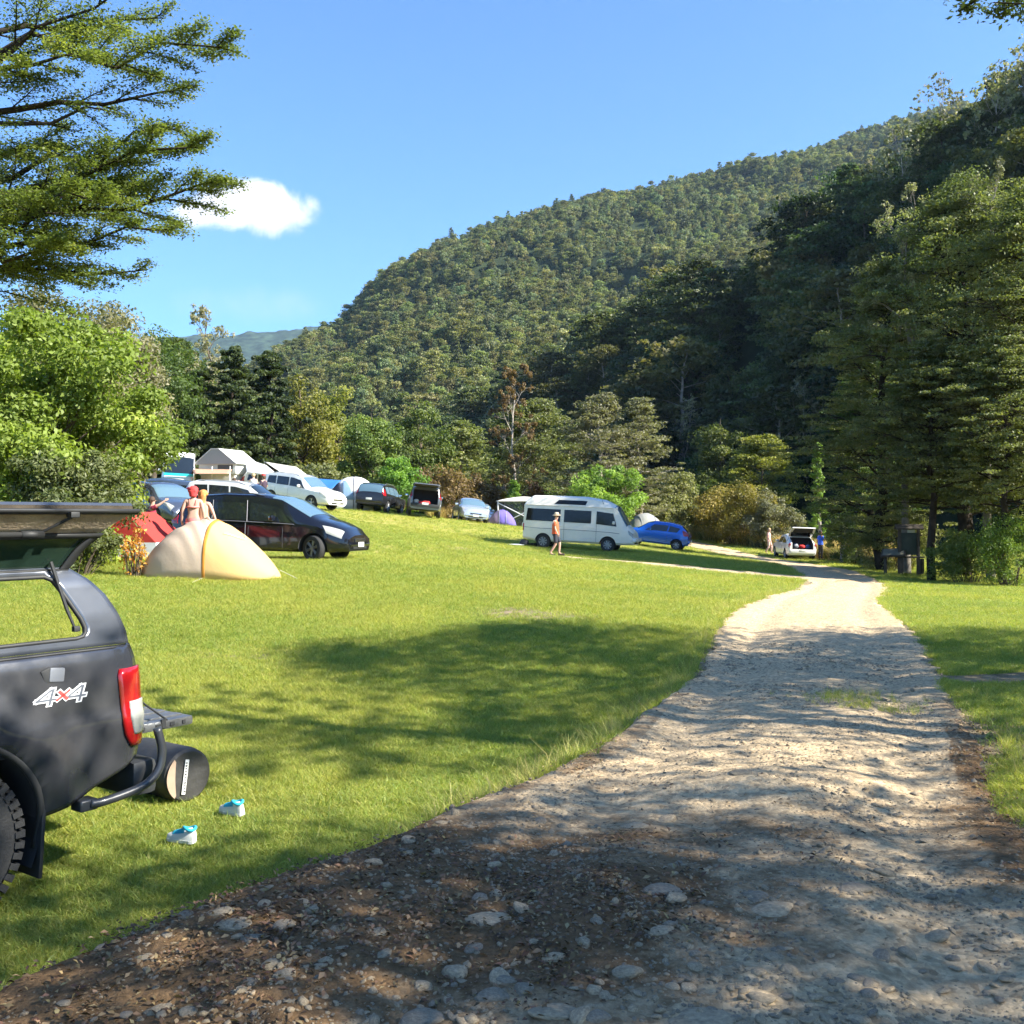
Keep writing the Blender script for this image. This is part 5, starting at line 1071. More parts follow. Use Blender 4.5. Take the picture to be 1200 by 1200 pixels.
for i in range(4): a=c8[i];b_=c8[(i+1)%4]; mb.add([(a[0]*.97,a[1]*.97,.02),(b_[0]*.97,b_[1]*.97,.02),(b_[0]*.97,b_[1]*.97,Hs_),(a[0]*.97,a[1]*.97,Hs_)],[(0,1,2,3)])
mb.build('mesh_wall',MESHM,e,smooth=False)
mb=MB(); ni=12; mb.grid([[Vector((Ws*.54*(2*i/ni-1),Ds*.54*(2*j/ni-1),Hs_+.30*(1-max(abs(2*i/ni-1),abs(2*j/ni-1))**1.6)+.02)) for j in range(ni+1)] for i in range(ni+1)]); solid(mb.build('roof_cover',CRM,e,angle=0),.02)
# things lying by the van
soft('bag','black bag on the grass behind the white van','bag',G(614.5,640,47.3,-.02),(.42,.4,.34),BLK,0,21)
soft('blanket','white blanket spread beside the black bag','blanket',G(604.5,641,47.3,-.02),(.85,.7,.10),mat('blanket_white',(.72,.72,.68),rough=.9),.2,22)
soft('bag','dark clothes bag under the rear of the white van','bag',G(626,641,47.6,-.02),(.6,.4,.22),CAV,.3,23)
soft('bag','white bag beside the doorway of the big dome tent','bag',G(396,599,59.2,-.02),(.75,.5,.55),mat('bag_white',(.72,.74,.76),rough=.8),.1,24)
soft('blanket','tan shoes bag under the black people carrier','bag',G(320,656,26.5,-.02),(.5,.25,.09),mat('bag_sand',(.45,.30,.20),rough=.9),.1,25)
# wooden information kiosk, lectern and posts
WD=mat('weathered_wood',(.060,.048,.036),rough=.85,var=.35,vscale=6,bump=.5,bscale=20); WDL=mat('sign_face',(.16,.15,.11),rough=.5,var=.15)
ks=G(1065,675,43); e=empty('information_board','dark wooden information board with a little shingled roof','sign',None,ks,R(-14)); e.scale=(.88,.88,.93)
for x in (-.42,.42): mb=MB(); mb.bbox((x,0,1.02),(.15,.15,2.10),.01); mb.build('post',WD,e)
mb=MB(); mb.bbox((.02,0,1.40),(.74,.06,1.0),.01); mb.build('panel',mat('panel_green',(.022,.035,.026),rough=.6,var=.2),e)
mb=MB(); mb.bbox((.02,-.04,.80),(1.30,.20,.07),.01); mb.build('ledge',WD,e)
mb=MB(); mb.bbox((0,-.20,2.16),(1.25,.46,.06),.01,rot=(R(24),0,0)); mb.bbox((0,.20,2.16),(1.25,.46,.06),.01,rot=(R(-24),0,0)); mb.build('shingled_roof',WD,e)
mb=MB(); mb.bbox((.10,-.045,1.98),(.34,.02,.16),.004); mb.build('notice',mat('notice_pale',(.45,.47,.48),rough=.6),e)
ls=G(1048,672,43.2); e=empty('lectern_sign','low wooden lectern sign left of the information board','sign',None,ls,R(-30))
for x in (-.36,.30): mb=MB(); mb.bbox((x,0,.42),(.12,.12,.90),.01); mb.build('post',WD,e)
mb=MB(); mb.bbox((-.03,-.02,.92),(.98,.60,.05),.01,rot=(R(32),R(-3),0)); o=mb.build('slanted_board',WD,e); mb=MB(); mb.bbox((-.03,-.04,.953),(.84,.46,.01),.003,rot=(R(32),R(-3),0)); mb.build('sign_face',WDL,o)
for px,lab in ((1076.5,'short wooden bollard beside the information board, the left of two'),(1080.5,'short wooden bollard beside the information board, the right of two')):
    o=MB().bbox((0,0,.32),(.13,.13,.72),.02).build('bollard',WD); o.location=G(px,674,43); o.rotation_euler=(0,0,.2); tag(o,lab,'bollard')
o=MB().tube([(0,0,-.2),(.02,0,.7),(-.02,.02,1.6)],[.16,.14,.10],8).build('dead_stump',BARKP); o.location=G(987.5,640,57)+Vector((0,0,.6)); o.location.z=Hs(o.location.x,o.location.y); o.scale=(1,1,1.55); tag(o,'pale broken stump standing in the scrub right of the open hatchback','stump')
# shoes
def shoe(name,label,loc,rz,tilt):
    e=empty('shoe',label,'shoe',None,loc,rz); e.rotation_euler=(tilt,0,rz)
    e.scale=(.68,.68,.68)
    secs=[(-.14,.030,.055,.10),(-.11,.040,.060,.115),(-.05,.040,.060,.10),(.0,.042,.058,.085),(.06,.048,.055,.065),(.11,.044,.05,.052),(.14,.028,.04,.040)]
    mb=MB(); P=[]
    for x,w_,_,h in secs: P.append([Vector((x,w_*math.cos(a),.02+max(0,h*math.sin(a)))) for a in np.linspace(0,math.pi,13)])
    mb.grid(P); mb.add([P[0][k] for k in range(13)],[tuple(range(13))]); mb.add([P[-1][k] for k in range(13)],[tuple(range(13))]); mb.build('upper',mat('shoe_white',(.68,.68,.64),rough=.7),e)
    mb=MB(); n=len(secs); out=[(x,w_+.004) for x,w_,_,_ in secs]; poly=[(x,y) for x,y in out]+[(x,-y) for x,y in out[::-1]]; mb.prism(poly,0,.024,plane='xy'); mb.build('sole',mat('shoe_sole',(.55,.56,.55),rough=.7),e,smooth=False)
    TQ=mat('turquoise_cloth',(.02,.36,.50),rough=.8)
    mb=MB(); mb.tube([Vector((-.085+.055*math.cos(a),.040*math.sin(a),.125+.01*math.sin(2*a))) for a in np.linspace(0,6.28,20)],.014,8,cap=False)
    mb.grid([[Vector((x,yy*.8,.024+h*math.sqrt(max(0,1-(yy/.05)**2))+.006)) for yy in np.linspace(-.042,.042,7)] for x,h in [(-.05,.102),(-.02,.094),(.01,.083),(.04,.074),(.075,.063)]]); mb.build('lining',TQ,e,angle=0)
    mb=MB()
    for k in range(4): x=-.02+.024*k; mb.tube([Vector((x,-.03,.088-.008*k)),Vector((x+.01,0,.105-.009*k)),Vector((x,.03,.088-.008*k))],.0045,5)
    mb.build('laces',mat('lace_dark',(.05,.07,.10),rough=.8),e)
    return e
p=at(213,992,1); k=(1.6+.375)*1200/(990-604); a=at(213,990,k); shoe('shoe','turquoise lined white shoe in the grass nearer the pickup wheel',(a.x,a.y,Hs(a.x,a.y)+.035),R(158),.05)
k=(1.6+.375)*1200/(958-604); a=at(272,958,k); shoe('shoe','turquoise lined white shoe in the grass nearer the roll bag',(a.x,a.y,Hs(a.x,a.y)+.035),R(150),-.08)
# forked stick at the lower left
T=Tree(9); T.tube([at(-20,1120,3.78)+Vector((0,0,.0)),at(10,1112,3.8),at(30,1100,3.82)+Vector((0,0,.015)),at(42,1098,3.84)],.022,.016,8); T.tube([at(30,1104,3.8),at(44,1092,3.82)+Vector((0,0,.02)),at(62,1088,3.86)+Vector((0,0,.03))],.02,.014,8); T.tube([at(10,1112,3.8),at(4,1103,3.84)],.014,.01,6)
V,Fq=T.trunk_arrays(); o=mesh_obj('fallen_branch',np_mesh('fallen_branch',V,Fq),mat('stick',(.11,.065,.04),rough=.9,var=.4,vscale=10,bump=.6,bscale=30),angle=0); 
zz=V[:,2].min(); o.location.z=Hs(-1.83,3.85)+.0-zz; tag(o,'forked brown stick lying at the edge of the grass','stick')
# ------------------------------------------------------------------ people
SKIN=mat('skin',(.50,.31,.235),rough=.6); SKT=mat('skin_tan',(.36,.19,.12),rough=.6)
def skinned(name,J,E,Rd,m,par,sub=2,root=0):
    me=bpy.data.meshes.new(name); names=list(J); ix={k:i for i,k in enumerate(names)}
    me.from_pydata([J[k] for k in names],[(ix[a],ix[b_]) for a,b_ in E],[]); o=bpy.data.objects.new(name,me); COL.objects.link(o); o.parent=par
    md=o.modifiers.new('skin','SKIN'); sv=me.skin_vertices[0].data if me.skin_vertices else None
    if sv is None: return o
    for k in names: r_=Rd[k]; sv[ix[k]].radius=(r_,r_) if not isinstance(r_,tuple) else r_; sv[ix[k]].use_root=(k==names[root])
    md.use_smooth_shade=True; s2=o.modifiers.new('sub','SUBSURF'); s2.levels=sub; s2.render_levels=sub; me.materials.append(m); 
    dg=bpy.context.evaluated_depsgraph_get(); res=bpy.data.meshes.new_from_object(o.evaluated_get(dg)); o.modifiers.clear(); o.data=res
    if len(res.materials)==0: res.materials.append(m)
    return o
def person(label,loc,rz,h=1.75,pose=None,shirt=None,sleeves='short',legs=None,leglen='short',hair=None,hairlen=0,hat=None,skin=SKIN,shoes=None,straps=None,seated=False,group=None,girth=1.0):
    """faces local +x. pose: dict of joint offsets (metres at 1.75 m)"""
    e=empty('person',label,'person',group,loc,rz); k=h/1.75; P=pose or {}; Gt=girth
    J={'pelvis':(0,0,.95),'waist':(0,0,1.10),'chest':(.0,0,1.30),'neck':(.0,0,1.47),'jaw':(.02,0,1.545),'head':(.015,0,1.64),'crown':(.0,0,1.715),
       'shl':(0,.17,1.42),'shr':(0,-.17,1.42),'ell':(-.02,.23,1.15),'elr':(-.02,-.23,1.15),'wrl':(.04,.24,.92),'wrr':(.04,-.24,.92),'hal':(.06,.24,.84),'har':(.06,-.24,.84),
       'hil':(0,.09,.92),'hir':(0,-.09,.92),'knl':(.02,.10,.50),'knr':(.02,-.10,.50),'anl':(-.01,.10,.10),'anr':(-.01,-.10,.10),'tol':(.16,.11,.035),'tor':(.16,-.11,.035)}
    J.update(P); J={a:Vector(b_)*k for a,b_ in J.items()}
    Rd={'pelvis':(.135*Gt,.115*Gt),'waist':(.125*Gt,.11*Gt),'chest':(.145*Gt,.12*Gt),'neck':.055,'jaw':.065,'head':.088,'crown':.062,'shl':.065,'shr':.065,'ell':.042,'elr':.042,'wrl':.028,'wrr':.028,'hal':.030,'har':.030,'hil':.095,'hir':.095,'knl':.06,'knr':.06,'anl':.04,'anr':.04,'tol':.03,'tor':.03}
    sc_=lambda r_,f=1.0: tuple(q*k*f for q in r_) if isinstance(r_,tuple) else r_*k*f
    E=[('pelvis','waist'),('waist','chest'),('chest','neck'),('neck','jaw'),('jaw','head'),('head','crown'),('chest','shl'),('chest','shr'),('shl','ell'),('shr','elr'),('ell','wrl'),('elr','wrr'),('wrl','hal'),('wrr','har'),('pelvis','hil'),('pelvis','hir'),('hil','knl'),('hir','knr'),('knl','anl'),('knr','anr'),('anl','tol'),('anr','tor')]
    body=skinned('body',J,E,{a:sc_(b_) for a,b_ in Rd.items()},skin,e)
    hd=J['head']; fwd=Vector((1,0,0)); 
    if 'look' in P: pass
    mb=MB(); c=hd+Vector((.088*k,0,-.01*k)); mb.lathe([(0,-.012*k),(.014*k,0),(0,.03*k)],c=tuple(c),axis='z',n=8); mb.build('nose',skin,body)
    for sg in (1,-1):
        mb=MB(); mb.lathe([(0,-.006*k),(.012*k,0),(0,.006*k)],c=tuple(hd+Vector((.082*k,sg*.033*k,.02*k))),axis='x',n=8); mb.build('eye',mat('eye_dark',(.03,.02,.02),rough=.2),body)
        mb=MB(); mb.bbox(tuple(hd+Vector((.0,sg*.090*k,.0))),(.04*k,.02*k,.06*k),.008*k); mb.build('ear',skin,body)
    # hands: five short fingers each
    for s_,wr_,ha in (('l','wrl','hal'),('r','wrr','har')):
        d=(J[ha]-J[wr_]).normalized(); sd_=d.cross(Vector((1,0,0))); sd_=sd_.normalized() if sd_.length>.1 else Vector((0,1,0)); pf=d.cross(sd_)
        mb=MB()
        for q in range(4): b0=J[ha]+pf*(q-1.5)*.016*k; ln=(.060,.072,.070,.055)[q]*k; mb.tube([b0,b0+d*ln*.6,b0+d*ln+sd_*.012*k],[.009*k,.008*k,.006*k],6)
        mb.tube([J[ha]+pf*.03*k-d*.02*k,J[ha]+pf*.05*k+d*.02*k],[.010*k,.008*k],6); mb.build('fingers',skin,body)
    if hair:
        mb=MB(); P_=[]
        for i in range(9):
            th=math.pi*.62*i/8
            P_.append([hd+Vector((-.012*k+math.cos(a)*math.sin(th)*.112*k*(1.0 if math.cos(a)<.3 else .80)*(1+.10*math.sin(7*a+3*th+hairlen*20)+.06*math.sin(13*a)),math.sin(a)*math.sin(th)*(.106+.02*min(1,hairlen*3))*k*(1+.12*math.sin(5*a+4*th)),.02*k+math.cos(th)*.108*k)) for a in np.linspace(0,2*math.pi,19)])
        mb.grid(P_)
        if hairlen:
            P_=[[hd+Vector((-.05*k-.055*k*math.cos(a),.098*k*math.sin(a)*(1+.10*math.sin(6*a+5*t))*(1-.45*t),.02*k-hairlen*k*t)) for a in np.linspace(-1.7,1.7,11)] for t in np.linspace(0,1,7)]
            mb.grid(P_)
        o=mb.build('hair',hair,e,angle=0); solid(o,.02*k)
    def ring(c,rx,ry,n=16,ph=0): return [Vector((c.x+rx*k*math.cos(q),c.y+ry*k*math.sin(q)*(1+.03*math.sin(5*q+ph)),c.z)) for q in np.linspace(0,2*math.pi,n+1)]
    def limb(mb,p,q,r0,r1,ext=0):
        pts=[p.lerp(q,t) for t in np.linspace(0,1,6)]; mb.tube(pts,[(r0+(r1-r0)*t)*k*(1+.04*math.sin(7*t+r0*90)) for t in np.linspace(0,1,6)],10)
    if shirt:
        W_=J['waist'];C_=J['chest'];N_=J['neck'];Pv=J['pelvis']; mb=MB()
        mb.grid([ring(Pv.lerp(W_,-.25),.140*Gt,.180*Gt,ph=1),ring(Pv,.138*Gt,.178*Gt,ph=2),ring(Pv.lerp(W_,.6),.128*Gt,.168*Gt,ph=3),ring(W_.lerp(C_,.3),.128*Gt,.168*Gt,ph=1),ring(C_,.128*Gt**.5,.180),ring(C_.lerp(N_,.5),.108,.178),ring(C_.lerp(N_,.75),.088,.150),ring(C_.lerp(N_,.93),.068,.080),ring(N_,.058,.062)])
        if sleeves!='none':
            for s1,e1 in (('shl','ell'),('shr','elr')): limb(mb,J[s1].lerp(J['chest'],.1),J[s1].lerp(J[e1],.70 if sleeves=='short' else 1.0),.068,.060)
        mb.build('shirt',shirt,e,angle=0)
    if legs:
        Pv=J['pelvis'];W_=J['waist']; mb=MB(); mb.grid([ring(Pv.lerp(W_,.45),.118*Gt,.155*Gt),ring(Pv,.128*Gt,.168*Gt),ring(Pv.lerp(W_,-.35),.122*Gt,.165*Gt),ring(Pv.lerp(W_,-.8),.10*Gt,.15*Gt)])
        for h_,k_,a_ in (('hil','knl','anl'),('hir','knr','anr')):
            limb(mb,J[h_],J[h_].lerp(J[k_],.92 if leglen=='short' else 1),.098,.082 if leglen=='short' else .068)
            if leglen!='short': limb(mb,J[k_],J[k_].lerp(J[a_],.92),.068,.056)
        mb.build('shorts' if leglen=='short' else 'trousers',legs,e,angle=0)
    if shoes:
        for s_ in 'lr':
            a=J['an'+s_];t=J['to'+s_]; d=(t-a); d.z=0; d.normalize(); mb=MB(); c=(a+t)/2+Vector((0,0,-.03*k)); ang=math.atan2(d.y,d.x); mb.bbox(tuple(Vector((c.x+.01,c.y,max(.045*k,min(a.z,t.z)+.0)))),(.28*k,.10*k,.09*k),.03*k,rot=(0,0,ang)); mb.build('shoe',shoes,e)
    if straps:
        mb=MB()
        z=J['chest'].z; mb.lathe([(.150*k,z-.05*k),(.158*k,z-.03*k),(.150*k,z-.01*k)],axis='z',n=20)
        for sg in (1,-1): mb.tube([Vector((-.12*k,sg*.06*k,z)),Vector((-.07*k,sg*.08*k,J['neck'].z-.01)),Vector((.1*k,sg*.07*k,z))],.008*k,5)
        o=mb.build('bikini_top',straps,e,angle=0)
    if hat:
        m,kind=hat; mb=MB(); c=hd+Vector((-.005*k,0,.055*k)); 
        if kind=='sun': mb.lathe([(.185*k,-.02*k),(.175*k,-.005*k),(.105*k,.005*k),(.098*k,.07*k),(.06*k,.105*k),(0,.11*k)],c=tuple(c),axis='z',n=24)
        else: mb.lathe([(.105*k,-.01*k),(.104*k,.05*k),(.07*k,.09*k),(0,.105*k)],c=tuple(c),axis='z',n=20)
        o=mb.build('hat',m,e,angle=60); 
        if kind=='sun': solid(o,.008); mb=MB(); mb.lathe([(.107*k,.006*k),(.104*k,.035*k)],c=tuple(c),axis='z',n=24,cap=False); mb.build('hat_band',mat('band',(.25,.15,.08)),o)
    return e
# walker in the orange shirt, strolling to the right, in profile
wk={'knl':(.16,.10,.53),'anl':(.13,.10,.12),'tol':(.30,.11,.06),'knr':(.03,-.10,.50),'anr':(-.20,-.10,.14),'tor':(-.06,-.11,.05),'ell':(-.10,.24,1.16),'wrl':(.04,.23,.95),'hal':(.09,.22,.88),'elr':(.02,-.23,1.14),'wrr':(.12,-.24,.93),'har':(.15,-.23,.86),'jaw':(.05,0,1.545),'head':(.05,0,1.64),'crown':(.035,0,1.715)}
ORS=mat('orange_shirt',(.62,.11,.035),rough=.85,var=.12,bump=.3,bscale=14); NVS=mat('navy_shorts',(.03,.035,.05),rough=.9); STRAW=mat('straw_hat',(.62,.50,.33),rough=.9,var=.2,vscale=30); BRN=mat('brown_hair',(.07,.04,.025),rough=.8)
person('walker in an orange shirt, dark shorts and straw hat before the white van',G(651,653,42.0),R(-12),1.74,wk,ORS,'short',NVS,'short',BRN,0,(STRAW,'sun'),SKIN,mat('shoe_brown',(.06,.04,.03),rough=.8),girth=1.15)
# the two women behind the tan tent, backs to the camera
RH=mat('red_scarf',(.60,.05,.05),rough=.85,var=.2,vscale=20); GH=mat('ginger_hair',(.55,.24,.07),rough=.7,var=.3,vscale=30); PNK=mat('pink_straps',(.75,.25,.22),rough=.8)
person('woman with a red head scarf and bare back behind the tan tent',G(226.5,655,22.6),R(100),1.66,{'ell':(-.03,.24,1.18),'wrl':(.02,.26,.95)},None,'none',mat('pink_shorts',(.6,.2,.2),rough=.9),'short',RH,.15,None,SKIN,None,PNK)
person('woman with loose ginger hair standing right of the red scarf',G(238,655,23.3),R(74),1.60,{'elr':(.02,-.27,1.18),'wrr':(.06,-.33,.97),'har':(.06,-.35,.90)},mat('peach_top',(.70,.42,.26),rough=.85),'none',NVS,'short',GH,.30,None,SKIN)
person('child in a burgundy shirt reaching up beside the slate blue car',G(178,650,25),R(20),1.44,{'elr':(.18,-.24,1.50),'wrr':(.34,-.26,1.62),'har':(.40,-.26,1.66)},mat('burgundy',(.25,.02,.05),rough=.9),'short',NVS,'long',BRN,.08,None,SKIN)
# people under the awnings of the pop up camper
person('shirtless man with dark hair standing under the peach awning',G(249,579,61.5),R(-60),1.72,None,None,'none',NVS,'short',BRN,.0,None,SKT)
person('person in a white singlet beside the pop up camper',G(297,582,52),R(95),1.62,None,mat('white_top',(.75,.75,.73),rough=.85),'none',NVS,'short',mat('fair_hair',(.45,.33,.18),rough=.8),.05,None,SKIN)
person('bare shouldered person bending forward left of the white singlet',G(284,583,51),R(-150),1.62,{'waist':(.06,0,1.08),'chest':(.22,0,1.22),'neck':(.34,0,1.32),'jaw':(.41,0,1.34),'head':(.47,0,1.36),'crown':(.54,0,1.38),'shl':(.24,.17,1.32),'shr':(.24,-.17,1.32),'ell':(.34,.22,1.08),'elr':(.34,-.22,1.08),'wrl':(.45,.2,.9),'wrr':(.45,-.2,.9),'hal':(.5,.2,.84),'har':(.5,-.2,.84)},None,'none',mat('dark_skirt',(.10,.05,.07),rough=.9),'short',BRN,.1,None,SKIN)
person('person in a red cap and dark top carrying a purple bundle',G(309,585,50),R(150),1.70,{'wrl':(.25,.15,1.10),'wrr':(.25,-.15,1.10),'hal':(.32,.12,1.10),'har':(.32,-.12,1.10),'ell':(0,.25,1.15),'elr':(0,-.25,1.15)},mat('dark_top',(.05,.03,.05),rough=.9),'short',NVS,'long',BRN,.12,(RH,'cap'),SKIN)
soft('bundle','purple bundle held by the person in the red cap','bundle',G(309,585,50,1.02)+Vector((-.28,.1,0)),(.42,.3,.24),mat('purple_cloth',(.16,.10,.40),rough=.9,var=.3),R(60),31)
# far along the track
person('walker in pink clothes in front of the pale bushes',G(901,648,66),R(-30),1.66,wk,mat('pink_top',(.66,.36,.32),rough=.85),'short',mat('pink_trousers',(.60,.40,.34),rough=.9),'long',mat('fair_hair',(0,0,0)),.12,None,SKIN)
person('man in a bright blue shirt and black trousers beside the open boot',G(961.5,656,60.5),R(25),1.76,{'elr':(.12,-.22,1.18),'wrr':(.30,-.18,1.22),'har':(.37,-.16,1.24)},mat('blue_shirt',(.02,.10,.62),rough=.85),'short',mat('black_trousers',(.02,.02,.025),rough=.9),'long',mat('dark_hair',(.02,.015,.012),rough=.7),0,None,SKT,BLK)
def grow(kind,h,w,seed,leaves=20000,size=.12,bare=.25,asp=.5,lean=(0,0),detail=1.0):
    T=Tree(seed); r=T.r; T.asp=asp
    tr=max(.04,h*.016); tp=[np.array([0,0,-.4])]
    for k in range(1,9):
        f=k/8; tp.append(np.array([lean[0]*f*f*h+r.normal(0,.012*h)*(f>.1), lean[1]*f*f*h+r.normal(0,.012*h)*(f>.1), f*h*.95]))
    tp=np.array(tp); 
    if kind=='bare': tr*=.62
    if kind!='shrub': T.tube(tp,tr*1.25,tr*.18,8)
    def on(f): i=f*8; j=int(min(i,7)); return tp[j]*(1-(i-j))+tp[j+1]*(i-j)
    C=[];Rd=[];tb=[]
    if kind=='beech':          # tiers of flat sprays on rising limbs
        nl=int(30*detail+10)
        for q in range(nl):
            f=bare+(1-bare)*((q+.5)/nl)**.85; az=q*2.399+r.uniform(-.5,.5)
            pf=np.sin(np.pi*min(1,(f-bare)/(1-bare)*.72+.30))**.8
            L=w/2*pf*(r.uniform(.7,1.12) if detail<1.4 else r.uniform(.45,1.22))+.3; el=r.uniform(.1,.5)+.45*f
            p=T.path(on(f),(np.cos(az),np.sin(az),np.tan(el)),L,5,.22,-.25); T.tube(p,tr*.35*(1.15-f),tr*.05,5)
            tone=r.random()
            for e in np.linspace(.35,1,int(4+2*detail)):
                b=p[0]+(p[-1]-p[0])*0; i=e*4; j=int(min(i,3)); b=p[j]*(1-(i-j))+p[j+1]*(i-j)
                for s_ in range(2):
                    az2=az+r.uniform(.4,1.3)*(1 if s_ else -1); L2=L*.38*r.uniform(.5,1.1)+.15
                    p2=T.path(b,(np.cos(az2),np.sin(az2),r.uniform(-.05,.35)),L2,3,.2,0); 
                    if detail>.5: T.tube(p2,tr*.07,tr*.02,4)
                    C.append(p2[-1]+r.normal(0,.1 if detail<1.4 else .28,3)); a=w*(.055 if detail>1.4 else .08)*r.uniform(.6,1.7); Rd.append((a*1.35,a*1.35,a*.28)); tb.append(np.clip(tone+r.normal(0,.2),0,1))
        up=.78
    elif kind=='conifer':      # dense, layered, drooping at the tips
        nl=int(42*detail+12)
        for q in range(nl):
            f=bare+(1-bare)*(q+.5)/nl; az=q*2.399+r.uniform(-.4,.4); x=(f-bare)/(1-bare)
            L=w/2*(1-x)**.62*r.uniform(.75,1.1)*min(1,.55+x*3)+.2
            p=T.path(on(f),(np.cos(az),np.sin(az),.35-.2*x),L,4,.12,-.5); T.tube(p,tr*.25*(1.1-f),tr*.04,4)
            tone=r.random()
            for e in (.45,.72,1):
                i=e*3; j=int(min(i,2)); b=p[j]*(1-(i-j))+p[j+1]*(i-j); a=w*.10*r.uniform(.8,1.3)*(.6+.5*(1-x))
                C.append(b+r.normal(0,.05*w,3)*[1,1,.3]); Rd.append((a*1.2,a*1.2,a*.5)); tb.append(np.clip(tone+r.normal(0,.15),0,1))
        up=.5
    elif kind in('broad','shrub'):
        nc=int(60*detail+18); rad=w/2; cz=h*(bare+(1-bare)*.5)*(.86 if bare<.06 else 1); rz=h*(1-bare)*(.56 if bare<.06 else .5)
        for q in range(nc):
            d=r.normal(size=3); d/=np.linalg.norm(d); 
            if kind=='shrub': d[2]=abs(d[2]) if q%3 else -abs(d[2])*.9
            sh=r.uniform(.45,.98); b=np.array([lean[0]*h*.5+d[0]*rad*sh,lean[1]*h*.5+d[1]*rad*sh,cz+d[2]*rz*sh*r.uniform(.85,1.1)])
            a=(w*.55+h*.45)*.135*r.uniform(.6,1.35); C.append(b); Rd.append((a,a,a*.72)); tb.append(r.random())
            if q%2==0:
                s0=on(np.clip((b[2]-.25*h)/h,.12,.8)) if kind=='broad' else np.array([d[0]*.1*w,d[1]*.1*w,-.2])
                mid=(s0+b)/2+r.normal(0,.04*w,3); T.tube(np.array([s0,mid,b]),tr*.35,tr*.06,5)
        up=.35
    elif kind=='column':       # young, narrow, sparse
        nl=int(34*detail)
        for q in range(nl):
            f=.1+.88*(q+.5)/nl; az=q*2.399; L=w/2*(1-f*.8)*r.uniform(.6,1.1); p=T.path(on(f),(np.cos(az),np.sin(az),.9),L,4,.1,.2); T.tube(p,tr*.2,tr*.04,4)
            for e in (.6,1): C.append(p[0]*(1-e)+p[-1]*e); a=w*.13*r.uniform(.7,1.2); Rd.append((a,a,a*.8)); tb.append(r.random())
        up=.4
    elif kind=='bare':         # dying tree, grey twigs and thin foliage
        def rec(p0,d,L,rad_,lev):
            p=T.path(p0,d,L,4,.28,.1); T.tube(p,rad_,rad_*.35,4)
            if lev<3:
                for k in range(4 if lev else 5):
                    f=r.uniform(.3,1); i=f*3; j=int(min(i,2)); b=p[j]*(1-(i-j))+p[j+1]*(i-j)
                    dd=(p[-1]-p[0])/L+r.normal(0,.6,3)+[0,0,.15]; rec(b,dd,L*r.uniform(.5,.8),rad_*.45,lev+1)
            else: C.append(p[-1]); a=w*.045; Rd.append((a,a,a)); tb.append(r.random())
        for q in range(11):
            f=bare+(1-bare)*(q+.5)/11; az=q*2.399; rec(on(f),(np.cos(az),np.sin(az),.7+.8*f),w*.50*r.uniform(.7,1.1)*(1.1-f*.5),tr*.3,1)
        up=.2
    if C:
        T.clumps(C,Rd,max(2,int(leaves/len(C))),size,up,.5,np.array(tb))
    return T
LEAF={
 'olive':mat_leaf('olive_leaf',(.10,.118,.042),(.185,.195,.078),(.28,.27,.14)),
 'yellowish':mat_leaf('yellowish_leaf',(.10,.105,.022),(.20,.19,.04),(.27,.23,.06)),
 'dark':mat_leaf('dark_leaf',(.025,.045,.016),(.06,.09,.03),(.10,.13,.04)),
 'mid':mat_leaf('mid_leaf',(.06,.095,.022),(.12,.165,.04),(.19,.22,.06)),
 'bright':mat_leaf('bright_leaf',(.085,.14,.025),(.17,.25,.045),(.27,.35,.07),transl=.4),
 'brown':mat_leaf('brown_leaf',(.12,.075,.035),(.20,.135,.06),(.26,.19,.09)),
 'grey':mat_leaf('grey_leaf',(.15,.15,.085),(.25,.24,.15),(.34,.32,.22)),
 'straw':mat_leaf('straw_leaf',(.26,.19,.07),(.40,.30,.12),(.50,.40,.2)),
 'rust':mat_leaf('rust_leaf',(.35,.10,.03),(.55,.24,.05),(.6,.4,.1)),
}
TREE_LIB={}
def tree(name,label,cat,px,top,base,d,w_px,kind,leaf,seed,leaves=22000,size=.12,bare=.2,bark=None,group=None,asp=.5,lean=(0,0),detail=1.0,share=None,rz=0):
    X=(px-600)/1200*d; z=Hs(X,d); h=EYE+(HOR-top)/1200*d-z; w=w_px/1200*d
    key=share or (name,seed)
    if key in TREE_LIB and share:
        src,h0,w0=TREE_LIB[key]; t=copy_tree(src); t.location=(X,d,z); t.scale=(w/w0,w/w0,h/h0); t.rotation_euler=(0,0,rz); tag(t,label,cat,group); return t
    t=empty(name,label,cat,group,(X,d,z),rz)
    T=grow(kind,h,w,seed,leaves,size,bare,asp,lean,detail)
    V,Fq=T.trunk_arrays(); mesh_obj('trunk',np_mesh('trunk',V,Fq),bark or BARK,t,angle=0)
    if T.lc: mesh_obj('crown',leaf_mesh('crown',T),LEAF[leaf],t,smooth=False)
    TREE_LIB[key]=(t,h,w); return t
BG='trees at the far edge of the camping field'
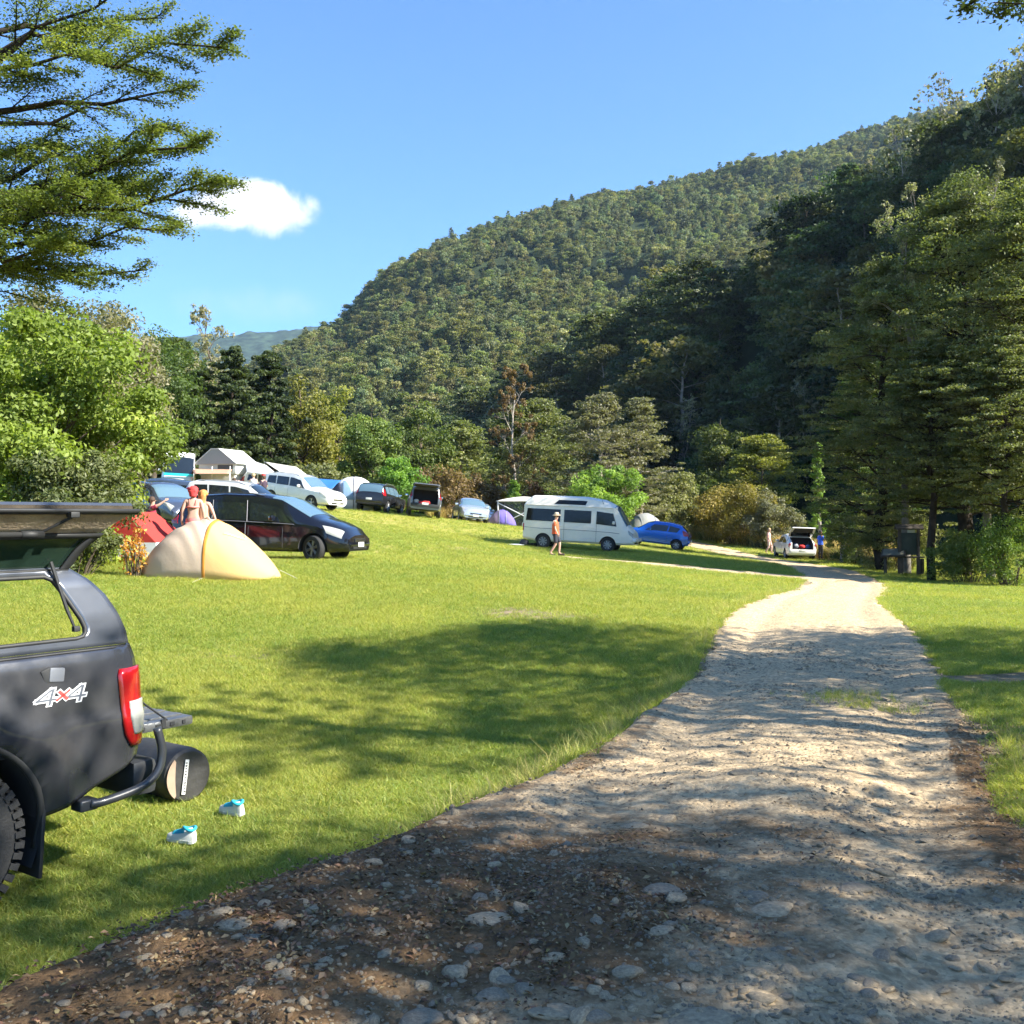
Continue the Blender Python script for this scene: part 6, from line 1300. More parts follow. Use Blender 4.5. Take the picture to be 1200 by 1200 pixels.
# --- left, behind the camp
tree('broadleaf_tree','big bright green leafy tree bulging over the dark pickup, glossy pale leaves','tree',58,350,640,21,248,'broad','bright',101,60000,.11,.0,asp=.55,detail=1.6)
tree('broadleaf_tree','dull olive tree crown rising behind the big bright green tree','tree',40,318,600,31,240,'broad','olive',102,45000,.13,.1,detail=1.5)
tree('broadleaf_tree','grey green tree with rounded top right of the dull olive crown','tree',128,345,600,36,120,'broad','grey',103,26000,.13,.1,detail=1.2)
tree('wild_shrub','tangled shrub with reddish twigs under the bright green tree','shrub',80,520,640,19.4,150,'shrub','olive',104,20000,.09,.0,asp=.4)
tree('wild_shrub','small shrub with orange red leaves beside the red tent','shrub',157,617,652,19.6,30,'shrub','rust',105,600,.07,.0)
tree('leafy_tree','mid green tree behind the blue striped van, broad crown','tree',178,377,575,66,110,'broad','mid',106,16000,.24,.1)
tree('bare_tree','tree with bare grey twigs poking above the wood left of the far ridge','tree',244,372,560,80,80,'bare','grey',107,4000,.2,.3)
tree('conifer_tree','tall dark conifer behind the pop up camper, left of a close pair','tree',228,425,585,70,86,'conifer','dark',108,20000,.24,.06,BARKD)
tree('conifer_tree','tallest dark layered conifer right behind the pop up camper','tree',272,398,590,71,92,'conifer','dark',109,22000,.24,.08,BARKD)
tree('conifer_tree','dark conifer to the right of the tallest one, leaning crown','tree',316,402,590,73,84,'conifer','dark',110,20000,.24,.06,BARKD)
tree('leafy_tree','mixed green tree with pale upper branches behind the dark conifers','tree',205,392,560,86,110,'beech','mid',111,16000,.28,.1)
tree('leafy_tree','olive green tree behind the cream tarpaulin','tree',352,430,590,76,84,'broad','yellowish',112,16000,.25,.05)
tree('leafy_tree','yellow green tree with sunlit top above the blue tarpaulin tent','tree',395,452,590,82,86,'broad','yellowish',113,16000,.26,.05)
tree('leafy_tree','rounded fresh green tree behind the big dome tent','tree',436,478,598,70,74,'broad','mid',114,20000,.20,.0)
tree('wild_shrub','tawny brown shrub behind the big dome tent','shrub',372,540,590,66,80,'shrub','olive',115,8000,.2,.0)
tree('wild_shrub','green shrub between the dark four wheel drive and the open boot car','shrub',470,535,604,68,62,'shrub','bright',116,8000,.2,.0)
tree('wild_shrub','large brown and tan shrub left of the silver sedan','shrub',520,543,612,72,74,'shrub','brown',117,9000,.2,.0)
tree('wild_shrub','reddish brown shrub above the silver sedan','shrub',562,552,612,78,52,'shrub','brown',118,7000,.2,.0)
tree('wild_shrub','rusty orange bush above the mesh shelter','shrub',625,560,612,74,26,'broad','brown',119,5000,.16,.0)
tree('wild_shrub','light green feathery sapling left of the rusty orange bush','shrub',603,563,618,71,30,'column','bright',120,4000,.16,.0)
tree('leafy_tree','green tree in the gap behind the open boot car','tree',490,462,600,88,90,'broad','mid',121,16000,.27,.05)
tree('leafy_tree','olive tree with light tips left of the grey bare tree','tree',540,492,600,90,70,'beech','olive',122,14000,.27,.05)
tree('bare_tree','grey dying tree with a pointed bare top behind the mesh shelter','tree',601,430,600,78,66,'bare','brown',123,12000,.14,.08,BARKP)
tree('beech_tree','broad olive tree right of the grey dying tree','tree',628,466,605,82,120,'beech','olive',124,30000,.22,.02)
tree('beech_tree','tall pale green tree with a light trunk behind the white van','tree',705,458,612,74,84,'beech','grey',125,26000,.18,.05,BARKP)
tree('beech_tree','pointed pale tree right of the light trunked one','tree',748,462,612,76,66,'beech','grey',126,20000,.18,.02,BARKP)
tree('leafy_tree','round fresh green tree just above the white van roof','tree',712,538,618,66,88,'broad','bright',127,20000,.17,.0)
tree('wild_shrub','olive scrub above the blue hatchback','shrub',786,550,634,78,70,'shrub','olive',128,12000,.2,.0)
tree('wild_shrub','dark green scrub right of the blue hatchback','shrub',822,560,636,84,60,'shrub','mid',129,10000,.2,.0)
tree('leafy_tree','bright topped tree standing against the shaded slope','tree',846,483,610,92,74,'broad','mid',130,18000,.24,.0)
tree('leafy_tree','layered yellow green tree right of the bright topped tree','tree',893,508,620,80,86,'beech','yellowish',131,22000,.19,.0)
tree('wild_shrub','wide pale olive bush behind the pink dressed walker','shrub',868,562,640,76,120,'shrub','yellowish',132,22000,.17,.0)
tree('wild_shrub','rounded pale bush left of the white open hatchback','shrub',905,578,645,72,70,'shrub','grey',133,12000,.15,.0)
tree('young_tree','slim young tree with upright pale shoots behind the open hatchback','tree',960,512,628,64,34,'column','bright',134,6000,.15,.0,BARKP)
# --- right, the tall beeches beside the track
tree('beech_tree','tall dark trunked beech right of the slim young tree, olive tiers','tree',1035,300,668,46,150,'beech','olive',141,66000,.115,.08,BARKD,asp=.6,detail=1.9)
tree('beech_tree','tallest beech near the right edge with layered olive crown','tree',1128,196,680,43,210,'beech','olive',142,84000,.115,.14,BARKD,asp=.6,detail=2.1)
tree('beech_tree','beech at the right edge, crown reaching out of the picture','tree',1222,205,690,39,220,'beech','olive',143,76000,.11,.14,BARKD,asp=.6,detail=2.0)
tree('bare_tree','dead topped grey tree with pale twigs between the tall beeches','tree',1063,236,665,44,100,'bare','grey',144,5200,.10,.50,BARKM)
tree('bare_tree','grey dead limbed tree with thin pale twigs near the right edge of the picture','tree',1162,205,680,41.5,90,'bare','grey',152,4800,.10,.50,BARKM)
tree('beech_tree','shorter dark beech leaning behind the wooden sign','tree',1024,420,662,55,110,'beech','mid',145,60000,.12,.16,BARKD,asp=.6,detail=1.5)
tree('beech_tree','slender beech with two crooked dark stems right of the sign','tree',1092,400,678,40,120,'beech','olive',146,60000,.10,.30,BARKD,asp=.6,detail=1.5)
tree('beech_tree','dark stemmed beech low in the shade at the right edge','tree',1178,400,684,37,130,'beech','olive',147,60000,.10,.30,BARKD,asp=.6,detail=1.5)
tree('wild_shrub','shaded green undergrowth bush at the foot of the beeches','shrub',1132,612,684,38.5,90,'shrub','mid',148,14000,.09,.0)
tree('wild_shrub','shaded bush with light leaves at the right edge','shrub',1185,600,688,36,80,'shrub','bright',149,12000,.08,.0)
tree('wild_shrub','brownish bush behind the wooden sign','shrub',1040,588,668,47,100,'shrub','olive',150,16000,.10,.0)
tree('wild_shrub','dark bush between the sign and the open hatchback','shrub',1000,592,660,54,60,'shrub','mid',151,10000,.12,.0)
# --- beside the camera, outside the frame: the trees whose shade falls across the track
SH='beeches beside the track behind the camera'
def shade_tree(x,y,h,w,seed,share=None,rz=0,bare=.3,nl=6500,lab='tall beech standing beside the near end of the track'):
    z=Hs(x,y)
    if share in TREE_LIB:
        src,h0,w0=TREE_LIB[share]; t=copy_tree(src); t.location=(x,y,z); t.scale=(w/w0,w/w0,h/h0); t.rotation_euler=(0,0,rz); return t
    t=empty('beech_tree',lab,'tree',SH,(x,y,z),rz); T=grow('beech',h,w,seed,nl,.12,.45,.6,(0,0),1.0)
    V,Fq=T.trunk_arrays(); mesh_obj('trunk',np_mesh('trunk',V,Fq),BARKD,t,angle=0); mesh_obj('crown',leaf_mesh('crown',T),LEAF['mid'],t,smooth=False); TREE_LIB[share]=(t,h,w); return t
for (x,y,h,w,rz) in SHADE_TREES if 'SHADE_TREES' in globals() else [(11.2,10.2,9.5,4.0,0),(9.6,8.6,9.4,3.8,2.4),(10.1,5.4,8,3.8,.7),(9.8,1.6,8.5,4.6,3.0),(6.7,1.2,8,4.2,4.1),(10.7,.5,8.5,4.0,1.9),(12.0,6.8,8,3.6,1.1),(12.8,8.7,8,3.6,2.9),(14.2,10.8,8,3.8,5.1)]:
    (shade_tree(x,y,h,w,161,'sparse',rz,nl=3300,lab='open crowned beech beside the near end of the track') if y<6 else shade_tree(x,y,h,w,160,'shade',rz))
# --- the near beech whose limbs reach in at the upper left
def spray_limb(T,p0,p1,sec,width,leaf,n,droop=-.1,thin=1.0,rad=.05,start=.15):
    r=T.r; p0=np.array(p0);p1=np.array(p1); L=np.linalg.norm(p1-p0); ax=(p1-p0)/L
    k=7; P=[p0+(p1-p0)*i/(k-1)+r.normal(0,.03*L,3)*(0<i<k-1) for i in range(k)]; P=np.array(P); T.tube(P,rad,rad*.15,6)
    side=np.cross(ax,[0,0,1]); side/=np.linalg.norm(side)
    for q in range(sec):
        f=start+(1-start)*(q+.5)/sec; i=f*(k-1); j=int(min(i,k-2)); b=P[j]*(1-(i-j))+P[j+1]*(i-j)
        sg=1 if q%2 else -1; l2=width*(1.15-.75*f)*r.uniform(.6,1.15)
        d=ax*r.uniform(.6,1.1)+side*sg*r.uniform(.45,1.0)+np.array([0,0,r.uniform(-.12,.28)])
        p2=T.path(b,d,l2,5,.16,droop); T.tube(p2,rad*.28,rad*.05,4); tone=r.random()
        for e in np.linspace(.15,1,9):
            ii_=e*4; jj=int(min(ii_,3)); b2=p2[jj]*(1-(ii_-jj))+p2[jj+1]*(ii_-jj)
            for s2 in (1,-1):
                d2=(p2[-1]-p2[0])/l2+np.cross((p2[-1]-p2[0])/l2,[0,0,1])*s2*r.uniform(.6,1.2)+np.array([0,0,r.uniform(-.2,.25)])
                l3=l2*.34*(1.15-.6*e)*r.uniform(.6,1.2); p3=T.path(b2,d2,l3,3,.2,0); T.tube(p3,rad*.09,rad*.03,3)
                m=max(3,int(n*1.45*r.uniform(.6,1.3)*thin)); u=r.random(m); 
                pos=p3[0]+(p3[-1]-p3[0])*u[:,None]+r.normal(0,1,(m,3))*[.06,.06,.035]
                nr=r.normal(0,.45,(m,3))+[0,0,1.]; nr/=np.linalg.norm(nr,axis=1)[:,None]
                T.lc.append(pos);T.ln.append(nr);T.ls.append(leaf*r.uniform(.6,1.4,m));T.lt.append(np.clip(tone*.5+.5*r.random(m),0,1))
T=Tree(301); T.asp=.62; dB=13.0; bx,by=(-85-600)/1200*dB,dB; bz=Hs(bx,by)
T.tube([(bx-.2,by,bz-.4),(bx-.1,by,bz+2.5),(bx,by+.1,bz+5),(bx+.1,by,bz+8),(bx,by,bz+12)],.34,.06,12)
def L_(a,b,da,db,**k): spray_limb(T,tuple(at(a[0],a[1],dB+da)),tuple(at(b[0],b[1],dB+db)),**k)
lf=.040
L_((-85,120),(150,-20),0,-.8,sec=9,width=1.05,leaf=lf,n=16)
L_((-85,60),(262,55),0,-.3,sec=16,width=1.25,leaf=lf,n=19,start=.35)
L_((-85,40),(190,20),0,1.0,sec=12,width=1.1,leaf=lf,n=14,start=.2,thin=.7)
L_((-85,125),(225,100),0,.4,sec=12,width=.9,leaf=lf,n=12,thin=.75,rad=.055,start=.2)
L_((-85,150),(120,128),0,-.6,sec=5,width=.7,leaf=lf,n=8,start=.3,thin=.6)
L_((-85,225),(210,150),0,.5,sec=11,width=.9,leaf=lf,n=12,start=.45,thin=.8)
L_((-85,235),(232,172),0,-.4,sec=18,width=1.3,leaf=lf,n=24,rad=.06,start=.05)
L_((-85,262),(255,208),0,.3,sec=19,width=1.35,leaf=lf,n=26,rad=.06,start=.05)
L_((-85,230),(150,225),0,1.2,sec=14,width=1.4,leaf=lf,n=24,start=.1)
L_((-85,262),(120,240),0,-1.2,sec=14,width=1.3,leaf=lf,n=24,start=.1)
L_((-85,290),(200,272),0,-.2,sec=12,width=1.0,leaf=lf,n=16,thin=.9)
L_((-85,305),(172,316),0,.5,sec=10,width=.9,leaf=lf,n=14,thin=.8)
L_((-85,300),(90,318),0,-.5,sec=9,width=.9,leaf=lf,n=18)
L_((-85,330),(70,285),0,-1.0,sec=12,width=1.2,leaf=lf,n=22,start=.1)
L_((-85,190),(60,175),0,.8,sec=10,width=.9,leaf=lf,n=16,start=.1)
L_((-85,95),(110,70),0,-1.0,sec=10,width=1.0,leaf=lf,n=18,start=.1)
nb=empty('beech_tree','near beech whose layered sprays reach in at the upper left against the sky','tree')
V,Fq=T.trunk_arrays(); mesh_obj('trunk',np_mesh('trunk',V,Fq),BARKD,nb,angle=0); mesh_obj('crown',leaf_mesh('crown',T),mat_leaf('near_beech_leaf',(.075,.105,.032),(.14,.175,.05),(.24,.26,.08),transl=.45),nb,smooth=False)
# --- the leafy twig hanging in at the upper right, on a beech just outside the frame
T=Tree(302); T.asp=.45; r=T.r; tx,ty=7.4,6.0; tz=Hs(tx,ty)
T.tube([(tx,ty,tz-.4),(tx+.1,ty,tz+3),(tx,ty+.1,tz+6),(tx+.2,ty,tz+9)],.2,.04,10)
def R_(a,b,da,db,**k): spray_limb(T,tuple(at(a[0],a[1],da)),tuple(at(b[0],b[1],db)),**k)
p0=(tx,ty,tz+4.6)
for (q,dd,w_,n_) in [((1118,-2),8.0,.34,11),((1165,2),7.6,.45,12),((1195,14),8.3,.26,9)]:
    spray_limb(T,p0,tuple(at(q[0],q[1],dd)),8,w_,.05,n_*.6,rad=.03,start=.45)
for q in range(5):
    az=q*1.3+.3; spray_limb(T,(tx,ty,tz+5.2+q*.5),(tx+1.8*math.cos(az)+.8,ty+1.8*math.sin(az)-.6,tz+6+q*.5),8,.7,.06,7,rad=.03)
ob=empty('beech_tree','beech right of the track whose dark leafy twig hangs in at the upper right corner','tree')
V,Fq=T.trunk_arrays(); mesh_obj('trunk',np_mesh('trunk',V,Fq),BARKD,ob,angle=0); mesh_obj('crown',leaf_mesh('crown',T),LEAF['dark'],ob,smooth=False)
# --- wooded slopes: thousands of crowns, nobody could count them
def protos(prefix,specs):
    out=[]
    for i,(kind,h,w,leaf,seed,n,size,bk) in enumerate(specs):
        T=grow(kind,h,w,seed,n,size,.12,.7,(0,0),.45); out.append(joint_proto('%s_%s'%(prefix,'abcdefghijk'[i]),T,LEAF[leaf],bk))
    return out
LEAF['far_a']=mat_leaf('far_leaf_grey_green',(.085,.105,.05),(.15,.175,.085),(.22,.24,.13),objrand=.4)
LEAF['far_b']=mat_leaf('far_leaf_olive',(.10,.115,.045),(.19,.20,.075),(.27,.27,.12),objrand=.4)
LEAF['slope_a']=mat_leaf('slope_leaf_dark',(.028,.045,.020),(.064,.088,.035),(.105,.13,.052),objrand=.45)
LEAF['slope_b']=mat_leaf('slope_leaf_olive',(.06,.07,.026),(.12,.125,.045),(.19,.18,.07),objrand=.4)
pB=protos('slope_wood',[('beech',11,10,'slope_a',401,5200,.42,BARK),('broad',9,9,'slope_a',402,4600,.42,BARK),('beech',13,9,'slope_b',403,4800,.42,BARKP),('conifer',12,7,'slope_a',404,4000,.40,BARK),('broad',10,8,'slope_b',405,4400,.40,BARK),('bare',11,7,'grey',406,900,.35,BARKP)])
pA=protos('far_wood',[('broad',8,8,'far_a',411,1500,.62,BARK),('beech',9.5,8,'far_b',412,1500,.62,BARK),('conifer',10,6,'far_a',413,1200,.60,BARK),('broad',7.5,7,'far_b',414,1300,.60,BARK)])
def scatter_polar(ph0,ph1,r0,r1,sp,seed):
    r=np.random.default_rng(seed); n=int((ph1-ph0)*(r1*r1-r0*r0)/2/(sp*sp)); ph=r.uniform(ph0,ph1,n); rad=np.sqrt(r.uniform(r0*r0,r1*r1,n)); return ph,rad,r
ph,rad,r=scatter_polar(R(-12),R(40),60,330,3.9,51)
z=sample_grid(ph,rad,*B_GRID[:3]); x=rad*np.sin(ph); y=rad*np.cos(ph); g=seg_dist(x,y,FOOT); 
E=hillB(ph,rad)[3]; vis=(g>1.5)&(z>E*rad-TREE_B-26)
dens=np.where(rad<130,1.0,.72); k=vis&(r.random(len(ph))<dens); x,y,z=x[k],y[k],z[k]; n=len(x)
idx=r.choice(6,n,p=[.29,.23,.13,.15,.15,.05]); s=np.clip(r.lognormal(-.16,.26,n),.45,1.3)*np.interp(np.hypot(x,y),[60,120],[.8,1.0])
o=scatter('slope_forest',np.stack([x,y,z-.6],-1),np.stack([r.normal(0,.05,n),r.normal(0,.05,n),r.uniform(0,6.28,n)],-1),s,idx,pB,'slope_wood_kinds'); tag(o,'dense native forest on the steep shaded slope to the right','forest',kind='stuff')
nB=n
ph,rad,r=scatter_polar(R(-28),R(24),170,900,4.05,52)
z=sample_grid(ph,rad,phiA,rA,ZA); x=rad*np.sin(ph); y=rad*np.cos(ph)
pxs=600+1200*np.tan(ph); rcs=np.interp(pxs,[-300,300,450,600,800,1050,1300],[520,520,600,680,760,820,860])
zb=sample_grid(ph,rad*0+1,phis,rs,np.maximum.accumulate(ZB/rs[None,:],axis=1)[:,-1:].repeat(len(rs),1))  # highest elevation of the near hill in this direction
vis=(rad<rcs+18)&((z+16)/rad>zb-.004)
x,y,z=x[vis],y[vis],z[vis]; n=len(x); r2=np.random.default_rng(5)
tone=fbm(x*.012,y*.012,3,90)
idx=np.where(r2.random(n)<.5+.6*tone,r2.choice([1,3,3],n),r2.choice([0,2,0,3],n)); s=np.clip(r2.lognormal(-.50,.22,n),.35,1.0); s=np.stack([s*.86,s*.86,s*1.12],-1)
o=scatter('hill_forest',np.stack([x,y,z-.5],-1),np.stack([r2.normal(0,.07,n),r2.normal(0,.07,n),r2.uniform(0,6.28,n)],-1),s,idx,pA,'far_wood_kinds'); tag(o,'sunlit grey green forest covering the long far hill','forest',kind='stuff')
print('forest instances',nB,n)
# wood filling the back of the field, between the trees one can tell apart
rw=np.random.default_rng(77); P=[];
while len(P)<330:
    px=rw.uniform(-150,1000); d=rw.uniform(92,170); X_=(px-600)/1200*d
    if seg_dist(np.array([X_]),np.array([d]),FOOT)[0]>2 or (px>770 and d<96): continue
    P.append((X_,d,px))
P=np.array(P); n=len(P); z=H(P[:,0],P[:,1]); hs=np.interp(P[:,2],[-150,200,350,560,770,1000],[1.25,1.1,.9,.72,.62,.6])*rw.uniform(.75,1.1,n)*np.interp(P[:,1],[90,170],[.85,1.15])
pM=protos('valley_wood',[('broad',11,9,'mid',421,6000,.36,BARK),('beech',12,9,'olive',422,6000,.36,BARK),('conifer',12,7,'dark',423,5000,.36,BARK),('broad',9,9,'yellowish',424,5600,.34,BARK)])
o=scatter('valley_wood',np.stack([P[:,0],P[:,1],z-.3],-1),np.stack([0*z,0*z,rw.uniform(0,6.28,n)],-1),hs,rw.choice(4,n,p=[.35,.3,.15,.2]),pM,'valley_wood_kinds'); tag(o,'mixed green wood filling the valley behind the camping field','wood',kind='stuff')
# ------------------------------------------------------------------ stones of the track
STONE=[]
SM=[]
for i,(a,b_) in enumerate([((.27,.205,.125),(.44,.345,.215)),((.19,.155,.11),(.33,.27,.185)),((.33,.245,.145),(.53,.40,.245))]):
    m=mat('river_stone_%s'%'abc'[i],tuple((np.array(a)+np.array(b_))/2),rough=.8,var=.3,vscale=9,bump=.5,bscale=22,dirt=((.16,.12,.075),.75)); SM.append(m)
def stone_mesh(seed,m,sub=3):
    r=np.random.default_rng(seed); bm=bmesh.new(); bmesh.ops.create_icosphere(bm,subdivisions=sub,radius=.5); 
    pl=[(Vector(r.normal(size=3)).normalized(),r.uniform(.34,.46)) for _ in range(7)]
    a=r.uniform(0,6,6)
    for v in bm.verts:
        c=v.co.copy(); c*=1+.10*math.sin(3.1*c.x*2+a[0])*math.cos(2.7*c.y*2+a[1])+.07*math.sin(6*c.z+a[2]+5*c.x)
        for n_,d in pl:
            q=c.dot(n_)
            if q>d: c-=n_*(q-d)*.8
        v.co=Vector((c.x,c.y*r.uniform(.999,1.001),c.z))
    me=bpy.data.meshes.new('stone'); bm.to_mesh(me); bm.free(); me.materials.append(m); me.polygons.foreach_set('use_smooth',np.ones(len(me.polygons),bool)); return me
smesh=[stone_mesh(500+i,SM[i%3]) for i in range(9)]
def ray_ground(px,py):
    px=np.atleast_1d(np.asarray(px,float)); py=np.atleast_1d(np.asarray(py,float)); d=(EYE)*1200/(py-HOR)
    for _ in range(7):
        x=(px-600)/1200*d; z=Ht(x,d); d=d+.7*((EYE-z)*1200/(py-HOR)-d)
    x=(px-600)/1200*d; return x,d,Ht(x,d),d
BIG=[(570,1078,64,20,'widest pale flat stone in the middle of the near track',3),(908,1066,62,24,'long pale stone lying flat right of the track centre',3),(735,1138,40,18,'domed pale stone near the bottom of the picture',0),(577,1166,44,22,'flat grey stone with a square edge near the bottom',1),(493,1192,60,20,'big grey stone at the very bottom of the near track',1),(820,1193,90,18,'long low stone at the bottom right of centre',0),(275,1082,50,16,'pale oval stone near the edge of the grass',0),(296,1100,42,16,'blue grey stone just below the pale oval one',1),(650,1125-4,30,14,'small rounded pale stone right of the widest flat stone',2),(776,1100-10,36,14,'pale oval stone above the domed one',2),(884,1060-10,40,16,'grey stone half sunk beside the long pale stone',1),(1000,1040,42,14,'wide grey stone sunk in the right wheel track',1),(775,1042,50,16,'dark angular stone casting a small shadow',1),(260,1068,34,10,'small flat stone left of the pale oval stone',0),(170,1122,26,12,'pale stone on the brown earth at the left',0),(185,1183,30,12,'low stone at the bottom left corner of the track',0),(700,1190,34,16,'greyish stone at the bottom beside the domed stone',1),(1188,712+70,12,8,'white stone on the bare strip at the right edge',2),(868,905,30,8,'thin flat stone in the sunlit bend of the track',0),(745,968,36,8,'pair of pale flat stones merged on the shaded track',2)]
for (px,py,wpx,hpx,lab,mi) in BIG:
    x,y,z,d=[float(q[0]) for q in ray_ground(px,py)]; w_=wpx/1200*d*.92; o=bpy.data.objects.new('stone',smesh[([0,1,2,2][mi%4]+3*(px%3))%9]); COL.objects.link(o)
    hh=max(.025,hpx/1200*d*.55); o.scale=(w_,w_*.75,hh*1.5); o.location=(x,y,z-hh*.12); o.rotation_euler=(0,0,((px*7)%11)*.06-.3); tag(o,lab,'stone')
rs_=np.random.default_rng(66); cnt=0; GS='stones scattered on the gravel track'
cp_=rs_.uniform(60,1190,900); cq_=np.where(rs_.random(900)<.55,rs_.uniform(1000,1198,900),rs_.uniform(880,1198,900)); cx,cy_,cz_,_d=ray_ground(cp_,cq_); cs_=track_sd(cx,cy_)
for x,y,z,sd in zip(cx,cy_,cz_,cs_):
    if sd<.12 or cnt>=210: continue
    o=bpy.data.objects.new('small_stone',smesh[int(rs_.integers(9))]); COL.objects.link(o); s_=float(np.clip(rs_.lognormal(-3.35,.45),.018,.10)); f=rs_.uniform(.35,.6)
    o.scale=(s_*rs_.uniform(.9,1.6),s_,s_*f); o.location=(x,y,z+s_*f*.02); o.rotation_euler=(rs_.normal(0,.12),rs_.normal(0,.12),rs_.uniform(0,6.28)); tag(o,'small worn stone bedded in the gravel track','stone',GS); cnt+=1
# gravel too fine to count
pb=[]
for i in range(6):
    me=stone_mesh(600+i,SM[i%3],1); me.name='pebble'; o=bpy.data.objects.new('pebble_'+'abcdef'[i],me); COL.objects.link(o); pb.append(o)
n0=170000; yy=2.3+ (14-2.3)*rs_.random(n0)**1.7; xx=rs_.uniform(-.62,.62,n0)*yy
sd=track_sd(xx,yy); cl=fbm(xx*1.6,yy*1.6,4,140); k=(sd>.02)&(rs_.random(n0)<np.clip(.40+1.0*cl,.03,1)*(1-.55*np.clip(brownness(xx,yy),0,1))); xx,yy=xx[k],yy[k]; n=len(xx); zz=Ht(xx,yy)
s_=np.clip(rs_.lognormal(-4.65,.58,n),.005,.06)*np.interp(yy,[2.5,8,14],[1,1.1,1.5])
o=scatter('gravel_stones',np.stack([xx,yy,zz],-1),np.stack([rs_.normal(0,.4,n),rs_.normal(0,.4,n),rs_.uniform(0,6.28,n)],-1),np.stack([s_*1.3,s_,s_*.6],-1),rs_.integers(0,6,n),pb,'pebble_kinds'); tag(o,'loose grey gravel and pebbles lying on the track','gravel',kind='stuff')
print('pebbles',n)
# dead leaves and twigs in drifts on the track's shoulders
lp=[]
for i in range(3):
    T=Tree(700+i); T.asp=.5; r=T.r; m=9; T.lc=[r.normal(0,.05,(m,3))*[1,1,.05]+[0,0,.006]]; nn_=r.normal(0,.35,(m,3))+[0,0,1.]; T.ln=[nn_/np.linalg.norm(nn_,axis=1)[:,None]]; T.ls=[r.uniform(.015,.035,m)]; T.lt=[r.random(m)]
    o=mesh_obj('leaf_litter_'+'abc'[i],leaf_mesh('litter',T),mat_leaf('litter_leaf',(.07,.04,.02),(.20,.12,.06),(.34,.24,.12),transl=.1),smooth=False); lp.append(o)
n0=26000; yy=2.4+9*rs_.random(n0)**1.4; xx=rs_.uniform(-.6,.6,n0)*yy; sd=track_sd(xx,yy); br=brownness(xx,yy)+.6*fbm(xx*2,yy*2,3,150); k=(sd>-.25)&(rs_.random(n0)<np.clip(br-.40,0,1)*.55); xx,yy=xx[k],yy[k]; n=len(xx); zz=Ht(xx,yy)
o=scatter('leaf_litter',np.stack([xx,yy,zz+.004],-1),np.stack([0*xx,0*xx,rs_.uniform(0,6.28,n)],-1),rs_.uniform(.6,1.3,n),rs_.integers(0,3,n),lp,'litter_kinds'); tag(o,'brown dead leaves drifted on the shaded track','leaves',kind='stuff')
# ------------------------------------------------------------------ grass
def tuft(name,seed,nb,h,spread,lean,wd,m):
    r=np.random.default_rng(seed); V=[];Fq=[];ti=[]
    for k in range(nb):
        a=r.uniform(0,6.28); rr_=spread*math.sqrt(r.random()); b0=np.array([rr_*math.cos(a),rr_*math.sin(a),-.005]); d=r.normal(0,lean,2); hh=h*r.uniform(.55,1.15); az=r.uniform(0,6.28); w_=wd*r.uniform(.7,1.2); wv=np.array([math.cos(az),math.sin(az),0])*w_/2
        pts=[b0,b0+np.array([d[0]*.35,d[1]*.35,.55])*hh,b0+np.array([d[0]*1.1,d[1]*1.1,.92])*hh]; base=len(V)
        V+= [pts[0]-wv,pts[0]+wv,pts[1]-wv*.8,pts[1]+wv*.8,pts[2]-wv*.12,pts[2]+wv*.12]; Fq+=[(base,base+1,base+3,base+2),(base+2,base+3,base+5,base+4)]; t_=r.random(); ti+=[t_,t_]
    me=np_mesh(name,np.array(V),np.array(Fq)); at_=me.attributes.new('tint','FLOAT','FACE'); at_.data.foreach_set('value',np.array(ti,np.float32)); return mesh_obj(name,me,m,smooth=False)
GR=mat_leaf('grass_blade',(.255,.29,.052),(.42,.41,.09),(.62,.52,.22),transl=.40,rough=.5,objrand=.16)
GRD=mat_leaf('grass_blade_deep',(.165,.232,.042),(.28,.335,.068),(.44,.42,.13),transl=.40,rough=.5,objrand=.16)
tg=[tuft('lawn_tuft_a',801,16,.055,.06,.55,.0045,GR),tuft('lawn_tuft_b',802,16,.045,.06,.75,.0045,GR),tuft('lawn_tuft_c',803,14,.065,.055,.6,.004,GRD),tuft('lawn_tuft_d',804,12,.05,.06,.8,.007,GRD)]
def lawn_points(n0,y0,y1,pw,kmin,kmax,seed):
    r=np.random.default_rng(seed); y=y0+(y1-y0)*r.random(n0)**pw; x=r.uniform(kmin,kmax,n0)*y
    sd=track_sd(x,y); bare=bare_patches(x,y)
    k=(sd<.04+.12*fbm(x*2.3,y*2.3,3,33))&(side_sd(x,y)<-.05)&(spur_sd(x,y)<.0+.1*fbm(x*3,y*3,2,34))&(r.random(n0)>bare*1.08-.12)
    return x[k],y[k],r
xs=[];ys=[];ss=[]
for (n0,y0,y1,pw,sc0,sc1,seed) in [(150000,3.3,11,1.25,.85,1.0,1),(150000,11,24,1.1,1.0,1.4,2),(90000,24,50,1.0,1.5,2.3,3),(30000,50,80,1.0,2.6,3.4,4)]:
    x,y,r=lawn_points(n0,y0,y1,pw,-.60,.60,seed); xs.append(x);ys.append(y);ss.append((sc0+(sc1-sc0)*(y-y0)/(y1-y0))*r.uniform(.7,1.3,len(x)))
x=np.concatenate(xs);y=np.concatenate(ys);s=np.concatenate(ss); n=len(x); z=H(x,y); r=np.random.default_rng(8)
patch=fbm(x*.5,y*.5,3,160); idx=np.where(patch+r.normal(0,.25,n)>.02,r.choice([0,1],n),r.choice([2,3,0],n))
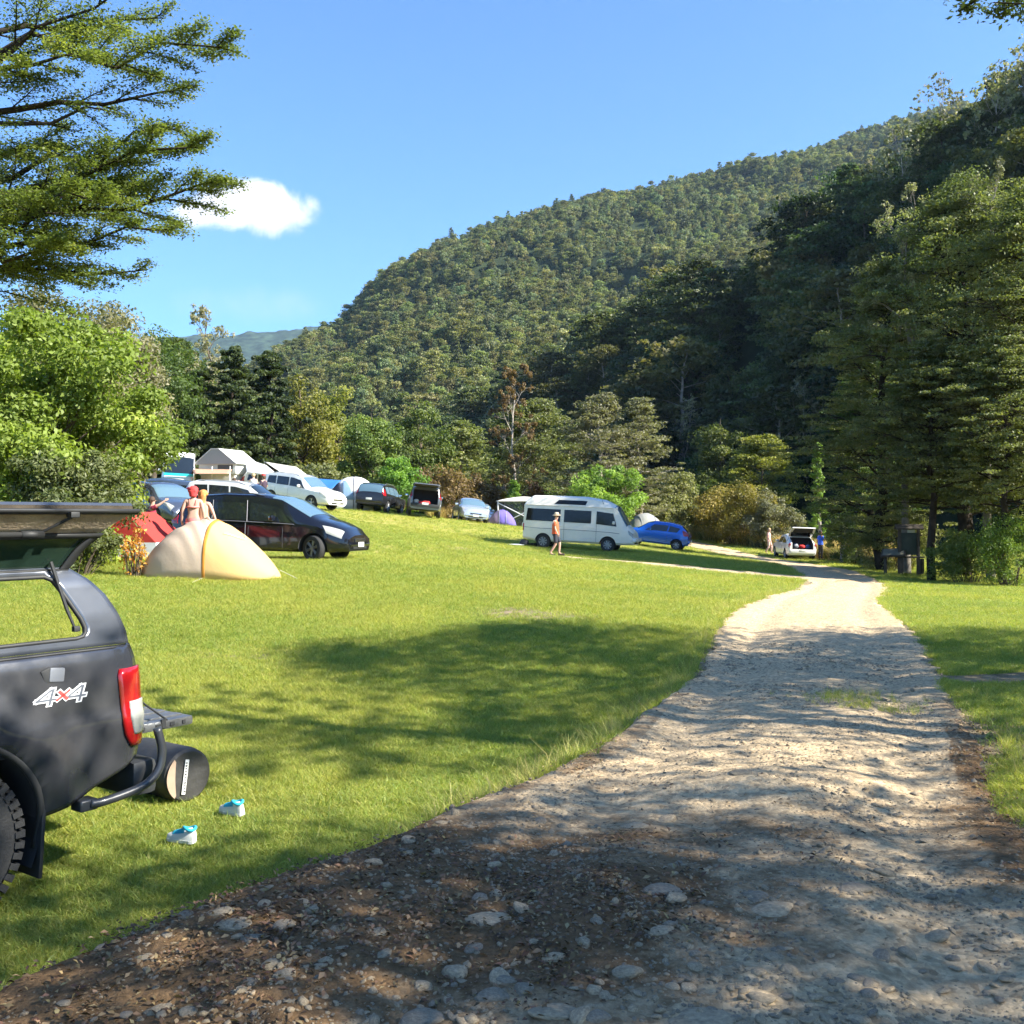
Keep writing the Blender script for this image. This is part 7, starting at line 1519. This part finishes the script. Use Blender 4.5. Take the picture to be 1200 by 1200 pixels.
o=scatter('lawn_grass',np.stack([x,y,z],-1),np.stack([r.normal(0,.15,n),r.normal(0,.15,n),r.uniform(0,6.28,n)],-1),np.stack([s,s,s*(.85+.35*patch)*np.interp(y,[0,24,50,80],[1,1,.75,.6])],-1),idx,tg,'lawn_kinds'); tag(o,'short sunlit lawn grass covering the camping field','grass',kind='stuff')
print('lawn',n)
# longer grass along the track edge and at the foot of the bushes
tl=[tuft('edge_tuft_a',811,18,.20,.05,.5,.005,GR),tuft('edge_tuft_b',812,16,.16,.06,.7,.005,GRD),tuft('edge_tuft_c',813,9,.34,.05,.35,.004,mat_leaf('grass_stalk',(.22,.20,.06),(.38,.32,.13),(.5,.44,.2),transl=.3))]
P=[]
r=np.random.default_rng(88)
for i in range(9000):
    t=r.random()**.9; j=t*(16); a=int(j)+3; 
    if a>=len(TL)-1: continue
    f=j-int(j); p=TL[a]*(1-f)+TL[a+1]*f; off=abs(r.normal(0,.16))+.02; d=TL[a+1]-TL[a]; d=d/np.hypot(*d); nrm=np.array([-d[1],d[0]])
    q=p+nrm*off; dens=np.interp(q[1],[3.5,5.5,6.5,8,12,40],[.05,.25,.9,.9,.35,.3]); 
    if r.random()<dens: P.append((q[0],q[1],np.interp(q[1],[3.5,5,6.5,9,30],[.35,.5,.85,.7,.55])))
for i in range(5200):      # right verge
    yv=r.uniform(3.5,9.4); xv=r.uniform(2.6,5.0)
    if track_sd(np.array([xv]),np.array([yv]))[0]>-.08 or r.random()>.8*np.clip(.5+fbm(np.array([xv*1.3]),np.array([yv*1.3]),3,170)[0]*1.6,0,1): continue
    P.append((xv,yv,.55))
for i in range(1500):
    yv=r.uniform(8.4,9.6); xv=r.normal(3.0,.22); 
    if r.random()<.10: P.append((xv,yv,.4))
P=np.array(P); n=len(P); z=Ht(P[:,0],P[:,1]); sc_=P[:,2]*r.uniform(.55,1.25,n)
o=scatter('edge_grass',np.stack([P[:,0],P[:,1],z-.005],-1),np.stack([r.normal(0,.2,n),r.normal(0,.2,n),r.uniform(0,6.28,n)],-1),sc_,r.choice(3,n,p=[.5,.4,.1]),tl,'edge_kinds'); tag(o,'longer ragged grass along the edges of the track','grass',kind='stuff')
# straw coloured tall grass and bracken in front of the bushes on the far right side
ST=mat_leaf('dry_grass',(.28,.20,.07),(.46,.33,.12),(.55,.45,.2),transl=.3)
td=[tuft('dry_tuft_a',821,40,.8,.25,.3,.02,ST),tuft('dry_tuft_b',822,40,.65,.3,.45,.02,ST),tuft('dry_tuft_c',823,36,.7,.28,.4,.022,LEAF['mid'])]
P=[]
for i in range(4200):
    px=r.uniform(800,1060); d=np.interp(px,[800,880,960,1060],[84,74,63,47.0])+abs(r.normal(0,1.8)); x_=(px-600)/1200*d
    if track_sd(np.array([x_]),np.array([d]))[0]>-.6: continue
    P.append((x_,d))
for i in range(900):
    px=r.uniform(505,610); d=np.interp(px,[505,610],[69,77])+abs(r.normal(0,1)); P.append(((px-600)/1200*d,d))
P=np.array(P); n=len(P); z=H(P[:,0],P[:,1])
o=scatter('dry_grass',np.stack([P[:,0],P[:,1],z-.02],-1),np.stack([0*z,0*z,r.uniform(0,6.28,n)],-1),r.uniform(.7,1.5,n),r.choice(3,n,p=[.42,.3,.28]),td,'dry_kinds'); tag(o,'straw coloured tall grass in front of the bushes','grass',kind='stuff')

# ------------------------------------------------------------------ light, sky, camera
SUN_EL=R(37); SUN_AZ=R(109)     # azimuth from +Y towards +X
w=bpy.data.worlds.new('World'); sc.world=w; w.use_nodes=True; nt=w.node_tree; nt.nodes.clear(); L=nt.links.new
out=nt.nodes.new('ShaderNodeOutputWorld'); bg=nt.nodes.new('ShaderNodeBackground'); sky=nt.nodes.new('ShaderNodeTexSky')
sky.sky_type='NISHITA'; sky.sun_disc=False; sky.sun_elevation=SUN_EL; sky.sun_rotation=SUN_AZ; sky.altitude=300; sky.air_density=1.0; sky.dust_density=.35; sky.ozone_density=2.2
bg.inputs['Strength'].default_value=.125
# one small fair-weather cloud (by direction), and faint wisps low over the ridge
tc=nt.nodes.new('ShaderNodeTexCoord'); sep=nt.nodes.new('ShaderNodeSeparateXYZ'); L(tc.outputs['Generated'],sep.inputs[0])
def M(op,a,b=None,clamp=False):
    n=nt.nodes.new('ShaderNodeMath'); n.operation=op; n.use_clamp=clamp
    for i,v in enumerate((a,b)):
        if v is None: continue
        if isinstance(v,(int,float)): n.inputs[i].default_value=v
        else: L(v,n.inputs[i])
    return n.outputs[0]
yy=M('MAXIMUM',sep.outputs['Y'],.05); U=M('DIVIDE',sep.outputs['X'],yy); V_=M('DIVIDE',sep.outputs['Z'],yy)
cmb=nt.nodes.new('ShaderNodeCombineXYZ'); L(U,cmb.inputs[0]); L(V_,cmb.inputs[1])
def nz(s,d,r,dist=0):
    n=nt.nodes.new('ShaderNodeTexNoise'); n.inputs['Scale'].default_value=s; n.inputs['Detail'].default_value=d; n.inputs['Roughness'].default_value=r; n.inputs['Distortion'].default_value=dist; L(cmb.outputs[0],n.inputs['Vector']); return n.outputs['Fac']
def blob(u,v,a,b):
    du=M('DIVIDE',M('SUBTRACT',U,u),a); dv=M('DIVIDE',M('SUBTRACT',V_,v),b); return M('SUBTRACT',1.0,M('ADD',M('MULTIPLY',du,du),M('MULTIPLY',dv,dv)))
b1=blob(-.258,.302,.066,.027); b2=blob(-.232,.297,.045,.026); b3=blob(-.285,.296,.052,.018); b4=blob(-.262,.312,.034,.02)
bb=M('MAXIMUM',M('MAXIMUM',b1,b2),M('MAXIMUM',b3,b4))
dn=M('ADD',bb,M('MULTIPLY',M('SUBTRACT',nz(26,8,.66,.5),.5),2.3))
mr=nt.nodes.new('ShaderNodeMapRange'); mr.interpolation_type='SMOOTHSTEP'; mr.inputs['From Min'].default_value=-.15; mr.inputs['From Max'].default_value=.85; mr.inputs['To Max'].default_value=.95; L(dn,mr.inputs['Value'])
wb=blob(-.25,.205,.12,.03); wn=M('ADD',wb,M('MULTIPLY',M('SUBTRACT',nz(14,6,.65,.5),.5),1.4)); mw=nt.nodes.new('ShaderNodeMapRange'); mw.interpolation_type='SMOOTHSTEP'; mw.inputs['From Min'].default_value=.4; mw.inputs['From Max'].default_value=1.5; mw.inputs['To Max'].default_value=.30; L(wn,mw.inputs['Value'])
al=M('MAXIMUM',mr.outputs['Result'],mw.outputs['Result'])
cr=nt.nodes.new('ShaderNodeValToRGB'); cr.color_ramp.elements[0].color=(2.6,2.85,3.3,1); cr.color_ramp.elements[1].color=(4.3,4.1,3.95,1); 
cv=M('ADD',M('MULTIPLY',M('SUBTRACT',V_,.278),14),M('MULTIPLY',nz(30,4,.6),.45)); L(cv,cr.inputs['Fac'])
gm=nt.nodes.new('ShaderNodeMix'); gm.data_type='RGBA'; gm.blend_type='MULTIPLY'; gm.inputs['Factor'].default_value=1; L(sky.outputs[0],gm.inputs['A']); gm.inputs['B'].default_value=(.32,.51,.71,1)
mx=nt.nodes.new('ShaderNodeMix'); mx.data_type='RGBA'; L(al,mx.inputs['Factor']); L(gm.outputs['Result'],mx.inputs['A']); L(cr.outputs['Color'],mx.inputs['B'])
L(mx.outputs['Result'],bg.inputs['Color']); L(bg.outputs[0],out.inputs[0])
sl=bpy.data.lights.new('sun','SUN'); sl.energy=5.0; sl.angle=R(.53); sl.color=(1,.95,.84); so=bpy.data.objects.new('sun',sl); COL.objects.link(so)
sd_=Vector((math.sin(SUN_AZ)*math.cos(SUN_EL),math.cos(SUN_AZ)*math.cos(SUN_EL),math.sin(SUN_EL))); so.rotation_euler=sd_.to_track_quat('Z','Y').to_euler(); so.location=(30,-10,40)
cam=bpy.data.cameras.new('camera'); co=bpy.data.objects.new('camera',cam); COL.objects.link(co); sc.camera=co
cam.sensor_fit='HORIZONTAL'; cam.sensor_width=36; cam.lens=36.0; cam.clip_start=.05; cam.clip_end=9000; co.location=(0,0,EYE); co.rotation_euler=(R(90)+math.atan(4/1200),0,0)
vs=sc.view_settings; vs.view_transform='Standard'; vs.look='None'; vs.exposure=1.75; vs.gamma=1; vs.use_curve_mapping=False
cy=sc.cycles; cy.max_bounces=6; cy.diffuse_bounces=4; cy.glossy_bounces=3; cy.transmission_bounces=4; cy.transparent_max_bounces=6; cy.use_adaptive_sampling=True; cy.adaptive_threshold=.02; cy.use_denoising=True
try: cy.denoiser='OPENIMAGEDENOISE'
except Exception: pass
cy.sample_clamp_indirect=6

# air: one closed box of thin haze round the whole scene
mb=MB(); mb.box((0,200,420),(7200,7200,880)); hz=mb.build('haze',[],None,smooth=False)
m,nt,out=nt_new('air'); v=nt.nodes.new('ShaderNodeVolumePrincipled'); v.inputs['Color'].default_value=(.55,.75,1,1); v.inputs['Density'].default_value=.00009; v.inputs['Anisotropy'].default_value=.2
nt.links.new(v.outputs[0],out.inputs['Volume']); hz.data.materials.append(m); tag(hz,'thin blue haze of the far valley air',kind='stuff')
sc.cycles.volume_bounces=0; co.data.clip_end=12000
